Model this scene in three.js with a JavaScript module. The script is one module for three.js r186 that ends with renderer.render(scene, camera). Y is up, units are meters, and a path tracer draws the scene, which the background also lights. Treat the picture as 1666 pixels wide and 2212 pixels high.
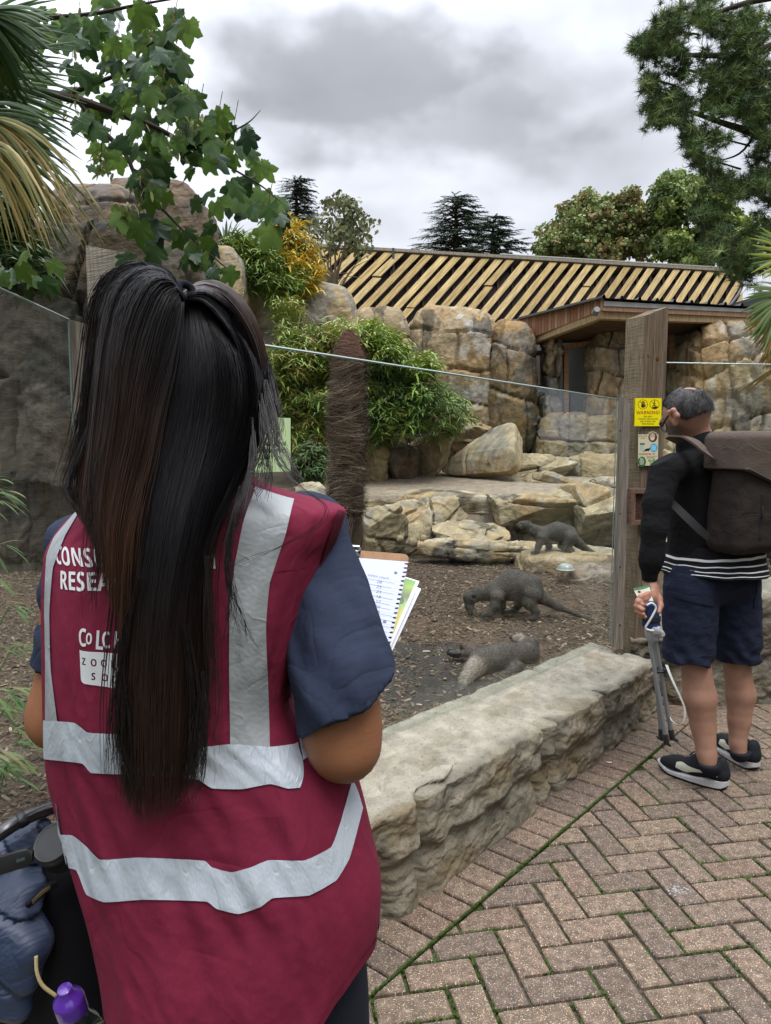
import * as THREE from 'three';
import { mergeGeometries, mergeVertices } from 'three/addons/utils/BufferGeometryUtils.js';
import { RoundedBoxGeometry } from 'three/addons/geometries/RoundedBoxGeometry.js';

// ---------- camera, sky, light, exposure ----------
const scene = new THREE.Scene();
const FOCAL = 1600, PITCH = 5.55 * Math.PI / 180, EYE = 1.507;
const camera = new THREE.PerspectiveCamera(69.31, 771 / 1024, 0.05, 3000);
camera.position.set(0, EYE, 0);
camera.rotation.x = -PITCH;
const renderer = new THREE.WebGLRenderer({ antialias: true });
renderer.toneMapping = THREE.LinearToneMapping;
renderer.toneMappingExposure = 2.0;
renderer.shadowMap.enabled = true;
const SUN_DIR = new THREE.Vector3(0.25, 0.9, 0.35).normalize();
const sun = new THREE.DirectionalLight(new THREE.Color(1, 0.97, 0.93), 1.1);
sun.position.copy(SUN_DIR).multiplyScalar(60);
sun.castShadow = true;
sun.shadow.radius = 45;
sun.shadow.mapSize.set(2048, 2048);
Object.assign(sun.shadow.camera, { left: -25, right: 25, top: 25, bottom: -25, near: 1, far: 140 });
scene.add(sun); scene.add(sun.target);

// ---------- small maths ----------
const V = (x, y, z) => new THREE.Vector3(x, y, z);
const CO = Math.cos(PITCH), SI = Math.sin(PITCH);
// the plan was measured on the photograph: a ray through a measured point, met at a distance Z or at a height
const ray = (x, y) => { const a = (x - 833) / FOCAL, b = (1106 - y) / FOCAL, f = CO + b * SI; return [a / f, (b * CO - SI) / f]; };
const at = (x, y, Z) => { const [a, b] = ray(x, y); return V(a * Z, EYE + b * Z, -Z); };
const onLevel = (x, y, h = 0) => { const [a, b] = ray(x, y), Z = (h - EYE) / b; return V(a * Z, h, -Z); };
const seen = (p) => { const z = -p.z, y = p.y - EYE, f = z * CO - y * SI, u = z * SI + y * CO; return [833 + FOCAL * p.x / f, 1106 - FOCAL * u / f]; };
function rng(seed) { let s = (seed * 2654435761) >>> 0; return () => { s = (s + 0x6d2b79f5) | 0; let t = Math.imul(s ^ (s >>> 15), 1 | s); t = (t + Math.imul(t ^ (t >>> 7), 61 | t)) ^ t; return ((t ^ (t >>> 14)) >>> 0) / 4294967296; }; }
const clamp = (x, a = 0, b = 1) => Math.min(b, Math.max(a, x)), lerp = (a, b, t) => a + (b - a) * t;
const smooth = (a, b, x) => { const t = clamp((x - a) / (b - a)); return t * t * (3 - 2 * t); };
const PERM = new Uint8Array(512);
{ const r = rng(7), p = [...Array(256).keys()]; for (let i = 255; i > 0; i--) { const j = Math.floor(r() * (i + 1)); [p[i], p[j]] = [p[j], p[i]]; } for (let i = 0; i < 512; i++) PERM[i] = p[i & 255]; }
const hash = (a, b = 0, c = 0) => PERM[(PERM[(PERM[a & 255] + b) & 255] + c) & 255] / 255;
const grad = (h, x, y, z) => { h &= 15; const u = h < 8 ? x : y, v = h < 4 ? y : h === 12 || h === 14 ? x : z; return ((h & 1) ? -u : u) + ((h & 2) ? -v : v); };
function noise(x, y, z = 0, P = 256) {   // Perlin noise, repeating every P
  let X = Math.floor(x), Y = Math.floor(y), Z = Math.floor(z); x -= X; y -= Y; z -= Z;
  const m = (a) => ((a % P) + P) % P & 255;
  const X0 = m(X), X1 = m(X + 1), Y0 = m(Y), Y1 = m(Y + 1), Z0 = m(Z), Z1 = m(Z + 1);
  const u = x * x * x * (x * (x * 6 - 15) + 10), v = y * y * y * (y * (y * 6 - 15) + 10), w = z * z * z * (z * (z * 6 - 15) + 10);
  const h = (a, b, c) => PERM[PERM[PERM[a] + b] + c];
  const l = (a, b, t) => a + t * (b - a);
  return l(l(l(grad(h(X0, Y0, Z0), x, y, z), grad(h(X1, Y0, Z0), x - 1, y, z), u), l(grad(h(X0, Y1, Z0), x, y - 1, z), grad(h(X1, Y1, Z0), x - 1, y - 1, z), u), v),
    l(l(grad(h(X0, Y0, Z1), x, y, z - 1), grad(h(X1, Y0, Z1), x - 1, y, z - 1), u), l(grad(h(X0, Y1, Z1), x, y - 1, z - 1), grad(h(X1, Y1, Z1), x - 1, y - 1, z - 1), u), v), w);
}
function fbm(x, y, z = 0, o = 4, P = 256) { let s = 0, a = 0.5, n = 0; for (let i = 0; i < o; i++) { s += a * noise(x, y, z, P); n += a; a *= 0.5; x *= 2; y *= 2; z *= 2; P *= 2; if (P > 256) P = 256; } return s / n; }
// piecewise-linear / smooth curve through [t, v] pairs
function curve(pts) { return (t) => { if (t <= pts[0][0]) return pts[0][1]; for (let i = 1; i < pts.length; i++) if (t <= pts[i][0]) { const [t0, a] = pts[i - 1], [t1, b] = pts[i], k = (t - t0) / (t1 - t0); const m0 = i > 1 ? (b - pts[i - 2][1]) / (t1 - pts[i - 2][0]) * (t1 - t0) : b - a, m1 = i < pts.length - 1 ? (pts[i + 1][1] - a) / (pts[i + 1][0] - t0) * (t1 - t0) : b - a; const k2 = k * k, k3 = k2 * k; return (2 * k3 - 3 * k2 + 1) * a + (k3 - 2 * k2 + k) * m0 + (-2 * k3 + 3 * k2) * b + (k3 - k2) * m1; } return pts[pts.length - 1][1]; }; }

// ---------- sky: an overcast dome of cloud, one dark bank ahead ----------
{
  const W = 2048, H = 1024, data = new Float32Array(W * H * 4);
  const dirOf = (x, y) => { const [a, b] = ray(x, y); return V(a, b, -1).normalize(); };
  const banks = [[780, 140, 0.20, 0.105, 0.55], [980, 255, 0.2, 0.07, 0.42], [640, 250, 0.1, 0.06, 0.3], [1180, 190, 0.1, 0.05, 0.3], [560, 60, 0.12, 0.07, 0.25], [1010, 40, 0.25, 0.06, 0.22], [700, 480, 0.16, 0.03, 0.16]].map(([x, y, rx, ry, k]) => ({ d: dirOf(x, y), rx, ry, k }));
  for (let r = 0; r < H; r++) for (let c = 0; c < W; c++) {
    if (r < H / 2) { const o = (r * W + c) * 4; data[o] = 0.2; data[o + 1] = 0.19; data[o + 2] = 0.17; data[o + 3] = 1; continue; }
    const el = ((r + 0.5) / H - 0.5) * Math.PI, az = ((c + 0.5) / W - 0.5) * 2 * Math.PI;
    const d = V(Math.cos(el) * Math.cos(az), Math.sin(el), Math.cos(el) * Math.sin(az));
    const s = Math.max(0, d.y), k = 1 / (s + 0.25), qx = d.x * k, qz = d.z * k;
    let L = 0.43 * (1 + 4.6 * Math.pow(s, 2.6));                                   // brighter towards the zenith like overcast skies, and raised further to light surfaces
    const wob = fbm(qx * 2.2 + 11, qz * 2.2 + 3, 4.7, 5), big = fbm(qx * 0.8 + 31, qz * 0.8, 1.2, 4);
    L *= 1 - 0.25 * smooth(-0.05, 0.4, big) + 0.34 * wob + 0.08 * fbm(qx * 9, qz * 9, 8.8, 4);
    let dark = 0;
    for (const b of banks) {
      const h = Math.hypot(b.d.x, b.d.z), dx = (d.x * -b.d.z + d.z * b.d.x) / h, dy = d.y - b.d.y, fw = d.x * b.d.x + d.z * b.d.z;
      if (fw < 0) continue;
      const q0 = Math.hypot(dx / b.rx, dy / b.ry); if (q0 > 2.2) continue; const q = q0 + 1.15 * fbm(d.x * 8 + 5, d.y * 13, d.z * 8, 6);
      dark = Math.max(dark, b.k * (1 - smooth(0.25, 1.25, q)));
    }
    L *= 1 - dark;
    const o = (r * W + c) * 4, grey = clamp(L);
    data[o] = L * 0.945; data[o + 1] = L * 0.985; data[o + 2] = L * (1.07 + 0.03 * (1 - grey)); data[o + 3] = 1;
    if (d.y < 0) { data[o] = 0.2; data[o + 1] = 0.19; data[o + 2] = 0.17; }
  }
  const sky = new THREE.DataTexture(data, W, H, THREE.RGBAFormat, THREE.FloatType);
  sky.mapping = THREE.EquirectangularReflectionMapping; sky.magFilter = sky.minFilter = THREE.LinearFilter; sky.needsUpdate = true;
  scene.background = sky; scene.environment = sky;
}

// ---------- building helpers ----------
const taken = new Map();
function numbered(name) { const n = taken.get(name) || 0; taken.set(name, n + 1); return n ? name + '_' + String(n).padStart(3, '0') : name; }
function tag(o, label, category, group, kind) { if (label) o.userData.label = label; if (category) o.userData.category = category; if (group) o.userData.group = group; if (kind) o.userData.kind = kind; return o; }
function thing(name, label, category, pos = V(0, 0, 0), group) { const g = new THREE.Group(); g.name = numbered(name); g.position.copy(pos); scene.add(g); return tag(g, label, category, group); }
function mesh(name, geo, mat, parent = scene) {
  const m = new THREE.Mesh(geo, mat); m.name = parent === scene ? numbered(name) : name; m.castShadow = m.receiveShadow = true; parent.add(m); return m;
}
// the same geometry, expressed relative to the thing's base
function part(name, geo, mat, parent) { const m = mesh(name, geo, mat, parent); let o = parent; while (o && o !== scene) { m.position.sub(o.position); o = o.parent; } return m; }
function structure(name, geo, mat) { return tag(mesh(name, geo, mat), null, null, null, 'structure'); }

class MB {   // collects triangles
  constructor() { this.p = []; this.c = []; this.u = []; this.i = []; }
  v(x, y, z, c, u = 0, w = 0) { this.p.push(x, y, z); if (c) this.c.push(c[0], c[1], c[2]); this.u.push(u, w); return this.p.length / 3 - 1; }
  tri(a, b, c) { this.i.push(a, b, c); }
  quad(a, b, c, d) { this.i.push(a, b, c, a, c, d); }
  grid(nu, nv, f, closed = false) {   // f(i/nu, j/nv) -> [Vector3, color?, u?, v?]
    const o = this.p.length / 3;
    for (let j = 0; j <= nv; j++) for (let i = 0; i <= nu; i++) { const r = f(i / nu, j / nv); this.v(r[0].x, r[0].y, r[0].z, r[1], r[2] ?? i / nu, r[3] ?? j / nv); }
    for (let j = 0; j < nv; j++) for (let i = 0; i < nu; i++) { const a = o + j * (nu + 1) + i; this.quad(a, a + 1, a + nu + 2, a + nu + 1); }
    return this;
  }
  geo(normals = true) {
    const g = new THREE.BufferGeometry();
    g.setAttribute('position', new THREE.Float32BufferAttribute(this.p, 3));
    if (this.c.length === this.p.length) g.setAttribute('color', new THREE.Float32BufferAttribute(this.c, 3));
    g.setAttribute('uv', new THREE.Float32BufferAttribute(this.u, 2));
    g.setIndex(this.i); if (normals) g.computeVertexNormals(); return g;
  }
}
// a tube along points with radii; c(t) colours
function tubeInto(b, pts, rad, sides = 6, color = null, uvr = 1) {
  const n = pts.length, t = V(), up = V(), s = V(), q = V(), o = b.p.length / 3; let L = 0;
  for (let k = 0; k < n; k++) {
    t.copy(pts[Math.min(n - 1, k + 1)]).sub(pts[Math.max(0, k - 1)]).normalize();
    if (k === 0) { up.set(0, 1, 0); if (Math.abs(t.y) > 0.9) up.set(0, 0, 1); } else { L += pts[k].distanceTo(pts[k - 1]); }
    s.crossVectors(t, up).normalize(); up.crossVectors(s, t).normalize();
    const r = typeof rad === 'function' ? rad(k / (n - 1)) : rad, c = typeof color === 'function' ? color(k / (n - 1)) : color;
    for (let i = 0; i <= sides; i++) { const a = i / sides * 2 * Math.PI; q.copy(pts[k]).addScaledVector(s, Math.cos(a) * r).addScaledVector(up, Math.sin(a) * r); b.v(q.x, q.y, q.z, c, i / sides * uvr, L); }
  }
  for (let k = 0; k < n - 1; k++) for (let i = 0; i < sides; i++) { const a = o + k * (sides + 1) + i; b.quad(a, a + sides + 1, a + sides + 2, a + 1); }
  for (const [k, dir] of [[0, 1], [n - 1, -1]]) { const a = o + k * (sides + 1); for (let i = 1; i < sides - 1; i++) dir > 0 ? b.tri(a, a + i, a + i + 1) : b.tri(a, a + i + 1, a + i); }
}
const spline = (pts, n) => new THREE.CatmullRomCurve3(pts, false, 'centripetal').getPoints(n);
function tubeGeo(pts, rad, sides = 8, n = 0, color = null) { const b = new MB(); tubeInto(b, n ? spline(pts, n) : pts, rad, sides, color); return b.geo(); }
// a slab with the given outline (array of Vector3, planar-ish), pushed back along d
function slabGeo(outline, d, color = null) {
  const b = new MB(), n = outline.length, sh = outline.map((p) => p), nrm = V().subVectors(sh[1], sh[0]).cross(V().subVectors(sh[2], sh[0])).normalize();
  const ex = V().subVectors(sh[1], sh[0]).normalize(), ey = V().crossVectors(nrm, ex), uv = (p) => [p.clone().sub(sh[0]).dot(ex), p.clone().sub(sh[0]).dot(ey)];
  const tris = THREE.ShapeUtils.triangulateShape(sh.map((p) => new THREE.Vector2(...uv(p))), []);
  for (const s of [0, 1]) { const o = b.p.length / 3; for (const p of sh) { const q = s ? p.clone().add(d) : p; b.v(q.x, q.y, q.z, color, ...uv(p)); } for (const t of tris) s ? b.tri(o + t[0], o + t[2], o + t[1]) : b.tri(o + t[0], o + t[1], o + t[2]); }
  for (let i = 0; i < n; i++) { const p = sh[i], q = sh[(i + 1) % n], l = p.distanceTo(q), w = d.length(), a = uv(p); const o = b.v(p.x, p.y, p.z, color, a[0], a[1]); b.v(q.x, q.y, q.z, color, a[0] + l, a[1]); const q2 = q.clone().add(d), p2 = p.clone().add(d); b.v(q2.x, q2.y, q2.z, color, a[0] + l, a[1] + w); b.v(p2.x, p2.y, p2.z, color, a[0], a[1] + w); b.quad(o, o + 3, o + 2, o + 1); }
  return b.geo().toNonIndexed ? flat(b.geo()) : b.geo();
}
function flat(g) { const h = g.toNonIndexed(); h.computeVertexNormals(); return h; }
function uvBox(g, s = 1) {   // uv in metres, by the dominant axis
  const h = g.index ? g.toNonIndexed() : g, p = h.attributes.position, uv = new Float32Array(p.count * 2), a = V(), b = V(), c = V();
  for (let i = 0; i < p.count; i += 3) { a.fromBufferAttribute(p, i); b.fromBufferAttribute(p, i + 1); c.fromBufferAttribute(p, i + 2); const n = V().subVectors(b, a).cross(V().subVectors(c, a)); const ax = Math.abs(n.x), ay = Math.abs(n.y), az = Math.abs(n.z); [a, b, c].forEach((q, k) => { const [u, v] = ay >= ax && ay >= az ? [q.x, q.z] : ax >= az ? [q.z, q.y] : [q.x, q.y]; uv[(i + k) * 2] = u * s; uv[(i + k) * 2 + 1] = v * s; }); }
  h.setAttribute('uv', new THREE.BufferAttribute(uv, 2)); return h;
}
function boxAt(w, h, d, pos, q, r = 0) { const g = r ? new RoundedBoxGeometry(w, h, d, 2, r) : new THREE.BoxGeometry(w, h, d); if (q) g.applyQuaternion(q); g.translate(pos.x, pos.y, pos.z); return g; }

// surface nets over a signed distance field (negative inside)
function netGeo(sdf, lo, hi, cell, color = null, uvf = null) {
  const nx = Math.ceil((hi.x - lo.x) / cell) + 1, ny = Math.ceil((hi.y - lo.y) / cell) + 1, nz = Math.ceil((hi.z - lo.z) / cell) + 1, F = new Float32Array(nx * ny * nz), id = new Int32Array(nx * ny * nz).fill(-1);
  for (let k = 0, o = 0; k < nz; k++) for (let j = 0; j < ny; j++) for (let i = 0; i < nx; i++, o++) F[o] = sdf(lo.x + i * cell, lo.y + j * cell, lo.z + k * cell);
  const P = [], I = [], sx = 1, sy = nx, sz = nx * ny, E = [[0, 1], [0, 2], [0, 4], [1, 3], [1, 5], [2, 3], [2, 6], [3, 7], [4, 5], [4, 6], [5, 7], [6, 7]];
  for (let k = 0; k < nz - 1; k++) for (let j = 0; j < ny - 1; j++) for (let i = 0; i < nx - 1; i++) {
    const o = i + j * sy + k * sz; let m = 0; const v = [];
    for (let c = 0; c < 8; c++) { const f = F[o + (c & 1) + ((c >> 1) & 1) * sy + (c >> 2) * sz]; v.push(f); if (f < 0) m |= 1 << c; }
    if (m === 0 || m === 255) continue;
    let x = 0, y = 0, z = 0, n = 0;
    for (const [a, b] of E) if (((m >> a) & 1) !== ((m >> b) & 1)) { const t = v[a] / (v[a] - v[b]); x += (a & 1) + t * ((b & 1) - (a & 1)); y += ((a >> 1) & 1) + t * (((b >> 1) & 1) - ((a >> 1) & 1)); z += (a >> 2) + t * ((b >> 2) - (a >> 2)); n++; }
    id[o] = P.length / 3; P.push(lo.x + (i + x / n) * cell, lo.y + (j + y / n) * cell, lo.z + (k + z / n) * cell);
  }
  const q = (a, b, c, d, flip) => { if (a < 0 || b < 0 || c < 0 || d < 0) return; flip ? I.push(a, b, c, a, c, d) : I.push(a, c, b, a, d, c); };
  for (let k = 1; k < nz - 1; k++) for (let j = 1; j < ny - 1; j++) for (let i = 1; i < nx - 1; i++) {
    const o = i + j * sy + k * sz, f = F[o] < 0;
    if (f !== F[o + sx] < 0) q(id[o - sy - sz], id[o - sz], id[o], id[o - sy], f);
    if (f !== F[o + sy] < 0) q(id[o - sx - sz], id[o - sx], id[o], id[o - sz], f);
    if (f !== F[o + sz] < 0) q(id[o - sx - sy], id[o - sy], id[o], id[o - sx], f);
  }
  const g = new THREE.BufferGeometry(), N = new Float32Array(P.length), C = color ? new Float32Array(P.length) : null, U = new Float32Array(P.length / 3 * 2), e = cell * 0.5;
  for (let a = 0; a < P.length; a += 3) {
    const x = P[a], y = P[a + 1], z = P[a + 2], gx = sdf(x + e, y, z) - sdf(x - e, y, z), gy = sdf(x, y + e, z) - sdf(x, y - e, z), gz = sdf(x, y, z + e) - sdf(x, y, z - e), l = Math.hypot(gx, gy, gz) || 1;
    N[a] = gx / l; N[a + 1] = gy / l; N[a + 2] = gz / l;
    if (color) { const c = color(x, y, z, N[a], N[a + 1], N[a + 2]); C[a] = c[0]; C[a + 1] = c[1]; C[a + 2] = c[2]; }
    const u = uvf ? uvf(x, y, z, N[a], N[a + 1], N[a + 2]) : [x + z * 0.7, y]; U[a / 3 * 2] = u[0]; U[a / 3 * 2 + 1] = u[1];
  }
  g.setAttribute('position', new THREE.Float32BufferAttribute(P, 3)); g.setAttribute('normal', new THREE.BufferAttribute(N, 3)); g.setAttribute('uv', new THREE.BufferAttribute(U, 2)); if (C) g.setAttribute('color', new THREE.BufferAttribute(C, 3));
  g.setIndex(I); return g;
}
// tapered bones [ax,ay,az,ra, bx,by,bz,rb] joined with a smooth minimum
const bone = (a, ra, b, rb) => [a.x, a.y, a.z, ra, b.x, b.y, b.z, rb];
function boneDist(B, x, y, z) { const dx = B[4] - B[0], dy = B[5] - B[1], dz = B[6] - B[2], px = x - B[0], py = y - B[1], pz = z - B[2], l = dx * dx + dy * dy + dz * dz || 1e-9, t = clamp((px * dx + py * dy + pz * dz) / l); return Math.hypot(px - dx * t, py - dy * t, pz - dz * t) - (B[3] + (B[7] - B[3]) * t); }
const smin = (a, b, k) => { const h = Math.max(k - Math.abs(a - b), 0) / k; return Math.min(a, b) - h * h * k * 0.25; };
// chains of bones: little smoothing along a chain (no swollen joints), more between chains
function chains(groups, k, k1 = 0.012) { const f = groups.map((g) => bones(g, k1)); return (x, y, z) => { let d = 1e3; for (const q of f) d = smin(d, q(x, y, z), k); return d; }; }
function bones(list, k) { return (x, y, z) => { let d = 1e3; for (const B of list) d = smin(d, boneDist(B, x, y, z), k); return d; }; }
function bounds(list, pad) { const lo = V(1e9, 1e9, 1e9), hi = V(-1e9, -1e9, -1e9); for (const B of list) for (const o of [0, 4]) { const r = B[o + 3] + pad; lo.min(V(B[o] - r, B[o + 1] - r, B[o + 2] - r)); hi.max(V(B[o] + r, B[o + 1] + r, B[o + 2] + r)); } return [lo, hi]; }
const ell = (c, rx, ry, rz) => (x, y, z) => { const k0 = Math.hypot((x - c.x) / rx, (y - c.y) / ry, (z - c.z) / rz), k1 = Math.hypot((x - c.x) / (rx * rx), (y - c.y) / (ry * ry), (z - c.z) / (rz * rz)); return k0 * (k0 - 1) / (k1 || 1e-6); };

// ---------- textures ----------
function tex(w, h, f, srgb = true, wrap = true) {   // f(u, v) -> [r,g,b] or grey, 0..1
  const d = new Uint8Array(w * h * 4);
  for (let y = 0, o = 0; y < h; y++) for (let x = 0; x < w; x++, o += 4) { const c = f(x / w, y / h); const [r, g, b] = c.length ? c : [c, c, c]; d[o] = clamp(r) * 255; d[o + 1] = clamp(g) * 255; d[o + 2] = clamp(b) * 255; d[o + 3] = 255; }
  const t = new THREE.DataTexture(d, w, h, THREE.RGBAFormat); if (srgb) t.colorSpace = THREE.SRGBColorSpace; t.magFilter = THREE.LinearFilter; t.minFilter = THREE.LinearMipmapLinearFilter; t.generateMipmaps = true;
  if (wrap) t.wrapS = t.wrapT = THREE.RepeatWrapping; t.needsUpdate = true; return t;
}
function canvasTex(w, h, draw) { const c = document.createElement('canvas'); c.width = w; c.height = h; draw(c.getContext('2d'), w, h); const t = new THREE.CanvasTexture(c); t.colorSpace = THREE.SRGBColorSpace; return t; }
const scaled = (t, x, y = x) => { const c = t.clone(); c.repeat.set(x, y); c.needsUpdate = true; return c; };
const T = {};
T.grain = tex(512, 512, (u, v) => { const a = fbm(u * 8, v * 8, 0.3, 5, 8), b = noise(u * 128, v * 128, 2.2, 128), c = noise(u * 40, v * 40, 7.1, 40); return 0.86 + 0.22 * a + 0.1 * b + (c > 0.45 ? -0.09 : 0); });
T.rough = tex(512, 512, (u, v) => 0.5 + 0.45 * fbm(u * 10, v * 10, 5.3, 6, 10) - 0.25 * Math.max(0, noise(u * 30, v * 30, 1.5, 30)), false);
T.paver = (() => {   // exposed-aggregate concrete: small pale, orange and grey stones in a brown matrix
  const n = 1024, d = new Float32Array(n * n * 3), r = rng(41), put = (x, y, c, k) => { const o = ((((y % n) + n) % n) * n + (((x % n) + n) % n)) * 3; for (let i = 0; i < 3; i++) d[o + i] = lerp(d[o + i], c[i], k); };
  for (let y = 0; y < n; y++) for (let x = 0; x < n; x++) { const a = fbm(x / n * 12, y / n * 12, 3, 5, 12), b = r() - 0.5, o = (y * n + x) * 3, k = 1 + 0.4 * a + 0.45 * b; d[o] = 0.40 * k; d[o + 1] = 0.352 * k; d[o + 2] = 0.315 * k; }
  const cols = [[0.93, 0.89, 0.8], [0.9, 0.82, 0.68], [0.82, 0.62, 0.42], [0.62, 0.6, 0.58], [0.76, 0.7, 0.64], [0.4, 0.38, 0.4], [0.72, 0.48, 0.34], [0.88, 0.84, 0.78]];
  for (let k = 0; k < 12000; k++) { const x = Math.floor(r() * n), y = Math.floor(r() * n), s = r() < 0.8 ? 1.0 + r() * 1.6 : 3 + r() * 2.6, q = 0.6 + r() * 0.4, c = cols[Math.floor(r() * cols.length)], e = Math.ceil(s) + 1; for (let j = -e; j <= e; j++) for (let i = -e; i <= e; i++) { const m = 1 - smooth(s - 0.8, s + 0.4, Math.hypot(i, j / q)); if (m > 0) put(x + i, y + j, c, m * 0.68); } }
  return tex(n, n, (u, v) => { const o = (Math.round(v * n) * n + Math.round(u * n)) * 3; return [d[o], d[o + 1], d[o + 2]]; });
})();
T.wood = tex(512, 512, (u, v) => { const w = u * 22 + 1.6 * fbm(u * 3, v * 3, 1, 3, 3), g = noise(u * 60, v * 3, 4, 60) * 0.5 + noise(u * 22, v * 2, 9, 22), s = noise(u * 140, v * 9, 2, 140); return [0.80 + 0.2 * g + 0.14 * s, 0.79 + 0.2 * g + 0.15 * s, 0.78 + 0.2 * g + 0.15 * s].map((x) => x + 0.02 * Math.sin(w)); });
T.saw = tex(512, 512, (u, v) => { const row = Math.floor(v * 72 + 2 * noise(u * 3, v * 3, 1, 3)), g = noise(u * 30, v * 4, 4, 30); return 0.84 + 0.16 * g + 0.09 * (hash(row % 72, 3) - 0.5) + 0.1 * noise(u * 8, v * 100, 3, 100) + 0.08 * noise(u * 90, v * 6, 5, 90); });
T.weave = tex(256, 256, (u, v) => 0.5 + 0.25 * Math.sin(u * Math.PI * 128) * Math.sin(v * Math.PI * 128) + 0.3 * fbm(u * 16, v * 16, 1, 4, 16), false);
T.cloth = tex(512, 512, (u, v) => 0.93 + 0.06 * fbm(u * 6, v * 6, 8.1, 5, 6) + 0.05 * noise(u * 120, v * 120, 3, 120) + 0.03 * Math.sin(u * 804) * Math.sin(v * 804));
T.fur = tex(512, 512, (u, v) => 0.8 + 0.4 * noise(u * 90 + 2 * noise(u * 5, v * 5, 1, 5), v * 14, 2, 90) + 0.2 * fbm(u * 6, v * 6, 1, 4, 6));
T.crease = tex(512, 512, (u, v) => { const w = fbm(u * 2, v * 2, 3, 3, 2), q = (a, b, z, P) => Math.exp(-Math.abs(noise(u * a + 1.5 * w, v * b - 1.2 * w, z, P)) * 9); return 0.5 + 0.3 * fbm(u * 4, v * 4, 9, 3, 4) + 0.22 * q(2, 5, 1.3, 1) * 0 + 0.2 * q(4, 6, 2.3, 256) * smooth(-0.1, 0.3, w) - 0.16 * q(7, 5, 5.1, 256) * smooth(-0.15, 0.2, -w) + 0.05 * noise(u * 40, v * 40, 6, 40); }, false);
T.wrinkle = tex(512, 512, (u, v) => { const w = fbm(u * 3, v * 3, 2, 3, 3); return 0.5 + 0.5 * fbm(u * 4 + w, v * 5 + w, 6, 4, 4 ) + 0.0 * w; }, false);
const std = (o) => new THREE.MeshPhysicalMaterial({ roughness: 0.85, metalness: 0, specularIntensity: (o.roughness ?? 0.85) > 0.55 ? 0.35 : 0.8, ...o });
const phys = (o) => new THREE.MeshPhysicalMaterial({ roughness: 0.6, metalness: 0, ...o });
const lin = (r, g, b) => new THREE.Color().setRGB(r, g, b);
const rockMat = std({ vertexColors: true, map: scaled(T.grain, 1.6), bumpMap: scaled(T.rough, 1.6), bumpScale: 0.02, roughness: 0.92 });

// ---------- ground ----------
const soilMat = std({ color: lin(0.075, 0.06, 0.045), map: scaled(T.grain, 2), bumpMap: scaled(T.rough, 2), bumpScale: 0.03, roughness: 1 });
{ const b = new MB(); b.grid(60, 60, (i, j) => { const X = (i - 0.5), Z = (j - 0.5), x = Math.sign(X) * Math.pow(Math.abs(X) * 2, 3) * 900, z = -30 + Math.sign(Z) * Math.pow(Math.abs(Z) * 2, 3) * 900; return [V(x, -0.09, z), null, x, z]; }); structure('ground', b.geo(), std({ color: lin(0.09, 0.1, 0.05), map: T.grain, roughness: 1 })); }

// ---------- pavement: herringbone block paving and a soldier course along the wall ----------
const UNIT = 0.105, YAW = 10.49 * Math.PI / 180, U0 = -12.89, V0 = -23.64;
const lat = (u, v) => { const c = Math.cos(YAW), s = Math.sin(YAW); return [(c * (u - U0) - s * (v - V0)) * UNIT, -(s * (u - U0) + c * (v - V0)) * UNIT]; };
const WN = onLevel(824, 2025), WC = onLevel(1423, 1538), WR = onLevel(1680, 1521);
const M0 = onLevel(808, 2145), M1 = onLevel(1423, 1617);          // the mossy joint between soldier course and herringbone
{
  const b = new MB(); b.grid(40, 40, (i, j) => { const x = -4 + i * 9, z = 2.5 - j * 7.2; return [V(x, -0.011 + 0.002 * noise(x * 9, z * 9, 1), z), null, x, z]; });
  const joint = tex(512, 512, (u, v) => { const a = fbm(u * 7, v * 7, 3, 5, 7), n = noise(u * 90, v * 90, 2, 90), m = smooth(-0.02, 0.12, a + 0.12 * n); const k = 0.9 + 0.5 * n; return [lerp(0.29, 0.22, m) * k, lerp(0.265, 0.27, m) * k, lerp(0.22, 0.13, m) * k]; });
  structure('pavement', b.geo(), std({ map: scaled(joint, 1.3), bumpMap: scaled(T.rough, 4), bumpScale: 0.01, roughness: 1 }));
}
const pavement = scene.children[scene.children.length - 1];
const wallSide = (p) => (M1.x - M0.x) * (p[1] - M0.z) - (M1.z - M0.z) * (p[0] - M0.x);   // > 0 on the herringbone's side
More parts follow.
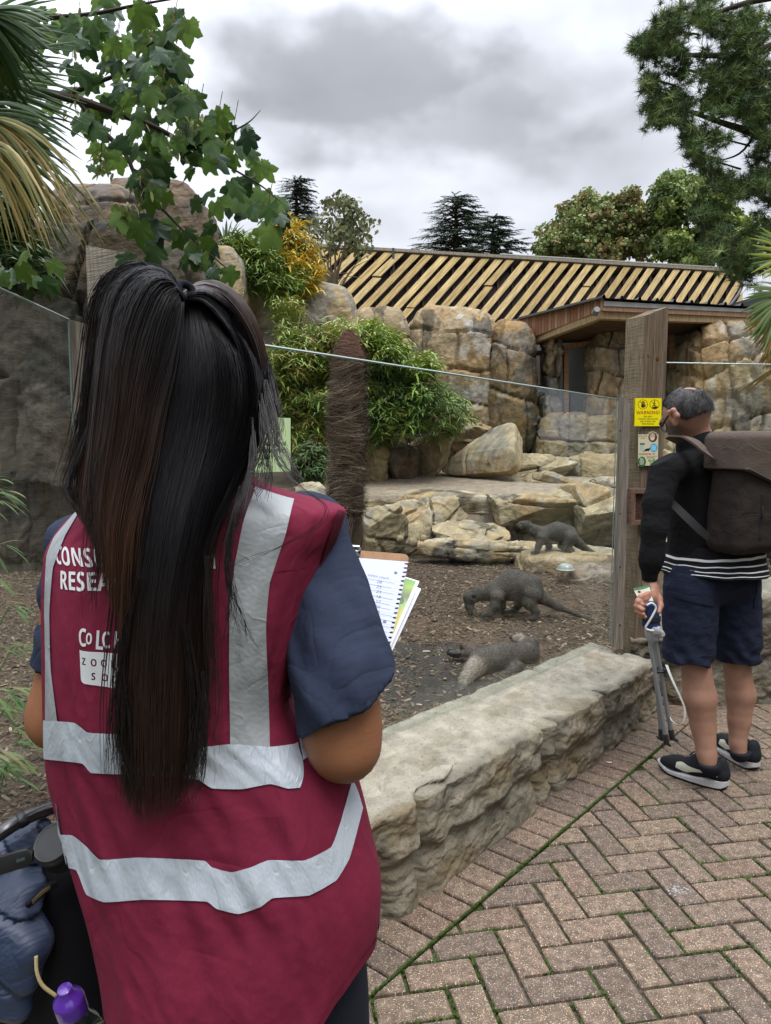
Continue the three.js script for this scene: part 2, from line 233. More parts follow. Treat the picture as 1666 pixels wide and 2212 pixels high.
{
  const r = rng(5), mats = [0, 1, 2, 3, 4, 5].map((k) => std({ color: lin(...[[0.94, 0.92, 0.9], [0.8, 0.79, 0.79], [1.02, 0.97, 0.92], [0.9, 0.83, 0.79], [0.97, 0.95, 0.88], [0.74, 0.73, 0.72]][k]), map: scaled(T.paver, 3), bumpMap: scaled(T.rough, 6), bumpScale: 0.006, roughness: 0.92 }));
  // a block with a chamfered rim from a convex outline in the plan
  const block = (poly, y, du, dv) => {
    const b = new MB(), n = poly.length, cx = poly.reduce((s, p) => s + p[0], 0) / n, cz = poly.reduce((s, p) => s + p[1], 0) / n, ring = (inset, h) => poly.map((p) => { const l = Math.hypot(p[0] - cx, p[1] - cz); const k = 1 - inset / l; const x = cx + (p[0] - cx) * k, z = cz + (p[1] - cz) * k; return b.v(x, y + h, z, null, x + du, z + dv); });
    const lo = ring(0, -0.05), mid = ring(0, -0.0045), top = ring(0.007, 0);
    for (let i = 0; i < n; i++) { const j = (i + 1) % n; b.quad(lo[i], mid[i], mid[j], lo[j]); b.quad(mid[i], top[i], top[j], mid[j]); }
    for (let i = 1; i < n - 1; i++) b.tri(top[0], top[i + 1], top[i]);
    const g = flat(b.geo(false)); return g;
  };
  const fixWinding = (poly) => { let a = 0; poly.forEach((p, i) => { const q = poly[(i + 1) % poly.length]; a += p[0] * q[1] - q[0] * p[1]; }); return a < 0 ? poly.slice().reverse() : poly; };
  const inset = (u0, v0, u1, v1, g) => [[u0 + g, v0 + g], [u1 - g, v0 + g], [u1 - g, v1 - g], [u0 + g, v1 - g]].map(([u, v]) => lat(u, v));
  const clipM = (poly, off) => { const L = Math.hypot(M1.x - M0.x, M1.z - M0.z), d = (p) => wallSide(p) / L - off, out = []; poly.forEach((p, i) => { const q = poly[(i + 1) % poly.length], a = d(p), c = d(q); if (a >= 0) out.push(p); if (a * c < 0) { const t = a / (a - c); out.push([lerp(p[0], q[0], t), lerp(p[1], q[1], t)]); } }); return out; };
  const area = (p) => { let a = 0; p.forEach((q, i) => { const s = p[(i + 1) % p.length]; a += q[0] * s[1] - s[0] * q[1]; }); return Math.abs(a) / 2; };
  const far = [], all = [];
  for (let m = -14; m <= 14; m++) for (let k = -30; k <= 22; k++) for (const [u0, v0, u1, v1] of [[k + 4 * m, k - 1, k + 4 * m + 2, k], [k + 4 * m + 2, k - 2, k + 4 * m + 3, k]]) {
    const g = 0.044 + 0.02 * r(), c = lat((u0 + u1) / 2, (v0 + v1) / 2), Z = -c[1];
    const jig = (r() - 0.5) * 0.03, y = (r() - 0.5) * 0.003, mi = Math.floor(r() * 6), du = r(), dv = r();
    if (Z < 1.1 || Z > 5.2 || c[0] < -0.6 || c[0] > 3.3) continue;
    let poly = clipM(inset(u0 + jig, v0 + jig, u1 + jig, v1 + jig, g), 0.006);
    if (poly.length < 3 || area(poly) < 0.0006) continue;
    if (wallSide(c) < -0.3 || Z > 4.25 + (c[0] > WC.x ? 0 : 9)) { /* under the wall */ if (Z > 4.3) continue; }
    const [sx, sy] = seen(V(c[0], 0, c[1]));
    const inView = sx > 700 && sx < 1760 && sy < 2300;
    const geo = block(fixWinding(poly), y, du, dv);
    if (inView) all.push([geo, mi]); else far.push(geo);
  }
  // soldier course: bricks square to the wall
  const dx = M1.x - M0.x, dz = M1.z - M0.z, L = Math.hypot(dx, dz), tx = dx / L, tz = dz / L, nx = tz, nz = -tx;   // n points to the wall
  for (let s = -1.2; s < L + 0.75; s += 0.106) {
    const g = 0.004 + r() * 0.002, a = (s1, d) => [M0.x + tx * s1 + nx * d, M0.z + tz * s1 + nz * d];
    const geo = block(fixWinding([a(s + g, 0.005), a(s + 0.106 - g, 0.005), a(s + 0.106 - g, 0.205), a(s + g, 0.205)]), (r() - 0.5) * 0.003, r(), r());
    const c = a(s, 0.1), [sx, sy] = seen(V(c[0], 0, c[1])), mi = Math.floor(r() * 6);
    if (sx > 760 && sy < 2300) all.push([geo, mi]); else far.push(geo);
  }
  for (const [g, mi] of all) mesh('brick', g, mats[mi], pavement);
  tag(mesh('brick_field', mergeGeometries(far), mats[0], pavement), null, null, null, 'stuff');
  // moss in the joints
  const tuft = (() => { const b = new MB(), q = rng(3); for (let i = 0; i < 7; i++) { const a = q() * 6.28, l = 0.003 + q() * 0.004, h = 0.003 + q() * 0.006, w = 0.0012; const x = Math.cos(a), z = Math.sin(a); const o = b.v(-z * w, 0, x * w), p = b.v(z * w, 0, -x * w), t = b.v(x * l, h, z * l); b.tri(o, p, t); } return b.geo(); })();
  const spots = [], M = new THREE.Matrix4(), Q = new THREE.Quaternion(), E3 = new THREE.Euler(), r2 = rng(77);
  for (let i = 0; i < 6000; i++) { const t = -0.3 + 1.35 * r2(), d = (r2() + r2() - 1) * (0.002 + 0.008 * smooth(0.0, 0.3, fbm(t * 9, 3, 1, 3))), p = V(M0.x + dx * t + nx * d, -0.006, M0.z + dz * t + nz * d); if (fbm(p.x * 2, p.z * 2, 4, 3) + 0.25 < r2() * 0.5) continue; spots.push(p); }
  for (let i = 0; i < 120000; i++) {   // along the lattice joints, thinning out away from the wall
    const u = -22 + r2() * 40, v = -30 + r2() * 40, hz = r2() < 0.5; const uu = hz ? u : Math.round(u) + (r2() + r2() - 1) * 0.06, vv = hz ? Math.round(v) + (r2() + r2() - 1) * 0.06 : v, c = lat(uu, vv), Z = -c[1];
    if (Z < 1.5 || Z > 4.2 || c[0] < -0.1 || c[0] > 2.4 || wallSide(c) < 0) continue;
    const dist = wallSide(c) / L, m = fbm(c[0] * 3.1, c[1] * 3.1, 8, 4); if (m < 0.06 + 0.1 * dist || r2() > 0.6) continue;
    spots.push(V(c[0], -0.008, c[1]));
  }
  const moss = new THREE.InstancedMesh(tuft, std({ color: lin(1, 1, 1), roughness: 1, side: THREE.DoubleSide }), spots.length);
  spots.forEach((p, i) => { E3.set(0, r2() * 6.3, 0); const s = 0.8 + r2() * 0.9; M.compose(p, Q.setFromEuler(E3), V(s, s, s)); moss.setMatrixAt(i, M); const k = 0.6 + r2() * 0.8; moss.setColorAt(i, lin(0.058 * k, 0.092 * k, 0.022 * k)); });
  moss.name = 'moss'; moss.castShadow = moss.receiveShadow = true; tag(moss, 'bright green moss growing in the joints between the paving bricks', 'moss', null, 'stuff'); scene.add(moss);
}

// ---------- the low rock wall that carries the glass ----------
function wallGeo(path, H, seed, depth = 0.42, tint = 1) {   // path: front foot points; H(s 0..1) height of the front lip
  const P = new THREE.CatmullRomCurve3(path, false, 'centripetal'), len = P.getLength(), nu = Math.round(len / 0.011), nv = 110, b = new MB();
  const up = V(0, 1, 0);
  b.grid(nu, nv, (i, j) => {
    const f = P.getPointAt(i), t = P.getTangentAt(i), n = V().crossVectors(t, up).normalize().negate(); if (n.z > 0.2 && Math.abs(n.z) > Math.abs(n.x)) n.negate();
    const h = H(i), s = i * len; let o, y, face;                       // o: inward offset
    if (j < 0.55) { const k = j / 0.55; y = k * h * 0.93; o = -0.012 + 0.03 * k; face = 1; }
    else if (j < 0.63) { const a = (j - 0.55) / 0.08 * Math.PI / 2; o = 0.018 + 0.05 * (1 - Math.cos(a)); y = h * 0.93 + h * 0.07 * Math.sin(a); face = Math.cos(a); }
    else if (j < 0.93) { const k = (j - 0.63) / 0.3; o = 0.068 + k * (depth - 0.068); y = h + 0.035 * k; face = 0; }
    else { const k = (j - 0.93) / 0.07; o = depth + 0.01 * k; y = (h + 0.035) * (1 - k); face = 0; }
    const x = s + seed * 7, w = fbm(x * 1.3, y * 2, seed, 3);
    const lip = h * (0.5 + 0.22 * noise(x * 1.3, seed, 3) + 0.1 * noise(x * 4, seed, 6)), up1 = smooth(-0.05, 0.03, y - lip), under = Math.exp(-Math.pow((y - lip + 0.02) / 0.03, 2));
    const chips = noise(x * 11, y * 15, seed + 2), fine = noise(x * 30, y * 34 + o * 30, seed + 6), rid = 1 - Math.abs(noise(x * 4.2 + w, y * 9 - x * 2.0, seed + 4)) * 2, plate = hash(Math.floor(x * 2.7 + 1.4 * w), Math.floor(y * 6 + 2 * w), seed) - 0.5;
    const crease = Math.exp(-Math.abs(noise(x * 2.6 + 0.7 * noise(x * 2, y * 5, 1), y * 1.3, seed + 11)) * 20);
    let d = 0.8 * face * (0.03 * up1 - 0.03 * under * (0.5 + noise(x * 3, 1, seed)) - 0.01 + 0.05 * fbm(x * 1.7, y * 2.6, seed + 1, 4) + up1 * (0.03 * (rid - 0.5) * Math.abs(w) * 3 + 0.022 * chips) + (1 - up1) * (0.024 * plate - 0.022 * crease + 0.006 * chips) + 0.007 * fine + 0.004 * noise(x * 60, y * 60, seed));
    const cut = Math.abs(noise(x * 1.6, seed, 9.5) + 0.35 * noise(x * 5, o * 6, 2)); // joints between blocks of the top
    d -= (0.03 + 0.04 * face) * Math.exp(-cut * 26);
    const lump = (1 - face) * (0.014 * fbm(x * 2.5, o * 5, seed + 8, 4) + 0.004 * noise(x * 16, o * 18, seed) + 0.0016 * noise(x * 45, o * 45, seed));
    const scal = face * 0.5 + 0.5; const p = f.clone().addScaledVector(n, o - d * scal * (j < 0.63 ? 1 : 0)); p.y = y + lump + (j >= 0.55 && j < 0.63 ? d * 0.35 : 0) - (j >= 0.63 && j < 0.93 ? 0.026 * Math.exp(-cut * 26) : 0);
    if (j === 0) p.y = -0.03;
    // colours: pale worn crust, brown patches with their own outlines, grey-green stains
    const patch = fbm(x * 2.2 + 9, (o + y) * 4.5, seed + 3, 5) + 0.07 * chips, brown = smooth(0.06, 0.12, patch - (1 - face) * 0.13 + face * 0.06), grey = smooth(0.05, 0.14, fbm(x * 3 + 40, (o + y) * 6, seed + 5, 5));
    const k = tint * (0.9 + 0.25 * fbm(x * 8, (o + y) * 10, 3, 3));
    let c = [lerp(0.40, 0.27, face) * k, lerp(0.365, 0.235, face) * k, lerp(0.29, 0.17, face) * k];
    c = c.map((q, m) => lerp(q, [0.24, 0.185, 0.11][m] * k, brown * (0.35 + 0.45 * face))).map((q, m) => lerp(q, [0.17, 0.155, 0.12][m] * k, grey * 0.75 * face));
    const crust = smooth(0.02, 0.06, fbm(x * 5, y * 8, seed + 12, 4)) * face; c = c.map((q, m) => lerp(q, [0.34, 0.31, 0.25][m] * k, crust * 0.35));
    return [p, c, s, y + o];
  });
  return b.geo();
}
const wallTop = 0.37;
{
  const dir = V().subVectors(WC, WN).normalize();
  const P0 = WN.clone().addScaledVector(dir, -0.38), mid = WN.clone().lerp(WC, 0.5);
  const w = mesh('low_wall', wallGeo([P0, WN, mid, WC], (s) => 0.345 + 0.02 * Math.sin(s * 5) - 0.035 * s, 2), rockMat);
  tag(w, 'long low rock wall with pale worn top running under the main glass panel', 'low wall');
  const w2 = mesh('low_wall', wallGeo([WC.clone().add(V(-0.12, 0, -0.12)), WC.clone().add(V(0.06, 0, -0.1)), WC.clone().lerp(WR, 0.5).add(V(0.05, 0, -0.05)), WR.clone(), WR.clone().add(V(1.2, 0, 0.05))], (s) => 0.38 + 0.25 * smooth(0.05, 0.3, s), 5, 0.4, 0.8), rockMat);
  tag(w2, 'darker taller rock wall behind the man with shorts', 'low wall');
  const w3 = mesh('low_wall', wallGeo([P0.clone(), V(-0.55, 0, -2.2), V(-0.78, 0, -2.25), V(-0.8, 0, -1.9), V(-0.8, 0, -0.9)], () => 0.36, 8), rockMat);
  tag(w3, 'low rock wall beside the woman under the left glass panel', 'low wall');
}

// ---------- timber posts, glass ----------
const woodMat = (r, g, b, rep = 3, saw = false) => std({ color: lin(r, g, b), map: saw ? scaled(T.saw, rep) : scaled(T.wood, rep, rep * 0.5), bumpMap: scaled(saw ? T.saw : T.wood, rep, saw ? rep : rep * 0.5), bumpScale: 0.004, roughness: 0.9 });
const postMat = woodMat(0.22, 0.165, 0.115), sawMat = woodMat(0.27, 0.215, 0.14, 2.5, true), greyWood = woodMat(0.32, 0.28, 0.235, 4), greySaw = woodMat(0.42, 0.37, 0.29, 2, true);
function prism(corners, y0, tops) {   // four plan corners (counter-clockwise from above), a foot height and four top heights
  const b = new MB(), n = 4;
  for (let i = 0; i < n; i++) { const j = (i + 1) % n, p = corners[i], q = corners[j], l = p.distanceTo(q); const o = b.v(p.x, y0, p.z, null, 0, y0); b.v(q.x, y0, q.z, null, l, y0); b.v(q.x, tops[j], q.z, null, l, tops[j]); b.v(p.x, tops[i], p.z, null, 0, tops[i]); b.quad(o, o + 1, o + 2, o + 3); b.quad(o, o + 3, o + 2, o + 1); b.i.length -= 6; }
  const o = b.p.length / 3; corners.forEach((p, i) => b.v(p.x, tops[i], p.z, null, p.x, p.z)); b.quad(o, o + 1, o + 2, o + 3);
  return flat(b.geo(false));
}
const glassMat = phys({ color: lin(0.93, 0.97, 0.955), transmission: 1, thickness: 0, roughness: 0.0, ior: 1.5, side: THREE.DoubleSide });
const glassEdge = phys({ color: lin(0.16, 0.24, 0.22), roughness: 0.15, metalness: 0.0, clearcoat: 1 });
function post(name, label, A, B, C, foot, tops, m1, m2, knots) {
  const D = A.clone().add(C).sub(B), t = thing(name, label, 'post', V(B.x, foot, B.z));
  const body = prism([A, B, C, D].map((p) => p), foot, tops), g1 = body.clone(), g2 = body.clone();
  // the rough-sawn side and the planed side wear different timber
  const sub = (g, a, n) => { const h = new THREE.BufferGeometry(); for (const k of ['position', 'normal', 'uv']) { const s = g.attributes[k].itemSize; h.setAttribute(k, new THREE.BufferAttribute(g.attributes[k].array.slice(a * 3 * s, (a + n) * 3 * s), s)); } return h; };
  part('sawn_face', sub(g1, 0, 2), m1, t); part('timber', sub(g2, 2, 8), m2, t);
  return t;
}
// right-hand post
const RB = at(1371, 1382, 4.15); RB.y = 0;
const RA = RB.clone().add(V(-0.06, 0, -0.145)), RCn = RB.clone().add(V(0.148, 0, -0.06));
const hR = [691, 682, 662].map((y, i) => { const p = [RA, RB, RCn][i], [, b] = ray(0, y); return EYE + b * -p.z; });
const postR = post('timber_post', 'tall weathered timber post with yellow warning sign beside the man', RA, RB, RCn, 0.25, [hR[0], hR[1], hR[2], hR[0] + hR[2] - hR[1]], sawMat, postMat);
{ // knots, checks (drying cracks) and a lichen-dark foot on the planed face
  const u = V().subVectors(RCn, RB).normalize(), n = V(u.z, 0, -u.x); if (n.z < 0) n.negate();
  const on = (s, y, d = 0) => RB.clone().addScaledVector(u, s).addScaledVector(n, d).setY(y);
  const crack = (s, y0, y1, w, seed) => { const b = new MB(), m = 30; for (let k = 0; k <= m; k++) { const t = k / m, y = lerp(y0, y1, t), x = s + 0.006 * noise(t * 5, seed, 1) + 0.004 * noise(t * 15, seed, 5), ww = w * Math.sin(Math.PI * Math.min(1, t + 0.02)) * (0.6 + 0.4 * noise(t * 9, seed, 8)); const p = on(x - ww, y, 0.0015), q = on(x + ww, y, 0.0015); b.v(p.x, p.y, p.z); b.v(q.x, q.y, q.z); if (k) { const a = k * 2; b.quad(a - 2, a - 1, a + 1, a); } } return b.geo(); };
  for (const g of [crack(0.062, 1.7, 2.12, 0.0022, 3), crack(0.05, 1.1, 1.45, 0.0018, 6), crack(0.1, 1.9, 2.1, 0.0012, 8), crack(0.085, 0.5, 0.95, 0.0016, 4)]) part('crack', g, std({ color: lin(0.02, 0.015, 0.01) }), postR);
  for (const [s, y, rr] of [[0.095, 1.96, 0.013], [0.03, 1.97, 0.008]]) { const g = new THREE.SphereGeometry(rr, 12, 8); g.scale(1, 1.15, 0.35); g.rotateY(Math.atan2(n.x, n.z)); const p = on(s, y, 0.0); g.translate(p.x, p.y, p.z); part('knot', g, std({ color: lin(0.16, 0.075, 0.03), map: T.wood }), postR); }
}
const BL = at(1336, 1378, 4.1); // slim batten holding the glass
{ const g = prism([V(BL.x - 0.022, 0, -4.16), V(BL.x - 0.014, 0, -4.085), V(BL.x + 0.026, 0, -4.095), V(BL.x + 0.02, 0, -4.17)], 0.33, [1.745, 1.735, 1.705, 1.715]); part('batten', uvBox(g), greyWood, postR);
  const holes = [930, 1110, 1225, 1350].map((y) => { const p = at(1340, y, 4.088), q = new THREE.SphereGeometry(0.005, 8, 6); q.translate(p.x, p.y, p.z); return q; }); for (const q of holes) part('screw_hole', q, std({ color: lin(0.02, 0.02, 0.02) }), postR); }
// left-hand post
const LB = at(275, 546, 2.68), LA = at(185, 530, 2.82), LC = at(386, 583, 2.84);
const postL = post('timber_post', 'tall grey rough-sawn timber post behind the woman\'s head', LA.clone().setY(0), LB.clone().setY(0), LC.clone().setY(0), 0.3, [LA.y, LB.y, LC.y, LC.y + 0.02], greySaw, greySaw);
{ const a = at(150, 690, 2.74), c = at(197, 700, 2.73); const g = prism([V(a.x, 0, -2.78), V(a.x, 0, -2.735), V(c.x + 0.02, 0, -2.72), V(c.x + 0.02, 0, -2.77)], 0.36, [a.y, a.y, c.y - 0.01, c.y - 0.01]); part('batten', uvBox(g), greyWood, postL);
  const p = at(180, 730, 2.725), q = new THREE.SphereGeometry(0.006, 8, 6); q.translate(p.x, p.y, p.z); part('screw_hole', q, std({ color: lin(0.02, 0.02, 0.02) }), postL); }
// panes: a thin sheet, a polished rim along its top and its ends
const grimeMat = (() => { const c = canvasTex(512, 512, (g, w, h) => { g.clearRect(0, 0, w, h); const r = rng(9); for (let i = 0; i < 2600; i++) { const y = h * (1 - Math.pow(r(), 2.6) * 0.5), x = r() * w, s = 1 + r() * 5; g.fillStyle = `rgba(${110 + r() * 40},${118 + r() * 30},${96 + r() * 30},${0.008 + r() * 0.02})`; g.beginPath(); g.ellipse(x, y, s * (1 + r() * 3), s, 0, 0, 7); g.fill(); } for (let i = 0; i < 260; i++) { const x = r() * w, y = r() * h, l = 6 + r() * 40; g.strokeStyle = `rgba(170,175,165,${0.02 + r() * 0.05})`; g.lineWidth = 0.6 + r(); g.beginPath(); g.moveTo(x, y); g.lineTo(x + (r() - 0.5) * 3, y + l); g.stroke(); } }); c.wrapS = THREE.RepeatWrapping; return std({ map: c, transparent: true, roughness: 1, side: THREE.DoubleSide }); })();
function pane(label, p, q, y0p, y0q, y1p, y1q, dirty = false) {
  const t = thing('glass_panel', label, 'glass panel', V(p.x, y0p, p.z)), b = new MB(), c = V().subVectors(q, p), n = V(-c.z, 0, c.x).normalize().multiplyScalar(0.006);
  b.grid(1, 1, (i, j) => { const f = p.clone().lerp(q, i); f.y = lerp(lerp(y0p, y0q, i), lerp(y1p, y1q, i), j); return [f, null, i * c.length(), j]; });
  part('pane', b.geo(), glassMat, t);
  if (dirty) { const dg = new MB(), off = n.clone().multiplyScalar(0.5); dg.grid(1, 1, (i, j) => { const f = p.clone().lerp(q, i).add(off); f.y = lerp(lerp(y0p, y0q, i), lerp(y1p, y1q, i), j); return [f, null, i * c.length() * 0.8, j]; }); part('grime', dg.geo(), grimeMat, t); }
  const e = new MB(); tubeInto(e, [p.clone().setY(y1p), q.clone().setY(y1q)], 0.0042, 6); tubeInto(e, [q.clone().setY(y0q), q.clone().setY(y1q)], 0.003, 6);
  part('polished_edge', e.geo(), glassEdge, t);
  return t;
}
const G1 = at(1333, 862, 4.12), G0 = V(-0.52, 0, -2.13);
const gTop = at(565, 745, 2.279 * 1.0);
const mainGlass = pane('large clear glass panel between the otters and the low wall', V(G0.x, 0, G0.z), G1.clone(), 0.37, 0.36, 1.80, G1.y, true);
const LG0 = at(-60, 590, 2.0), LG1 = at(148, 690, 2.73);
pane('clear glass panel on the left edge beside the grey timber post', V(LG0.x, 0, LG0.z + 0.25), LG1.clone(), 0.36, 0.36, 1.945, LG1.y);
const RG = at(1425, 783, 4.27), RG1 = at(1760, 789, 4.27);
pane('clear glass panel behind the man with the backpack', RG.clone(), RG1.clone(), 0.6, 0.6, RG.y, RG1.y);

// ---------- inside the enclosure: bark mulch, water, sandy terrace ----------
const barkY = (x, z) => 0.03 * fbm(x * 0.8, z * 0.8, 3, 3) + 0.012 * noise(x * 5, z * 5, 1);
{
  const b = new MB(); b.grid(150, 110, (i, j) => { const x = -6.5 + i * 12, z = -1.9 - j * 7.4; const side = (WC.x - WN.x) * (z - WN.z) - (WC.z - WN.z) * (x - WN.x); return [V(x, side > -0.25 || x > WC.x && z > -4.35 ? -0.06 : 0.012 + barkY(x, z), z), null, x, z]; });
  const mulch = tex(512, 512, (u, v) => { const a = fbm(u * 9, v * 9, 2, 5, 9), n = noise(u * 70, v * 40, 4, 70), m = noise(u * 110, v * 60, 8, 110); return [0.30 + 0.13 * a + 0.12 * n + 0.1 * m, 0.25 + 0.11 * a + 0.1 * n + 0.08 * m, 0.205 + 0.09 * a + 0.08 * n + 0.06 * m]; });
  structure('bark_mulch', b.geo(), std({ map: scaled(mulch, 1.2), bumpMap: scaled(T.rough, 3), bumpScale: 0.03, roughness: 1 }));
  // chips: thousands of splinters
  const chip = (seed) => { const r = rng(seed), c = new MB(), n = 6, pts = []; for (let i = 0; i < n; i++) { const a = i / n * 6.283, rr = 0.7 + r() * 0.4; pts.push([Math.cos(a) * 0.5 * rr, Math.sin(a) * 0.17 * rr]); } const top = pts.map(([x, z]) => c.v(x * 0.9, 0.09 + r() * 0.04, z * 0.85)), bot = pts.map(([x, z]) => c.v(x, 0, z)); for (let i = 0; i < n; i++) { const j = (i + 1) % n; c.quad(bot[i], top[i], top[j], bot[j]); } for (let i = 1; i < n - 1; i++) c.tri(top[0], top[i + 1], top[i]); return flat(c.geo(false)); };
  const N = 16000, M = new THREE.Matrix4(), Q = new THREE.Quaternion(), E3 = new THREE.Euler();
  const cmat = std({ color: lin(1, 1, 1), roughness: 0.95 });
  const spots = []; const r = rng(12);
  for (let i = 0; i < 60000; i++) { const x = -4.5 + r() * 8.6, z = -2.1 - r() * 7.0; const [sx, sy] = seen(V(x, 0, z)); if (sx < -60 || sx > 1420 || sy < 1130 || sy > 1900) continue; if (sx > 230 && sx < 600) continue; if ((WC.x - WN.x) * (z - WN.z) - (WC.z - WN.z) * (x - WN.x) > -0.6) continue; const wet = fbm(x * 0.9 + 3, z * 0.9, 7, 3); if (r() < smooth(0.12, 0.3, wet) * 0.75) continue; spots.push([x, z, wet]); if (spots.length >= N * 3) break; }
  const groups = [0, 1, 2].map((k) => spots.filter((_, i) => i % 3 === k));
  groups.forEach((g, k) => { const im = new THREE.InstancedMesh(chip(k + 1), cmat, g.length); g.forEach(([x, z, wet], i) => { E3.set((r() - 0.5) * 0.9, r() * 6.283, (r() - 0.5) * 0.7, 'YXZ'); const s = 0.022 + r() * r() * 0.055; M.compose(V(x, 0.012 + barkY(x, z) + r() * 0.012, z), Q.setFromEuler(E3), V(s, s * (0.5 + r() * 0.9), s * (0.6 + r() * 0.8))); im.setMatrixAt(i, M); const t = r(), b0 = 0.55 + r() * 0.9, c = t < 0.55 ? [0.105, 0.077, 0.055] : t < 0.82 ? [0.17, 0.125, 0.085] : t < 0.95 ? [0.06, 0.05, 0.042] : [0.27, 0.215, 0.16]; im.setColorAt(i, lin(c[0] * b0, c[1] * b0, c[2] * b0)); });
    im.name = numbered('bark_chips'); im.castShadow = im.receiveShadow = true; tag(im, 'loose brown bark chips strewn over the otter enclosure floor', 'bark chips', 'bark chips on the enclosure floor', 'stuff'); scene.add(im); });
}
{ const b = new MB(); b.grid(60, 12, (i, j) => { const x = -3 + i * 9, z = -8.6 - j * 1.8; return [V(x, 0.0 + 0.003 * noise(x * 6, z * 9, 2), z)]; }); structure('water', b.geo(), phys({ color: lin(0.03, 0.028, 0.02), roughness: 0.06, clearcoat: 1, ior: 1.33 }));
  const c = new MB(); c.grid(90, 40, (i, j) => { const x = -5 + i * 13, z = -10.15 - j * 4.2; return [V(x, 0.72 + 0.33 * j + 0.03 * fbm(x, z, 5, 3) - (j < 0.01 ? 0.4 : 0), z), null, x, z]; }); structure('sand_terrace', c.geo(), std({ color: lin(0.36, 0.29, 0.22), map: scaled(T.grain, 1), bumpMap: scaled(T.rough, 2), bumpScale: 0.02, roughness: 1 })); }

{ // wet mud by the glass
  const b = new MB(), c = onLevel(925, 1455), n = 48; b.grid(n, 14, (i, j) => { const a = i * 6.28319, R = j * (0.62 + 0.22 * noise(Math.cos(a) * 1.7 + 3, Math.sin(a) * 1.7, 1) + 0.08 * noise(Math.cos(a) * 6, Math.sin(a) * 6, 4)), x = c.x + Math.cos(a) * R * 1.15 - 0.12, z = c.z + Math.sin(a) * R * 1.2; return [V(x, 0.0165 + barkY(x, z) + 0.004 * noise(x * 20, z * 20, 2) * (1 - j) - 0.006 * smooth(0.85, 1, j), z), null, x, z]; });
  structure('mud', b.geo(), std({ color: lin(0.05, 0.044, 0.037), map: scaled(T.grain, 3), bumpMap: scaled(T.rough, 5), bumpScale: 0.03, roughness: 0.6 })); }
// ---------- rocks ----------
const PAL = {
  tan: [[0.42, 0.325, 0.19], [0.44, 0.30, 0.15], [0.33, 0.30, 0.24], [0.52, 0.46, 0.36]],
  pale: [[0.46, 0.375, 0.235], [0.46, 0.33, 0.18], [0.34, 0.305, 0.235], [0.56, 0.5, 0.38]],
  ochre: [[0.41, 0.32, 0.195], [0.43, 0.30, 0.155], [0.31, 0.285, 0.24], [0.54, 0.50, 0.42]],
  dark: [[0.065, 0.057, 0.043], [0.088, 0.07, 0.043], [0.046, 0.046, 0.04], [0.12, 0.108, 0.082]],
  brown: [[0.2, 0.15, 0.105], [0.225, 0.155, 0.1], [0.15, 0.132, 0.113], [0.28, 0.24, 0.19]],
};
function rockColor(x, y, z, seed, pal, layer, streak = 1) {
  const a = fbm(x * 0.9 + seed, y * 1.3, z * 0.9, 5), b = fbm(x * 1.5, y * 1.1 + seed * 3, z * 1.5 + 9, 5), c = fbm(x * 2.6 + seed, y * 0.9, z * 2.6, 5), e = fbm(x * 5, y * 5, z * 5 + seed, 4), [A, B, C, D] = pal, k = (1 + 0.5 * e) * (0.9 + 0.22 * layer);
  const wb = smooth(0.0, 0.25, a), wc = smooth(0.08, 0.2, b + 0.1 * e) * 0.9, wd = smooth(0.14, 0.24, c + 0.15 * e) * 0.7, dk = smooth(0.2, 0.27, fbm(x * 1.8 + 5, y * 0.5, z * 1.8 + seed, 5) + 0.1 * e) * 0.7 * streak;
  return [0, 1, 2].map((i) => lerp(lerp(lerp(lerp(A[i], B[i], wb), C[i], wc), D[i], wd), [0.06, 0.055, 0.05][i], dk) * k);
}
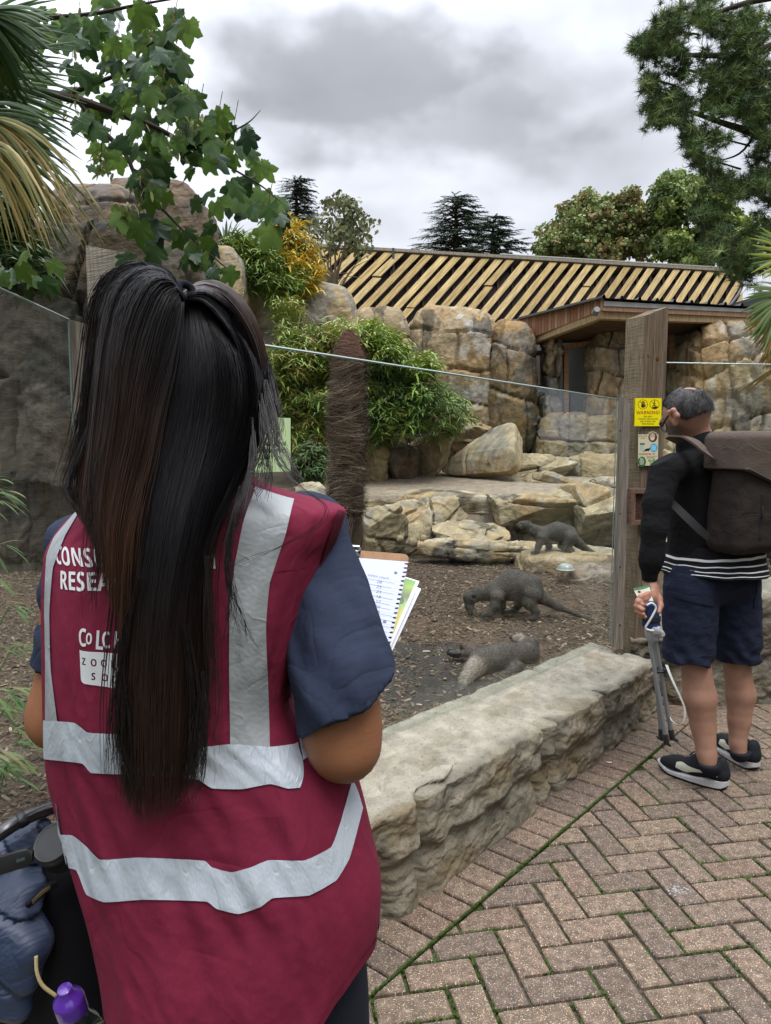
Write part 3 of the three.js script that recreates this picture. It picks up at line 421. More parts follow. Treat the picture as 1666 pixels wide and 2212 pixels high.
// a boulder or an outcrop: a blocky solid split into beds (normal to `bed`) and by joints
function rockGeo({ size, seed, n = 40, power = 3.2, bed = [0.15, 1, 0.1], bedding = 0.22, joint = 0.8, rough = 1, pal = PAL.tan, taper = 0, streak = 1, uvScale = 1, waist = 0, facet = 0, cracks = 1 }) {
  const B = V(...bed).normalize(), J = V(B.y, -B.x * 0.4, 0.35).normalize(), K = V().crossVectors(B, J).normalize(), g0 = new THREE.BoxGeometry(2, 2, 2, n, n, n); g0.deleteAttribute('uv'); g0.deleteAttribute('normal');
  const g = mergeVertices(g0, 1e-4), p = g.attributes.position, C = new Float32Array(p.count * 3), U = new Float32Array(p.count * 2), big = Math.max(size.x, size.y, size.z), R = rng(seed * 13 + 1);
  const facets = []; for (let i = 0; i < facet; i++) { const d = V(R() * 2 - 1, R() * 1.6 - 0.6, R() * 2 - 1).normalize(); facets.push([d, 0.55 + R() * 0.25]); }
  for (let i = 0; i < p.count; i++) {
    let x = p.getX(i), y = p.getY(i), z = p.getZ(i);
    const l = Math.pow(Math.pow(Math.abs(x), power) + Math.pow(Math.abs(y), power) + Math.pow(Math.abs(z), power), 1 / power); x /= l; y /= l; z /= l;
    for (const [d, h] of facets) { const q = x * d.x + y * d.y + z * d.z; if (q > h) { x -= d.x * (q - h) * 0.85; y -= d.y * (q - h) * 0.85; z -= d.z * (q - h) * 0.85; } }
    const nl = Math.hypot(x, y, z), nx = x / nl, ny = y / nl, nz = z / nl, tp = (1 - taper * (y * 0.5 + 0.5)) * (1 - waist * Math.exp(-y * y * 5));
    let X = x * size.x / 2 * tp, Y = y * size.y / 2, Z = z * size.z / 2 * tp;
    const s = X * B.x + Y * B.y + Z * B.z + 0.13 * fbm(X * 1.1 + seed, Y * 1.1, Z * 1.1, 3) * big * 0.3, q = s / (bedding * 1.9) + seed * 5.3, li = Math.floor(q), f = q - li;
    const h1 = hash(li, seed), h0 = hash(li - 1, seed), h2 = hash(li + 1, seed), off = (h1 - 0.5) * (1 - smooth(0.9, 1, f)) + (h2 - 0.5) * smooth(0.9, 1, f);
    const jj = (X * J.x + Y * J.y + Z * J.z + 0.1 * noise(X * 2, Y * 2, Z * 2 + seed)) / joint + h1 * 7, ji = Math.floor(jj), jf = jj - ji, kk = (X * K.x + Y * K.y + Z * K.z) / (joint * 1.4) + h0 * 5, kf = kk - Math.floor(kk);
    const gb = Math.exp(-Math.pow(Math.min(f, 1 - f) * bedding * 1.9 / (0.022 * big * 0.35 + 0.008), 2)) * smooth(-0.25, 0.1, noise(X * 1.7, Z * 1.7, li + seed)), gj = Math.exp(-Math.pow(Math.min(jf, 1 - jf) * joint / (0.02 * big * 0.35 + 0.008), 2)) * smooth(-0.1, 0.15, noise(ji * 1.7 + seed, li * 2.1, 3)), gk = Math.exp(-Math.pow(Math.min(kf, 1 - kf) * joint / 0.02, 2)) * 0.5;
    const cw = 0.5 * noise(X * 3, Y * 3, Z * 3 + seed), ch = X * 2.3 + Y * 1.1 + cw * 1.2 + seed, chip = 0.03 * (hash(Math.floor(ch * 1.7), Math.floor(Y * 3.1 + cw * 2 + Z * 1.3), seed) - 0.5);
    const d = rough * (Math.min(bedding, 0.3) * 0.3 * off + (hash(ji, li, seed) - 0.5) * Math.min(bedding, 0.3) * 0.22 - cracks * (0.09 * gb + 0.075 * gj + 0.03 * gk) * Math.min(1, big * 0.55) + 0.05 * Math.min(big, 2) * fbm(X * 1.3 + seed, Y * 1.3, Z * 1.3, 4) + chip + 0.022 * fbm(X * 5, Y * 5, Z * 5 + seed, 3) + 0.008 * noise(X * 16, Y * 16, Z * 16));
    X += nx * d; Y += ny * d; Z += nz * d; p.setXYZ(i, X, Y, Z);
    const crackTone = 1; const c = rockColor(X, Y, Z, seed, pal, off, streak); C[i * 3] = c[0] * crackTone; C[i * 3 + 1] = c[1] * crackTone; C[i * 3 + 2] = c[2] * crackTone;
    U[i * 2] = (X * 0.9 + Z * 0.6) * uvScale; U[i * 2 + 1] = (Y + Z * 0.35) * uvScale;
  }
  g.setAttribute('color', new THREE.BufferAttribute(C, 3)); g.setAttribute('uv', new THREE.BufferAttribute(U, 2)); g.computeVertexNormals(); return g;
}
// a rock from its measured frame on the photograph: left, top, right, bottom edges at a distance
function rock(label, [x0, y0, x1, y1], Z, depth, o = {}, name = 'boulder', category = 'boulder', group) {
  const a = at(x0, y1, Z), b = at(x1, y0, Z), size = V(Math.abs(b.x - a.x) * (o.wide || 1), b.y - a.y, depth);
  const m = mesh(name, rockGeo({ size, ...o }), o.smallMat || rockMat); m.position.set((a.x + b.x) / 2, (a.y + b.y) / 2, -Z - depth * (o.back ?? 0.3)); m.rotation.set(o.rx || 0, o.ry || 0, o.rz || 0); return tag(m, label, category, group);
}
function tiltedSlab(label, [x, y], Z, size, rot, seed, pal) { const m = mesh('boulder', rockGeo({ size: V(...size), seed, n: 56, bed: [0.1, 1, 0.1], bedding: 0.25, joint: 1.4, pal, power: 7, facet: 4, rough: 0.55 }), rockMat); m.position.copy(at(x, y, Z)); m.rotation.set(...rot); return tag(m, label, 'boulder'); }
// front row, beyond the water
rock('big pale slanting boulder with long diagonal cracks beside the fibrous trunk', [790, 1052, 1068, 1215], 9.9, 1.3, { seed: 3, n: 56, bed: [-0.5, 1, 0.25], bedding: 0.2, pal: PAL.pale, ry: 0.2, rz: 0.1, facet: 11 });
rock('pale flat-topped boulder with undercut foot behind the walking otter', [1018, 1056, 1256, 1168], 10.0, 1.5, { seed: 8, n: 52, bed: [0.12, 1, 0.2], bedding: 0.3, pal: PAL.pale, power: 4, facet: 9 });
rock('pale ledged boulder touching the timber batten above the otter tail', [1218, 1050, 1400, 1172], 9.95, 1.5, { seed: 11, n: 50, bed: [-0.25, 1, 0.2], bedding: 0.22, pal: PAL.pale, power: 4, facet: 9 });
rock('small low boulder in front of the big slanting boulder', [918, 1128, 1105, 1190], 9.35, 0.8, { seed: 14, n: 44, bed: [-0.3, 1, 0.3], bedding: 0.16, pal: PAL.pale, power: 2.8, facet: 10 });
rock('cracked boulder at the foot of the fibrous trunk', [735, 1075, 890, 1215], 9.2, 0.9, { seed: 17, n: 44, bed: [0.4, 1, 0.2], bedding: 0.2, joint: 0.4, pal: PAL.pale, facet: 10 });
rock('pale rock half hidden by the hair left of the fibrous trunk', [590, 1048, 745, 1230], 9.4, 1.0, { seed: 19, n: 40, bed: [0.2, 1, 0.1], bedding: 0.2, pal: PAL.pale, facet: 9 });
rock('continuous low rock bank behind the front boulders, holding up the sandy terrace', [330, 1066, 1830, 1180], 10.5, 0.9, { seed: 29, n: 100, bed: [0.1, 1, 0.2], bedding: 0.3, joint: 0.7, pal: PAL.pale, power: 7, back: 0.1 }, 'rock_bank', 'rock bank');
// rim of the pool
rock('long flat rim stone between the bark chips and the water', [905, 1172, 1190, 1216], 8.75, 0.55, { seed: 21, n: 56, bed: [0.03, 1, 0.5], bedding: 0.12, joint: 0.35, pal: PAL.tan, power: 3.5, rough: 0.8, back: 0.4, rz: -0.035 });
rock('flat layered ledge under the walking otter and the grey dome', [1130, 1196, 1400, 1262], 8.25, 1.0, { seed: 23, n: 60, bed: [-0.22, 1, 0.5], bedding: 0.1, joint: 0.6, pal: PAL.tan, power: 4, rough: 0.7, back: 0.45, rz: -0.02 });
rock('dark broken ledge rock low beside the timber batten', [1225, 1228, 1400, 1292], 7.7, 0.6, { seed: 26, n: 44, bed: [-0.35, 1, 0.3], bedding: 0.1, pal: PAL.brown, power: 3 });
for (const [k, [x, y, s]] of [[865, 1165, 0.1], [893, 1172, 0.13], [915, 1163, 0.09]].entries()) rock(['smallest round pebble beside the trunk foot among three pebbles', 'largest round pebble of the three by the trunk foot', 'round pebble nearest the low boulder'][k], [x - s * 80, y - s * 80, x + s * 80, y + s * 80], 9.0, s, { seed: 60 + k, n: 10, power: 2.1, rough: 0.1, cracks: 0, pal: PAL.tan }, 'pebble', 'pebble');
// behind the terrace
tiltedSlab('tall slanting block leaning right beside the bamboo', [938, 968], 12.6, [1.15, 0.5, 0.7], [0.25, 0.2, 0.78], 31, PAL.tan);
rock('dark layered block right of the trunk below the bamboo', [800, 945, 935, 1050], 12.2, 0.9, { seed: 33, n: 44, bed: [0.1, 1, 0.2], bedding: 0.14, pal: PAL.brown, power: 4, facet: 8 });
rock('narrow rounded rock close to the right side of the trunk', [765, 950, 838, 1055], 11.8, 0.8, { seed: 35, n: 36, bed: [0.4, 1, 0.2], pal: PAL.tan, facet: 9 });
tiltedSlab('largest tilted slab with smooth streaked face on the sandy terrace', [1040, 990], 12.3, [1.35, 0.42, 1.15], [0.6, -0.15, 0.5], 37, PAL.pale);
rock('small brown rock peeping over behind the tilted slab', [985, 905, 1065, 950], 13.2, 0.7, { seed: 39, n: 30, pal: PAL.ochre, facet: 9, bed: [-0.3, 1, 0] });
rock('low layered slab with sweeping bands on the terrace', [1092, 970, 1262, 1060], 12.4, 1.1, { seed: 41, n: 56, bed: [-0.25, 1, 0.25], bedding: 0.12, joint: 0.9, pal: PAL.pale, power: 3.5, facet: 8, rz: 0.05 });
rock('brown block lying before the layered slab', [1130, 1012, 1245, 1070], 11.6, 0.8, { seed: 43, n: 40, bed: [0.1, 1, 0.2], bedding: 0.2, pal: PAL.ochre, power: 4, facet: 9 });
rock('square boulder beside the timber batten at the back of the terrace', [1215, 978, 1400, 1070], 12.2, 1.2, { seed: 45, n: 44, bed: [0.1, 1, 0.2], bedding: 0.3, pal: PAL.tan, power: 4, facet: 8 });
rock('rounded rock low by the batten above the ledged boulder', [1268, 1025, 1400, 1078], 11.2, 0.8, { seed: 47, n: 36, pal: PAL.pale, power: 2.8, facet: 8 });
// the artificial cliff
rock('long rock wall bearing the yellow bush, left of the slatted roof', [450, 612, 765, 1000], 13.6, 2.2, { seed: 51, n: 84, bed: [0.05, 1, 0.1], bedding: 0.65, joint: 1.1, pal: PAL.ochre, power: 6 }, 'rock_wall', 'rock wall');
rock('rounded rock column behind the bamboo right of the fibrous trunk', [745, 655, 892, 980], 14.2, 1.9, { seed: 53, n: 72, bed: [0.12, 1, 0.1], bedding: 0.42, joint: 0.7, pal: PAL.ochre, power: 4 }, 'rock_column', 'rock column');
rock('broad rock column with white stains below the slatted roof', [876, 656, 1082, 990], 14.3, 2.0, { seed: 55, n: 84, bed: [0.05, 1, 0.12], bedding: 0.36, joint: 0.65, pal: [PAL.ochre[0], PAL.ochre[1], PAL.tan[2], [0.5, 0.48, 0.44]], power: 4 }, 'rock_column', 'rock column');
rock('dark seamed rock column left of the canopy', [1048, 686, 1168, 990], 14.1, 2.0, { seed: 57, n: 72, bed: [0.3, 1, 0.1], bedding: 0.45, joint: 0.7, pal: [[0.27, 0.19, 0.1], [0.34, 0.22, 0.1], [0.16, 0.145, 0.115], [0.3, 0.26, 0.2]], power: 3.2 }, 'rock_column', 'rock column');
rock('slim rock column left of the tall window under the canopy', [1172, 722, 1222, 1010], 14.3, 0.9, { seed: 59, n: 60, bed: [0.1, 1, 0.1], bedding: 0.22, joint: 0.4, pal: PAL.ochre, power: 4, waist: 0.15, rough: 1.4 }, 'rock_column', 'rock column');
rock('knobbly rock column between tall window and timber post', [1276, 690, 1366, 985], 13.9, 1.3, { seed: 61, n: 76, bed: [0.14, 1, 0.1], bedding: 0.24, joint: 0.45, pal: PAL.ochre, power: 4, waist: 0.12, rough: 1.4 }, 'rock_column', 'rock column');
rock('blocky rock base below the window under the canopy', [1165, 892, 1380, 1010], 13.7, 1.2, { seed: 63, n: 64, bed: [0.05, 1, 0.15], bedding: 0.3, joint: 0.45, pal: PAL.tan, power: 5 }, 'rock_wall', 'rock wall');
rock('wide fissured rock face behind the man with the backpack', [1474, 688, 1830, 1330], 13.2, 2.0, { seed: 65, n: 110, bed: [-0.25, 1, 0.15], bedding: 0.24, joint: 0.4, pal: PAL.tan, power: 7, rough: 1.35 }, 'rock_wall', 'rock wall');
rock('tan rock wall left of the fissured face, behind the warning sign', [1340, 900, 1475, 1330], 13.6, 1.2, { seed: 67, n: 64, bed: [0.1, 1, 0.1], bedding: 0.5, joint: 0.7, pal: PAL.tan, power: 5 }, 'rock_wall', 'rock wall');
rock('smooth pale boulder behind the man\'s collar', [1440, 928, 1600, 1200], 10.5, 1.2, { seed: 69, n: 44, pal: PAL.pale, power: 2.6, rough: 0.6 });
rock('layered pale rock low behind the man\'s hip', [1380, 1150, 1760, 1330], 8.4, 0.9, { seed: 71, n: 60, bed: [-0.15, 1, 0.3], bedding: 0.14, pal: PAL.tan, power: 4 });
// left side
rock('tall brown rock tower behind the maple leaves', [235, 378, 436, 720], 10.4, 2.2, { seed: 73, n: 80, bed: [0.06, 1, 0.1], bedding: 0.8, joint: 1.1, pal: PAL.brown, power: 5 }, 'rock_tower', 'rock tower');
rock('lower rock shoulder left of the rock tower', [118, 402, 300, 720], 10.0, 2.0, { seed: 75, n: 72, bed: [-0.12, 1, 0.1], bedding: 0.7, joint: 1.0, pal: PAL.brown, power: 4 }, 'rock_tower', 'rock tower');
rock('pale rock step between the rock tower and the green bush', [395, 522, 520, 760], 11.5, 1.4, { seed: 77, n: 60, bed: [0.1, 1, 0.1], bedding: 0.5, pal: PAL.tan, power: 4 }, 'rock_tower', 'rock tower');
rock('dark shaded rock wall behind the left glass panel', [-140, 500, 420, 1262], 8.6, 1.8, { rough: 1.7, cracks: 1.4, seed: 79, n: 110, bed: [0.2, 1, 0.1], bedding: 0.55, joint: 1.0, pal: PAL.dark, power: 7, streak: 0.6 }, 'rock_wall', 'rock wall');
// far slope that the cliff retains
{ const b = new MB(); b.grid(40, 10, (i, j) => { const x = -14 + i * 34, z = -15 - j * 30; return [V(x, 1.6 + 1.6 * Math.sin(j * 1.5) + 0.4 * fbm(x * 0.4, z * 0.4, 2, 3), z), null, x, z]; }); structure('planted_bank', b.geo(), soilMat); }

// ---------- the long roof clad in diagonal slats ----------
const slatWood = [[0.50, 0.375, 0.165], [0.55, 0.42, 0.2], [0.44, 0.325, 0.145], [0.52, 0.405, 0.2]].map((c, i) => woodMat(...c, 1.2 + 0.2 * i));
const darkTimber = std({ color: lin(0.05, 0.03, 0.024), map: scaled(T.wood, 1), roughness: 0.9 });
{
  const TL = at(632, 531, 20.2), TR = at(1606, 589, 23.6), BLc = at(632, 700, 18.6), BRc = at(1606, 742, 22.2);
  const t = thing('slatted_roof', 'long roof clad in tan diagonal timber slats over dark boarding, above the cliff', 'slatted roof', V(BLc.x, BLc.y, BLc.z));
  const n = V().subVectors(TR, TL).cross(V().subVectors(BLc, TL)).normalize(); if (n.z < 0) n.negate();
  const S = (s, k, d = 0) => BLc.clone().lerp(BRc, s).lerp(TL.clone().lerp(TR, s), k).addScaledVector(n, d);
  const slab = (poly, d, th) => slabGeo(poly.map(([s, k]) => S(s, k, d)), n.clone().multiplyScalar(-th));
  part('backing', slab([[0, 0], [1, 0], [1, 1], [0, 1]], -0.28, 0.06), std({ color: lin(0.022, 0.016, 0.018), roughness: 0.95 }), t);
  const r = rng(21), P = 0.0305, W = 0.0168, shift = 0.15;
  for (let i = 0; i < 32; i++) part('batten', slab([[i / 31 * 0.995, 0], [i / 31 * 0.995 + 0.005, 0], [i / 31 * 0.995 + 0.005, 0.985], [i / 31 * 0.995, 0.985]], -0.16, 0.1), darkTimber, t);
  for (let i = -6; i < 31; i++) {
    const s0 = i * P + 0.004 * r(), jig = (r() - 0.5) * 0.003, sh = lerp(0.150, 0.108, clamp(s0 + 0.08)) + jig, clip = (poly) => { let p = poly; for (const [ax, lim, sg] of [[0, 0, 1], [0, 0.9985, -1]]) { const o = []; p.forEach((a, k) => { const b = p[(k + 1) % p.length], da = sg * (a[ax] - lim), db = sg * (b[ax] - lim); if (da >= 0) o.push(a); if (da * db < 0) { const q = da / (da - db); o.push([lerp(a[0], b[0], q), lerp(a[1], b[1], q)]); } }); p = o; } return p; };
    const cut = r() < 0.14 ? 0.25 + r() * 0.5 : 0, m = slatWood[Math.floor(r() * 4)], pieces = cut ? [[0, cut - 0.006, 0], [cut + 0.006, 1, (r() - 0.5) * 0.008]] : [[0, 1, 0]];
    for (const [k0, k1, off] of pieces) { const poly = clip([[s0 + sh * k0 + off, k0], [s0 + W + sh * k0 + off, k0], [s0 + W + sh * k1 + off, k1 * 0.985], [s0 + sh * k1 + off, k1 * 0.985]]); if (poly.length > 2) part('slat', uvSlat(slab(poly, (r() - 0.5) * 0.015, 0.05)), m, t); }
  }
  function uvSlat(g) { const p = g.attributes.position, uv = g.attributes.uv, e = V().subVectors(S(shift, 1), S(0, 0)).normalize(), f = V().crossVectors(n, e), q = V(), o = r() * 9; for (let i = 0; i < p.count; i++) { q.fromBufferAttribute(p, i); uv.setXY(i, q.dot(f) + o, q.dot(e) + o); } return g; }
  part('ridge_cap', slab([[-0.002, 0.988], [1.002, 0.988], [1.002, 1.03], [-0.002, 1.03]], 0.05, 0.5), std({ color: lin(0.2, 0.17, 0.13), map: scaled(T.wood, 1), roughness: 0.8 }), t);
  part('drip_edge', slab([[0.42, 1.03], [1.0, 1.03], [1.0, 1.045], [0.42, 1.045]], 0.06, 0.6), std({ color: lin(0.12, 0.12, 0.11), roughness: 0.5, metalness: 0.4 }), t);
  part('downpipe', tubeGeo([S(0.985, 1, 0.1), S(0.99, 0.75, 0.1), S(0.945, 0.35, 0.08), S(0.925, 0, 0.08)], 0.045, 8, 16), std({ color: lin(0.04, 0.04, 0.045), roughness: 0.4 }), t);
  const p0 = S(0.195, 0.99, 0.15); part('rain_pipe', tubeGeo([p0, p0.clone().setY(p0.y - 2.0)], 0.035, 8), std({ color: lin(0.05, 0.05, 0.05), roughness: 0.5 }), t);
}
// a low dark roof at the far right, behind the palm
{ const a = at(1585, 655, 21), b = at(1760, 600, 21); const t = mesh('dark_roof', slabGeo([a, b, b.clone().add(V(0, -1.4, 0)), a.clone().add(V(0, -0.7, 0))], V(0, 0, -3)), std({ color: lin(0.03, 0.032, 0.04), roughness: 0.5 })); tag(t, 'small dark blue-grey roof edge behind the palm on the right', 'roof'); }

// ---------- the timber canopy and its windows ----------
{
  const cor = at(1303, 640, 12.6), t = thing('canopy_building', 'timber canopy with corrugated roof and glazed openings between rock columns', 'canopy building', V(cor.x, 0, cor.z));
  const ZL = 14.6, ZC = 12.6, ZR = 13.3, xr = 1780, yr = (x, a, b) => lerp(a, b, (x - 1303) / 307);
  const boardMats = [[0.40, 0.215, 0.13], [0.45, 0.26, 0.165], [0.35, 0.18, 0.105], [0.5, 0.32, 0.21]].map((c) => woodMat(...c, 2));
  const quad = (a, b, c, d, push) => slabGeo([a, b, c, d], push);
  const back = V(0.04, 0, -0.05), r = rng(31), nB = 26;
  // left fascia: upright boards
  for (let i = 0; i < nB; i++) { const k0 = i / nB + 0.0015, k1 = (i + 1) / nB - 0.0015, e = (k, top) => { const x = lerp(1121, 1303, k), Z = lerp(ZL, ZC, k); return at(x, top ? lerp(692, 643, k) : lerp(740, 669, k), Z); }; const o = V(0, 0, (r() - 0.5) * 0.012); part('cladding_board', quad(e(k0, 0).add(o), e(k1, 0).add(o), e(k1, 1).add(o), e(k0, 1).add(o), back), boardMats[Math.floor(r() * 4)], t); }
  const beam = woodMat(0.46, 0.34, 0.19, 1.5), metal = std({ color: lin(0.36, 0.35, 0.35), roughness: 0.5, metalness: 0.3 });
  part('beam', quad(at(1128, 750, ZL + 0.05), at(1299, 687, ZC + 0.1), at(1299, 668.5, ZC + 0.1), at(1128, 739, ZL + 0.05), V(0.1, 0, -0.15)), beam, t);
  // right-hand edge
  part('beam', quad(at(1296, 688, ZC + 0.05), at(xr, yr(xr, 688, 699), ZR + 0.3), at(xr, yr(xr, 671, 684), ZR + 0.3), at(1296, 670.5, ZC + 0.05), V(0, 0, -0.18)), beam, t);
  part('trim_board', quad(at(1303, 671, ZC), at(xr, yr(xr, 671, 685), ZR + 0.3), at(xr, yr(xr, 661, 675), ZR + 0.3), at(1303, 661, ZC), V(0, 0, -0.05)), boardMats[3], t);
  part('metal_trim', quad(at(1305, 660.5, ZC - 0.02), at(xr, yr(xr, 660.5, 674.5), ZR + 0.28), at(xr, yr(xr, 650, 667), ZR + 0.28), at(1305, 650, ZC - 0.02), V(0, 0, -0.05)), metal, t);
  { // corrugated sheet
    const b = new MB(), dark = std({ color: lin(0.10, 0.10, 0.105), roughness: 0.45, metalness: 0.5 });
    const A = at(1301, 643, ZC - 0.1), Bq = at(xr, yr(xr, 643, 661), ZR + 0.2), L = A.distanceTo(Bq), bk = V(0.4, 0.25, -5);
    b.grid(400, 3, (i, j) => { const w = (i * L / 0.33) % 1, h = w < 0.22 ? smooth(0, 0.06, w) * (1 - smooth(0.16, 0.22, w)) : 0; const p = A.clone().lerp(Bq, i).addScaledVector(bk, j); p.y += h * 0.05; return [p]; });
    part('roof_sheet', b.geo(), dark, t);
    const A2 = at(1119, 690, ZL - 0.05), q = A.clone(); part('roof_verge', quad(A2, q, q.clone().add(V(0, 0.035, 0)), A2.clone().add(V(0, 0.04, 0)), V(0.6, 0.1, -2.5)), dark, t);
  }
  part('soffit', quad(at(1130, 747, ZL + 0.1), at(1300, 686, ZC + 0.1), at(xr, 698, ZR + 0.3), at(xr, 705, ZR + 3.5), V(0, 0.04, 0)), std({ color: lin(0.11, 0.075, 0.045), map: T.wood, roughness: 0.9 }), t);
  { const q = new THREE.CylinderGeometry(0.05, 0.06, 0.12, 12); const p = at(1288, 672, ZC - 0.05); q.rotateX(1.2); q.translate(p.x, p.y, p.z); part('lamp', q, std({ color: lin(0.14, 0.14, 0.13), roughness: 0.5 }), t); }
  // dark room behind the openings
  const room = std({ color: lin(0.09, 0.085, 0.075), roughness: 0.95 });
  { const a = at(1100, 1010, 17.4), b = at(1800, 690, 17.4); part('room_wall', boxAt(b.x - a.x, b.y - a.y, 0.1, V((a.x + b.x) / 2, (a.y + b.y) / 2, -17.4)), std({ color: lin(0.17, 0.165, 0.15), roughness: 0.95 }), t); }
  const frameM = woodMat(0.45, 0.26, 0.15, 2), paneM = phys({ color: lin(0.8, 0.84, 0.82), transmission: 1, thickness: 0, roughness: 0, ior: 1.5 });
  const win = (x0, y0, x1, y1, Z, head = y0) => { const A = at(x0, y1, Z), B = at(x1, y1, Z), C = at(x1, head, Z), D = at(x0, y0, Z), w = 0.085, g = []; const bar = (p, q, u) => quad(p, q, q.clone().add(u), p.clone().add(u), V(0, 0, -0.12)); g.push(bar(A, B, V(0, w, 0)), bar(D.clone().add(V(0, -w, 0)), C.clone().add(V(0, -w, 0)), V(0, w, 0)), bar(A.clone().add(V(0, w, 0.0)), D.clone().add(V(0, -w, 0)), V(w, 0, 0)), bar(B.clone().add(V(-w, w, 0)), C.clone().add(V(-w, -w, 0)), V(w, 0, 0))); const f = part('window', mergeGeometries(g), frameM, t); const pn = new MB(); const o = [A, B, C, D].map((p) => pn.v(p.x, p.y, p.z - 0.06)); pn.quad(...o); part('pane', pn.geo(), paneM, f); return f; };
  win(1219, 746, 1280, 902, 14.35, 734); win(1150, 760, 1178, 842, 15.0, 755); win(1392, 722, 1458, 905, 14.3);
}

// ---------- plants ----------
const leafMat = (r, g, b, o = {}) => phys({ color: lin(r, g, b), roughness: 0.6, specularIntensity: 0.35, transmission: 0.25, thickness: 0, side: THREE.DoubleSide, ...o });
const white = std({ color: lin(1, 1, 1), roughness: 0.75, side: THREE.DoubleSide });
const leafWhite = phys({ color: lin(1, 1, 1), roughness: 0.62, specularIntensity: 0.5, transmission: 0.42, thickness: 0, side: THREE.DoubleSide });
const bark = std({ color: lin(0.075, 0.058, 0.042), map: T.wood, bumpMap: T.rough, bumpScale: 0.02, roughness: 0.95 });
// sprig geometries
function blade(b, base, dir, len, w, droop = 0.3, seg = 3, fold = 0.25) {   // a lance-shaped leaf with a fold
  const up = V(0, 1, 0), d = dir.clone().normalize(), s = V().crossVectors(d, up); if (s.lengthSq() < 1e-4) s.set(1, 0, 0); s.normalize(); const n = V().crossVectors(s, d), o = b.p.length / 3;
  for (let k = 0; k <= seg; k++) { const t = k / seg, c = base.clone().addScaledVector(d, len * t); c.y -= droop * len * t * t; const ww = w * (k === seg ? 0.02 : Math.pow(Math.sin(Math.PI * Math.min(0.98, t * 0.8 + 0.14)), 0.8)); for (const e of [-1, 0, 1]) { const q = c.clone().addScaledVector(s, e * ww / 2).addScaledVector(n, Math.abs(e) * fold * ww / 2); b.v(q.x, q.y, q.z, null, (e + 1) / 2, t); } }
  for (let k = 0; k < seg; k++) for (const e of [0, 1]) { const a = o + k * 3 + e; b.quad(a, a + 1, a + 4, a + 3); }
}
function sprig(seed, n, len, w, spread = 1, droop = 0.35, stem = 1) { const r = rng(seed), b = new MB(); for (let i = 0; i < n; i++) { const a = r() * 6.283, e = -0.5 + r() * 1.2; blade(b, V((r() - 0.5) * len * stem, (r() - 0.5) * len * stem, (r() - 0.5) * len * stem), V(Math.cos(a) * spread, e, Math.sin(a) * spread), len * (0.7 + r() * 0.5), w, droop, 2); } return b.geo(); }
function broadSprig(seed, n, s) { const r = rng(seed), b = new MB(); for (let i = 0; i < n; i++) { const c = V((r() - 0.5) * 2.4 * s, (r() - 0.5) * 2.0 * s, (r() - 0.5) * 2.4 * s), u = V(r() - 0.5, (r() - 0.7) * 0.8, r() - 0.5).normalize(), v = V(r() - 0.5, r() - 0.5, r() - 0.5).cross(u).normalize(), l = s * (0.6 + r() * 0.5), w = l * 0.42; const p = [[0, 0], [0.3, -1], [0.65, -0.85], [1, 0], [0.65, 0.85], [0.3, 1]].map(([a, e]) => { const q = c.clone().addScaledVector(u, a * l).addScaledVector(v, e * w); q.y -= a * a * l * 0.25; return b.v(q.x, q.y, q.z); }); b.tri(p[0], p[1], p[2]); b.tri(p[0], p[2], p[3]); b.tri(p[0], p[3], p[4]); b.tri(p[0], p[4], p[5]); } return b.geo(); }
function needleTuft(seed, n, len, w) { const r = rng(seed), b = new MB(); for (let i = 0; i < n; i++) { const a = r() * 6.283, e = r() * 1.9 - 0.75, d = V(Math.cos(a) * Math.cos(e), Math.sin(e), Math.sin(a) * Math.cos(e)), s = V(r() - 0.5, r() - 0.5, r() - 0.5).cross(d).normalize().multiplyScalar(w), c = V((r() - 0.5) * 0.3 * len, (r() - 0.5) * 0.3 * len, (r() - 0.5) * 0.3 * len); const p = b.v(c.x + s.x, c.y + s.y, c.z + s.z), q = b.v(c.x - s.x, c.y - s.y, c.z - s.z), t = c.clone().addScaledVector(d, len * (0.6 + r() * 0.5)); b.tri(p, q, b.v(t.x, t.y, t.z)); } return b.geo(); }
// put copies of a few sprig shapes at spots [point, scale, colour] as one uncountable part
function foliage(name, parent, geos, spots, mat = leafWhite, seed = 1, upright = 0.9) {
  const r = rng(seed), M = new THREE.Matrix4(), Q = new THREE.Quaternion(), E3 = new THREE.Euler();
  geos.forEach((g, k) => { const mine = spots.filter((_, i) => i % geos.length === k), im = new THREE.InstancedMesh(g, mat, mine.length); mine.forEach(([p, s, c, dir], i) => { E3.set((r() - 0.5) * upright, r() * 6.283, (r() - 0.5) * upright, 'YXZ'); if (dir) E3.set((r() - 0.5) * 0.8, Math.atan2(-dir.z, dir.x), Math.asin(clamp(dir.y, -1, 1)), 'YXZ'); M.compose(p.clone().sub(parent.position), Q.setFromEuler(E3), V(s, s, s)); im.setMatrixAt(i, M); im.setColorAt(i, lin(...c)); }); im.name = name; tag(im, null, null, null, 'stuff'); parent.add(im); });
}
const tone = (r, c, a = 0.5) => { const k = 1 - a / 2 + a * r(); return [c[0] * k * (0.9 + 0.2 * r()), c[1] * k, c[2] * k]; };
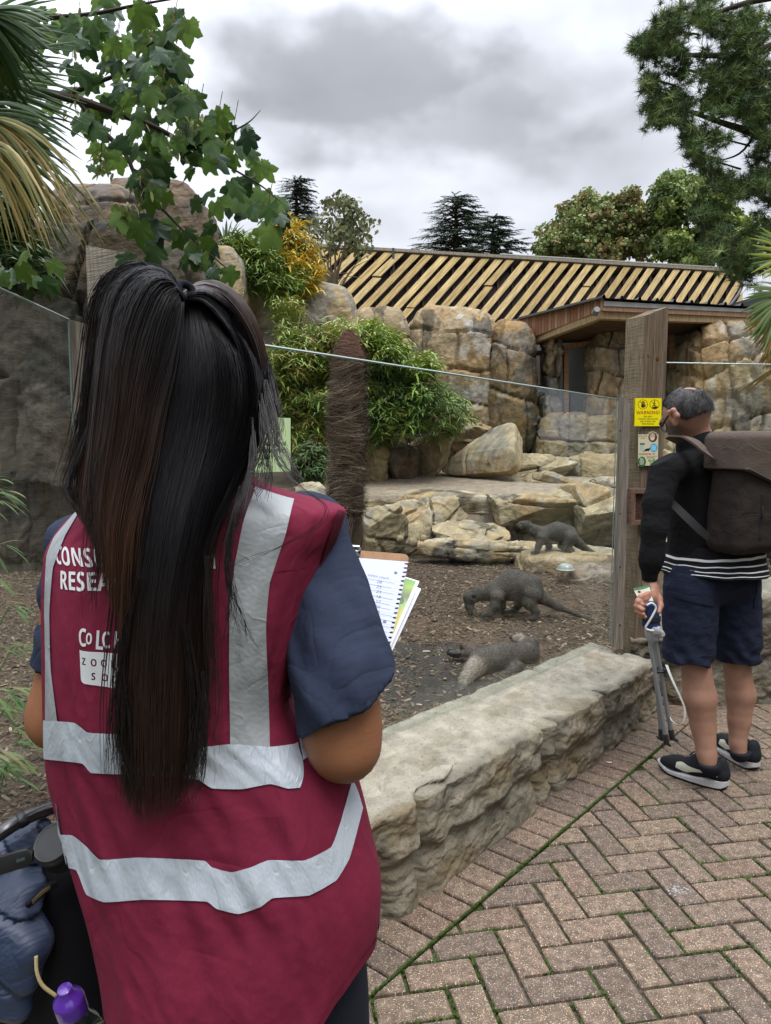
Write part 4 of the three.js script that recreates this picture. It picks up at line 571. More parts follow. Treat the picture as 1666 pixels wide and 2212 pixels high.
// points inside measured blobs [x, y, rx, ry, n], with gaps
function inBlobs(blobs, Z, rz, seed, gap = 0, freq = 0.6, shell = 0.4) {
  const r = rng(seed), out = [];
  for (const [x, y, rx, ry, n, dz = 0] of blobs) for (let i = 0; i < n; i++) { const a = r() * 6.283, e = Math.acos(2 * r() - 1), q = Math.pow(r(), shell) * (1 + 0.55 * noise(Math.cos(a) * 2.2 + x * 0.37, Math.cos(e) * 2.2 + y * 0.31, Math.sin(a) * 2.2 + seed)), p = at(x + Math.sin(e) * Math.cos(a) * rx * q, y - Math.cos(e) * ry * q, Z + dz + Math.sin(e) * Math.sin(a) * rz * q); if (gap && fbm(p.x * freq + seed, p.y * freq, p.z * freq, 3) < gap - 0.5) continue; out.push(p); }
  return out;
}
function limbs(parent, from, ends, r0, seed, mat = bark, name = 'branch', sag = 0.1) { const r = rng(seed); for (const e of ends) { const m = from.clone().lerp(e, 0.5).add(V((r() - 0.5) * 0.3, from.distanceTo(e) * sag, (r() - 0.5) * 0.3)); part(name, tubeGeo([from, m, e], (t) => r0 * (1 - 0.85 * t), 6, 10), mat, parent); } }

// bamboo clumps on the terrace and by the cliff
const bambooGeos = [1, 2, 3].map((k) => sprig(k, 7, 0.16, 0.026, 1, 0.45, 1));
function bamboo(label, blobs, Z, rz, colors, seed, name = 'bamboo_clump', category = 'bamboo', scale = 1, nc = 12, foot = null) {
  const r = rng(seed), b0 = blobs[0], base = foot || at(b0[0], b0[1] + b0[3], Z), t = thing(name, label, category, base);
  for (let i = 0; i < nc; i++) { const b = blobs[i % blobs.length], p = at(b[0] + (r() - 0.5) * b[2] * 1.2, b[1] + b[3] * 0.95, Z + (r() - 0.5) * rz), q = at(b[0] + (r() - 0.5) * b[2] * 1.7, b[1] - b[3] * (0.5 + r() * 0.45), Z + (r() - 0.5) * rz), m = p.clone().lerp(q, 0.6).add(V((r() - 0.5) * 0.15, 0.1, 0)); part('culm', tubeGeo([p, m, q], (k) => 0.011 * (1 - 0.8 * k), 5, 8), std({ color: lin(0.2, 0.19, 0.06), roughness: 0.6 }), t); }
  const sp = inBlobs(blobs.map((b) => [b[0], b[1], b[2], b[3], b[4] * 2]), Z, rz, seed, 0.42, 1.4, 0.6).map((p) => [p, scale * (0.7 + r() * 0.6), tone(r, colors[Math.floor(r() * colors.length)])]);
  foliage('foliage', t, bambooGeos, sp, leafWhite, seed); return t;
}
const G = { yg: [0.27, 0.31, 0.06], mid: [0.14, 0.235, 0.05], lime: [0.26, 0.38, 0.06], deep: [0.06, 0.125, 0.035], straw: [0.42, 0.34, 0.11], gold: [0.72, 0.50, 0.05] };
bamboo('tall yellowish bamboo clump left of the fibrous trunk', [[650, 780, 75, 90, 520], [625, 690, 48, 48, 210], [735, 722, 55, 40, 150], [640, 880, 80, 110, 520], [690, 850, 70, 120, 520], [610, 830, 50, 80, 260], [660, 920, 60, 50, 260]], 11.6, 0.9, [G.yg, G.mid, G.yg, G.lime, G.straw], 101, undefined, undefined, 1, 16);
bamboo('dense green bamboo clump right of the fibrous trunk', [[880, 870, 105, 85, 1000], [950, 890, 60, 55, 380], [840, 800, 60, 70, 350], [835, 905, 60, 60, 300]], 11.9, 0.8, [G.mid, G.lime, G.mid, G.deep, G.yg], 103);
bamboo('bright lime bamboo tuft rising above the green clump', [[845, 760, 38, 40, 240], [905, 785, 40, 30, 130], [800, 735, 40, 40, 120]], 11.7, 0.5, [G.lime, G.lime, G.yg], 105, undefined, undefined, 1, 6);
bamboo('small dark green bamboo plant low beside the trunk', [[672, 1000, 42, 45, 330]], 10.4, 0.4, [G.deep, G.mid, [0.1, 0.12, 0.04]], 107, undefined, undefined, 0.85, 6);
bamboo('green bamboo bush on the cliff top beside the yellow bush', [[548, 570, 58, 62, 620], [505, 545, 40, 45, 180], [600, 600, 60, 40, 260]], 12.6, 0.8, [G.mid, G.lime, G.mid, G.yg], 109, 'bush', 'bush');
bamboo('bright golden-yellow bush on the cliff top', [[630, 555, 48, 75, 620], [612, 492, 20, 38, 120], [655, 590, 42, 50, 260]], 12.9, 0.7, [G.gold, [0.66, 0.46, 0.05], [0.48, 0.38, 0.05], G.yg], 111, 'yellow_bush', 'bush');
{ // spiky leaves above the green bush
  const t = thing('yucca', 'spiky yucca rosette showing above the green bush', 'plant', at(480, 540, 12.2)), r = rng(5); for (let i = 0; i < 26; i++) { const b = new MB(), a = r() * 6.28; blade(b, at(488, 535, 12.2), V(Math.cos(a), 0.5 + r() * 1.6, Math.sin(a) * 0.5), 0.45 + r() * 0.15, 0.045, 0.15, 4, 0.4); part('leaf', b.geo(), leafMat(0.1, 0.15, 0.08), t); }
}
// ---- trees beyond the roof
function farTree(label, name, base, top, blobs, Z, rz, geos, colors, seed, { size = 1, many = 1, gap = 0.4, freq = 0.5, mat = leafWhite, r0 = 0.18, shell = 0.4, upright = 0.9, wood = bark } = {}) {
  const A = at(...base, Z), B = at(...top, Z), t = thing(name, label, 'tree', A), r = rng(seed);
  part('trunk', tubeGeo([A, A.clone().lerp(B, 0.5).add(V(0.1, 0, 0)), B], (k) => r0 * (1 - 0.8 * k), 8, 10), wood, t);
  blobs.forEach(([x, y]) => { const s = A.clone().lerp(B, 0.25 + r() * 0.5); limbs(t, s, [at(x, y, Z + (r() - 0.5) * rz)], r0 * 0.4, seed + x, wood); });
  foliage('crown', t, geos, inBlobs(blobs.map((b) => [b[0], b[1], b[2], b[3], Math.round(b[4] * many)]), Z, rz, seed, gap, freq, shell).map((p) => [p, size * (0.7 + r() * 0.6), tone(r, colors[Math.floor(r() * colors.length)], 0.7)]), mat, seed, upright); return t;
}
const broad = [1, 2, 3].map((k) => broadSprig(k, 22, 0.105));
const brownTree = [[0.25, 0.26, 0.08], [0.29, 0.235, 0.09], [0.18, 0.25, 0.07], [0.23, 0.28, 0.09]], greenTree = [[0.15, 0.23, 0.05], [0.25, 0.30, 0.065], [0.11, 0.17, 0.045], [0.18, 0.23, 0.06]];
farTree('broad tree with browning leaves behind the right half of the slatted roof', 'broadleaf_tree', [1290, 700], [1280, 450], [[1220, 520, 60, 45, 420], [1280, 470, 70, 50, 560], [1345, 460, 55, 45, 420], [1300, 530, 90, 40, 480], [1390, 500, 50, 60, 360], [1180, 545, 30, 25, 130], [1262, 425, 20, 18, 60], [1365, 420, 16, 16, 50]], 31, 2.5, broad, brownTree, 121, { size: 1.35, many: 1.35, gap: 0.52, freq: 0.9, r0: 0.3 });
farTree('yellow-green tree between the browning tree and the pine', 'broadleaf_tree', [1500, 700], [1510, 430], [[1440, 440, 35, 50, 320], [1480, 410, 50, 40, 360], [1530, 430, 60, 50, 460], [1470, 510, 70, 50, 480], [1560, 490, 55, 50, 380], [1440, 390, 18, 20, 70], [1600, 520, 60, 60, 420], [1500, 560, 70, 30, 300]], 29, 2.5, broad, greenTree, 123, { size: 1.3, many: 1.35, gap: 0.51, freq: 0.9, r0: 0.3 });
const sparse = [5, 6].map((k) => broadSprig(k, 7, 0.1));
farTree('thin bare-stemmed shrub tree standing before the left end of the slatted roof', 'shrub_tree', [716, 660], [712, 470], [[735, 445, 35, 22, 55], [690, 490, 30, 35, 60], [760, 490, 42, 32, 85], [725, 510, 40, 30, 60], [780, 530, 30, 20, 26], [690, 540, 30, 20, 30]], 15.2, 0.7, sparse, [[0.09, 0.11, 0.045], [0.13, 0.14, 0.06], [0.17, 0.18, 0.07]], 125, { size: 0.9, gap: 0.42, freq: 1.2, r0: 0.035, wood: std({ color: lin(0.16, 0.125, 0.085), roughness: 0.9 }) });
{ const t = scene.children[scene.children.length - 1], r = rng(4); for (let i = 0; i < 34; i++) { const a = at(708 + r() * 16, 655, 15.2), b = at(650 + r() * 170, 480 + r() * 120, 15.2 + (r() - 0.5)); part('twig', tubeGeo([a, a.clone().lerp(b, 0.5).add(V((r() - 0.5) * 0.15, 0.25, 0)), b], (k) => 0.016 * (1 - 0.8 * k), 4, 8), std({ color: lin(0.17, 0.135, 0.095), roughness: 0.9 }), t); } }
// conifers: drooping layered boughs
const spray = [1, 2, 3].map((k) => { const r = rng(k + 20), b = new MB(); for (let i = 0; i < 46; i++) { const t = r(), sd = r() < 0.5 ? -1 : 1, p = V(t * 0.55, -0.10 * t * t + (r() - 0.5) * 0.02, (r() - 0.5) * 0.02), l = 0.17 * (1.05 - t * 0.75) * (0.6 + 0.6 * r()), d = V(0.65 + r() * 0.3, -0.15 + (r() - 0.5) * 0.5, sd * (0.4 + r() * 0.6)).normalize(), w = V(-d.z, 0.3, d.x).normalize().multiplyScalar(0.011), q = p.clone().addScaledVector(d, l); b.tri(b.v(p.x + w.x, p.y + w.y, p.z + w.z), b.v(p.x - w.x, p.y - w.y, p.z - w.z), b.v(q.x, q.y - l * 0.1, q.z)); } return b.geo(); });
function conifer(label, name, x, yTop, yBot, Z, half, levels, seed, colors, tiltUp = 0.1) {
  const A = at(x, yBot + 40, Z), B = at(x, yTop, Z), t = thing(name, label, 'tree', A), r = rng(seed), sp = [];
  part('trunk', tubeGeo([A, B], (k) => 0.2 * (1 - 0.95 * k), 8, 6), bark, t);
  for (let i = 0; i < levels; i++) {
    const k = (i + 0.3) / levels, y = yTop + (yBot - yTop) * Math.pow(k, 0.9), o = at(x, y, Z);
    const nb = 4 + Math.floor(r() * 3), a0 = r() * 6.283; for (let j = 0; j < nb; j++) {
      const a = a0 + j / nb * 6.283 + (r() - 0.5) * 0.7, L = Math.max(0.25, half(k) * (0.55 + r() * 0.75) / FOCAL * Z), dir = V(Math.cos(a), tiltUp + 0.35 * (r() - 0.3) + 0.5 * (1 - k) * 0.5, Math.sin(a)).normalize(), P = (s) => o.clone().addScaledVector(dir, L * s).add(V(0, -0.28 * L * s * s, 0)), pts = []; for (let q = 0; q <= 8; q++) pts.push(P(q / 8));
      part('branch', tubeGeo(pts, (s) => 0.045 * (1 - 0.9 * s), 5), bark, t);
      const n = Math.max(4, Math.round(L * 9)); for (let q = 0; q < n; q++) { const s = 0.15 + 0.8 * r(), c = P(s), sd = r() < 0.5 ? -1 : 1, f = 0.25 + 0.9 * r(), d = V(Math.cos(a + sd * f), -0.1 + 0.15 * r(), Math.sin(a + sd * f)); sp.push([c, (0.7 + r() * 0.6) * (1.15 - 0.3 * s), tone(r, colors[Math.floor(r() * colors.length)], 0.7), d]); }
      for (const s of [0.9, 0.98]) sp.push([P(s), 0.8, tone(r, colors[0], 0.5), V(Math.cos(a), 0.1, Math.sin(a))]);
    }
  }
  foliage('crown', t, spray, sp, white, seed); return t;
}
const cedarC = [[0.05, 0.085, 0.05], [0.07, 0.11, 0.06], [0.04, 0.065, 0.042]];
conifer('dark cedar with layered drooping boughs behind the middle of the slatted roof', 'cedar_tree', 985, 424, 565, 30, (k) => 14 + 84 * Math.pow(k, 0.75), 15, 131, cedarC);
conifer('smaller lower cedar top to the right of the dark cedar', 'cedar_tree', 1066, 466, 570, 31, (k) => 12 + 66 * Math.pow(k, 0.75), 11, 133, cedarC);
conifer('narrow spruce tip between the maple leaves and the shrub tree', 'spruce_tree', 641, 388, 560, 27, (k) => 6 + 50 * k, 20, 135, [[0.06, 0.075, 0.055], [0.08, 0.095, 0.07]], -0.05);
// big pine on the right
{
  const Z = 15, A = at(1790, 900, Z), B = at(1740, -260, Z), t = thing('pine_tree', 'large dark pine leaning in over the right edge', 'tree', A), r = rng(141), sp = [];
  part('trunk', tubeGeo([A, at(1760, 350, Z), B], (k) => 0.3 * (1 - 0.5 * k), 10, 14), bark, t);
  const tuft = [1, 2, 3, 4].map((k) => needleTuft(k + 40, 46, 0.17, 0.006));
  const blobs = [[1450, 60, 45, 60, 130], [1530, 40, 60, 60, 210], [1610, 60, 70, 70, 260], [1420, 100, 60, 34, 130], [1390, 105, 30, 22, 55], [1480, 150, 60, 50, 190], [1420, 190, 45, 30, 110], [1400, 170, 22, 28, 40], [1460, 230, 80, 50, 280], [1420, 255, 42, 35, 120], [1540, 160, 70, 60, 260], [1560, 230, 60, 45, 190], [1620, 150, 60, 60, 230], [1500, 290, 55, 35, 120], [1560, 300, 50, 40, 80], [1625, 240, 45, 50, 120], [1650, 300, 40, 60, 120], [1540, 350, 45, 40, 70], [1500, 330, 28, 26, 45], [1580, 400, 60, 40, 170], [1640, 400, 50, 50, 190], [1620, 340, 40, 30, 50], [1560, 520, 55, 60, 210], [1530, 470, 40, 30, 100], [1610, 570, 60, 50, 200], [1640, 500, 45, 50, 130], [1700, 200, 60, 140, 300], [1700, 480, 50, 120, 220]];
  const limb = (pts, r0) => part('branch', tubeGeo(pts, (k) => r0 * (1 - 0.8 * k), 7, 16), bark, t);
  limb([at(1750, 340, Z), at(1640, 292, Z - 0.2), at(1560, 265, Z - 0.4), at(1470, 235, Z - 0.5)], 0.11); limb([at(1745, 190, Z), at(1640, 220, Z), at(1540, 260, Z - 0.5)], 0.08); limb([at(1745, 60, Z), at(1640, 110, Z), at(1520, 120, Z), at(1400, 110, Z)], 0.1); limb([at(1745, -20, Z), at(1600, 10, Z), at(1470, 60, Z)], 0.08); limb([at(1760, 470, Z), at(1660, 430, Z), at(1570, 400, Z)], 0.07); limb([at(1770, 600, Z), at(1660, 560, Z), at(1550, 520, Z)], 0.07); limb([at(1745, 200, Z), at(1660, 250, Z), at(1600, 330, Z), at(1545, 350, Z)], 0.045);
  for (let i = 0; i < 40; i++) { const b = blobs[i % blobs.length], p = at(b[0], b[1], Z), q = at(b[0] + (r() - 0.5) * b[2] * 2, b[1] + (r() - 0.5) * b[3] * 2, Z + (r() - 0.5) * 2); limb([at(b[0] + 60, b[1] + 15, Z + 0.5), p, q], 0.02); }
  for (const p of inBlobs(blobs, Z, 1.3, 143, 0.44, 1.1, 0.5)) sp.push([p, 0.8 + r() * 0.6, tone(r, [[0.08, 0.125, 0.04], [0.11, 0.16, 0.05], [0.06, 0.09, 0.04], [0.14, 0.18, 0.065]][Math.floor(r() * 4)], 0.7)]);
  foliage('crown', t, tuft, sp, white, 145, 2);
}
// ---- palms: fan leaves made of single blades
function fanBlade(b, hub, tip, w, sag, color, fold = 0.5) { const n = 9, d = V().subVectors(tip, hub), L = d.length(), s = V().crossVectors(d, V(0.1, 0.25, 1)).normalize(), nn = V().crossVectors(s, d).normalize(), o = b.p.length / 3; for (let k = 0; k <= n; k++) { const t = k / n, c = hub.clone().addScaledVector(d, t); c.y += L * sag * (Math.sin(Math.PI * Math.min(1, t * 0.9)) - t * t * 0.2); const ww = w * Math.min(1, 0.25 + t * 3) * Math.pow(Math.max(0.03, 1 - t * t * t), 0.8); for (const e of [-1, 0, 1]) { const q = c.clone().addScaledVector(s, e * ww / 2).addScaledVector(nn, -Math.abs(e) * ww * fold / 2); b.v(q.x, q.y, q.z, color, (e + 1) / 2, t * L); } } for (let k = 0; k < n; k++) for (const e of [0, 1]) { const a = o + k * 3 + e; b.quad(a, a + 1, a + 4, a + 3); } }
function palm(label, fans, foot, trunkTop, r0, seed) {
  const t = thing('fan_palm', label, 'palm', foot), r = rng(seed);
  part('trunk', tubeGeo([foot, foot.clone().lerp(trunkTop, 0.5).add(V(0.03, 0, 0)), trunkTop], r0, 10, 10), std({ color: lin(0.09, 0.065, 0.04), bumpMap: T.rough, bumpScale: 0.04, roughness: 1 }), t);
  for (const [hx, hy, hz, tips, w, sag, mats] of fans) {
    const hub = at(hx, hy, hz), g = new THREE.Group(); g.name = 'fan_leaf'; g.position.copy(hub).sub(t.position); t.add(g);
    part('leaf_stalk', tubeGeo([trunkTop, trunkTop.clone().lerp(hub, 0.5).add(V(0, 0.15, 0)), hub], 0.012, 6, 10), leafMat(0.1, 0.12, 0.04), g);
    tips.forEach(([x, y, z]) => { const b = new MB(); fanBlade(b, hub, at(x, y, z), w * (0.8 + 0.4 * r()), sag + (r() - 0.5) * 0.06, null); part('leaf_blade', b.geo(), mats[Math.floor(r() * mats.length)], g); });
  }
  return t;
}
const arc = (hx, hy, a0, a1, n, l0, l1, z0, z1, seed) => { const r = rng(seed); return [...Array(n).keys()].map((i) => { const k = i / (n - 1), a = (a0 + (a1 - a0) * k) * Math.PI / 180, l = lerp(l0, l1, k) * (0.88 + 0.2 * r()); return [hx + Math.cos(a) * l, hy + Math.sin(a) * l, lerp(z0, z1, k) + (r() - 0.5) * 0.2]; }); };
const pg = [leafMat(0.035, 0.075, 0.018, { roughness: 0.4 }), leafMat(0.05, 0.095, 0.02, { roughness: 0.4 }), leafMat(0.03, 0.06, 0.02, { roughness: 0.4 })], py = [leafMat(0.22, 0.18, 0.05), leafMat(0.29, 0.22, 0.08), leafMat(0.13, 0.13, 0.03), leafMat(0.08, 0.1, 0.025), leafMat(0.38, 0.29, 0.13)], po = [leafMat(0.3, 0.15, 0.03), leafMat(0.35, 0.22, 0.06), leafMat(0.2, 0.14, 0.04)];
palm('fan palm at the left edge with dark upper fronds and yellow drooping ones', [
  [-70, 60, 2.0, arc(-70, 60, -25, 62, 22, 190, 240, 1.9, 2.2, 1), 0.015, 0.05, pg],
  [-110, 150, 2.2, arc(-110, 150, -12, 48, 24, 270, 330, 2.0, 2.5, 2), 0.015, 0.05, pg],
  [-90, 250, 2.1, arc(-90, 250, 2, 52, 20, 210, 380, 1.9, 2.3, 3), 0.014, 0.08, pg],
  [-40, 20, 1.9, arc(-40, 20, 5, 78, 26, 150, 220, 1.8, 2.1, 14), 0.014, 0.06, pg],
  [-90, 180, 2.3, arc(-90, 180, -18, 40, 24, 200, 270, 2.2, 2.5, 15), 0.015, 0.05, pg],
  [-60, 300, 2.3, arc(-60, 300, -12, 55, 22, 170, 240, 2.2, 2.5, 16), 0.014, 0.08, pg],
  [-50, 250, 1.9, arc(-50, 250, 38, 72, 22, 330, 330, 1.8, 2.1, 4), 0.0095, 0.2, py],
  [-60, 310, 1.8, arc(-60, 310, 44, 80, 16, 290, 250, 1.7, 1.9, 5), 0.0095, 0.2, [py[0], py[1], py[4], py[2]]],
  [-40, 330, 2.2, [[255, 515, 2.3], [235, 500, 2.3], [230, 545, 2.2], [200, 560, 2.2], [170, 575, 2.2], [150, 560, 2.2], [185, 548, 2.3]], 0.010, 0.22, [py[2], py[3], py[0]]],
], V(-1.9, 0, -2.2), at(-260, 180, 2.1), 0.09, 151);
palm('fan palm leaning in from the right edge with orange-tipped fronds', [
  [1740, 560, 5.2, arc(1740, 560, 155, 215, 13, 110, 130, 5, 5.3, 6), 0.035, 0.04, [leafMat(0.2, 0.24, 0.03), leafMat(0.1, 0.15, 0.03)]],
  [1720, 640, 5.0, arc(1720, 640, 110, 195, 20, 150, 105, 4.8, 5.3, 7), 0.035, 0.1, [leafMat(0.09, 0.14, 0.04), leafMat(0.13, 0.17, 0.06), leafMat(0.07, 0.12, 0.03)]],
  [1710, 680, 5.1, arc(1710, 680, 98, 165, 18, 130, 110, 4.9, 5.3, 8), 0.032, 0.12, [leafMat(0.1, 0.15, 0.04), leafMat(0.16, 0.18, 0.05), po[1]]],
  [1700, 730, 5.2, arc(1700, 730, 95, 140, 14, 90, 85, 5, 5.3, 9), 0.03, 0.1, po],
  [1720, 770, 5.1, [[1600, 860, 5.1], [1612, 850, 5.1], [1590, 852, 5.2]], 0.02, 0.05, po],
], V(2.95, 0, -5.3), at(1790, 650, 5.2), 0.12, 153);
// ---- the overhanging maple bough
{
  const t = thing('maple_tree', 'maple bough with lobed leaves hanging into the upper left', 'tree', V(-3.2, 0, -2.9)), r = rng(161), Zb = 2.75;
  part('trunk', tubeGeo([V(-3.2, 0, -2.9), V(-3.1, 2, -2.9), V(-2.9, 4.2, -2.9)], (k) => 0.16 * (1 - 0.4 * k), 10, 8), bark, t);
  const dk = std({ color: lin(0.045, 0.035, 0.026), roughness: 0.85 });
  const tw = (pts, r0) => part('branch', tubeGeo(pts.map(([x, y, z = Zb]) => at(x, y, z)), (k) => r0 * (1 - 0.8 * k), 7, 24), dk, t);
  tw([[-700, 120], [-200, 170], [80, 199], [169, 216], [254, 245], [317, 266], [368, 292], [406, 313], [444, 311]], 0.022);
  tw([[169, 216], [211, 271], [271, 334], [305, 406], [360, 461], [406, 508], [495, 584]], 0.011); tw([[130, 210], [211, 178], [279, 148], [305, 110], [364, 72]], 0.01); tw([[406, 313], [444, 330], [495, 360], [571, 406], [610, 440]], 0.007); tw([[444, 311], [500, 285], [540, 262], [563, 238]], 0.005); tw([[-300, 60], [80, 40], [200, 30], [300, 10], [420, -10]], 0.012); tw([[254, 245], [330, 180], [380, 165]], 0.006); tw([[305, 406], [320, 470], [318, 520]], 0.004); tw([[-100, 200], [60, 250], [120, 255], [200, 280]], 0.008);
  // a five-lobed leaf with a folded midrib
  const leafShape = (seed) => { const q = rng(seed), b = new MB(), lobes = [[0, 1], [0.95, 0.86], [-0.95, 0.86], [1.95, 0.55], [-1.95, 0.55]], pts = []; const N = 40; for (let i = 0; i < N; i++) { const a = -Math.PI + (i + 0.5) / N * 2 * Math.PI; let rr = 0.5; for (const [la, ll] of lobes) { const d = Math.abs(a - la); rr = Math.max(rr, ll * (1 - d * 0.95) + 0.02); } rr = Math.max(0.46, rr) * (1 + 0.035 * (i % 2 ? 1 : -1)); if (Math.abs(a) > 2.75) rr *= 0.55; pts.push([Math.sin(a) * rr * 0.95, Math.cos(a) * rr]); } const bend = 0.25 + q() * 0.3, o = b.v(0, 0, 0.06); for (const [x, y] of pts) b.v(x, y, -bend * y * Math.abs(y) * 0.5 - 0.2 * x * x + 0.05 * Math.sin(x * 9 + seed)); for (let i = 0; i < N; i++) b.tri(o, o + 1 + i, o + 1 + (i + 1) % N); return b.geo(); };
  const shapes = [1, 2, 3, 4].map(leafShape), mats = [leafMat(0.036, 0.08, 0.014, { transmission: 0.4, roughness: 0.6, specularIntensity: 0.2 }), leafMat(0.055, 0.11, 0.016, { transmission: 0.45, roughness: 0.6, specularIntensity: 0.2 }), leafMat(0.026, 0.06, 0.014, { transmission: 0.25, roughness: 0.6, specularIntensity: 0.2 }), leafMat(0.085, 0.15, 0.02, { transmission: 0.5, roughness: 0.6, specularIntensity: 0.2 }), leafMat(0.022, 0.05, 0.022, { transmission: 0.12, roughness: 0.35 })];
  const leafBlobs = [[230, 50, 130, 50, 30], [330, 40, 50, 45, 11], [130, 120, 80, 70, 16], [270, 140, 110, 55, 30], [385, 60, 30, 30, 4], [360, 160, 50, 40, 10], [330, 220, 90, 45, 28], [180, 240, 70, 45, 15], [420, 255, 60, 40, 14], [480, 290, 55, 28, 10], [395, 330, 80, 40, 20], [290, 290, 50, 40, 9], [225, 335, 40, 30, 5], [505, 355, 60, 35, 13], [545, 430, 50, 40, 12], [590, 470, 28, 40, 6], [320, 400, 50, 50, 13], [355, 490, 55, 40, 14], [290, 460, 35, 45, 7], [430, 530, 60, 38, 12], [480, 570, 28, 25, 4], [455, 420, 40, 30, 4], [100, 590, 34, 22, 4], [40, 570, 50, 40, 6], [300, 560, 40, 20, 4], [470, 5, 18, 10, 2], [380, 5, 20, 10, 2]];
  let count = 0; const q = new THREE.Quaternion(), e = new THREE.Euler();
  for (const [x, y, rx, ry, n] of leafBlobs) for (let i = 0; i < n && count < 300; i++) { count++; const a = r() * 6.283, k = Math.sqrt(r()), X = x + Math.cos(a) * rx * k * 1.15, Y = y + Math.sin(a) * ry * k * 1.15, Z = Zb + (r() - 0.5) * 0.7, m = mesh('leaf', shapes[Math.floor(r() * 4)], mats[Math.floor(r() * 5)], t); e.set(0.1 - r() * 0.9, (r() - 0.5) * 1.5, Math.PI + (r() - 0.5) * 2.0, 'YXZ'); m.quaternion.setFromEuler(e); m.scale.setScalar((0.042 + r() * 0.032) * (Math.abs(X - 545) < 60 && Y > 400 ? 1.3 : 1)); m.position.copy(at(X, Y, Z)).sub(t.position); }
  const st = new MB(), sam = new MB(); for (let i = 0; i < 26; i++) { const b = leafBlobs[Math.floor(r() * 20)], c = at(b[0] + (r() - 0.5) * b[2], b[1] + (r() - 0.5) * b[3], Zb - 0.1 + (r() - 0.5) * 0.4); tubeInto(st, [c.clone().add(V(0.02, 0.12, 0)), c.clone().add(V(0.005, 0.05, 0)), c], 0.0012, 4); for (let j = 0; j < 9; j++) { const p = c.clone().add(V((r() - 0.5) * 0.045, (r() - 0.5) * 0.08, (r() - 0.5) * 0.045)); blade(sam, p, V(r() - 0.5, -0.6 + r() * 0.5, r() - 0.5), 0.03, 0.012, 0.2, 3, 0.1); } }
  tag(part('seed_stalk', st.geo(), dk, t), null, null, null, 'stuff'); tag(part('winged_seed', sam.geo(), leafMat(0.26, 0.27, 0.1), t), null, null, null, 'stuff');
}
bamboo('dark leafy shrub at the left edge below the drooping palm fronds', [[10, 545, 60, 55, 240], [-10, 430, 60, 70, 240], [60, 590, 45, 25, 70]], 4.6, 0.5, [[0.05, 0.10, 0.03], [0.035, 0.07, 0.022], [0.075, 0.12, 0.04]], 113, 'shrub', 'shrub', 0.8, 6, V(-2.45, 0, -4.7));
// ---- bamboo leaves close by, behind the left pane
{
  const t = thing('young_bamboo', 'loose young bamboo with long leaves behind the left glass panel', 'bamboo', at(-20, 1700, 2.9)), r = rng(171), lm = [leafMat(0.1, 0.19, 0.05), leafMat(0.075, 0.14, 0.04), leafMat(0.15, 0.23, 0.07), leafMat(0.2, 0.2, 0.08)];
  const clumps = [[-5, 1060, 62, 55, 18, 3.0], [0, 1180, 40, 20, 4, 3.0], [20, 1310, 45, 20, 5, 3.1], [25, 1400, 60, 25, 8, 3.0], [20, 1510, 70, 50, 24, 2.9], [50, 1580, 50, 50, 16, 2.9], [15, 1650, 60, 60, 24, 2.8], [-10, 1250, 40, 20, 4, 3.0]];
  for (const [x, y, rx, ry, n, Z] of clumps) { part('culm', tubeGeo([at(x - 60, y + 160, Z), at(x - 30, y + 60, Z), at(x, y, Z)], 0.004, 5, 8), lm[2], t); for (let i = 0; i < n; i++) { const b = new MB(), p = at(x + (r() - 0.6) * rx, y + (r() - 0.5) * ry, Z + (r() - 0.5) * 0.3); blade(b, p, V(0.5 + r() * 0.7, 0.35 - r() * 1.0, (r() - 0.5) * 0.9), 0.07 + r() * 0.06, 0.012 + r() * 0.006, 0.35, 5, 0.35); part('leaf', b.geo(), lm[Math.floor(r() * 4)], t); } }
}
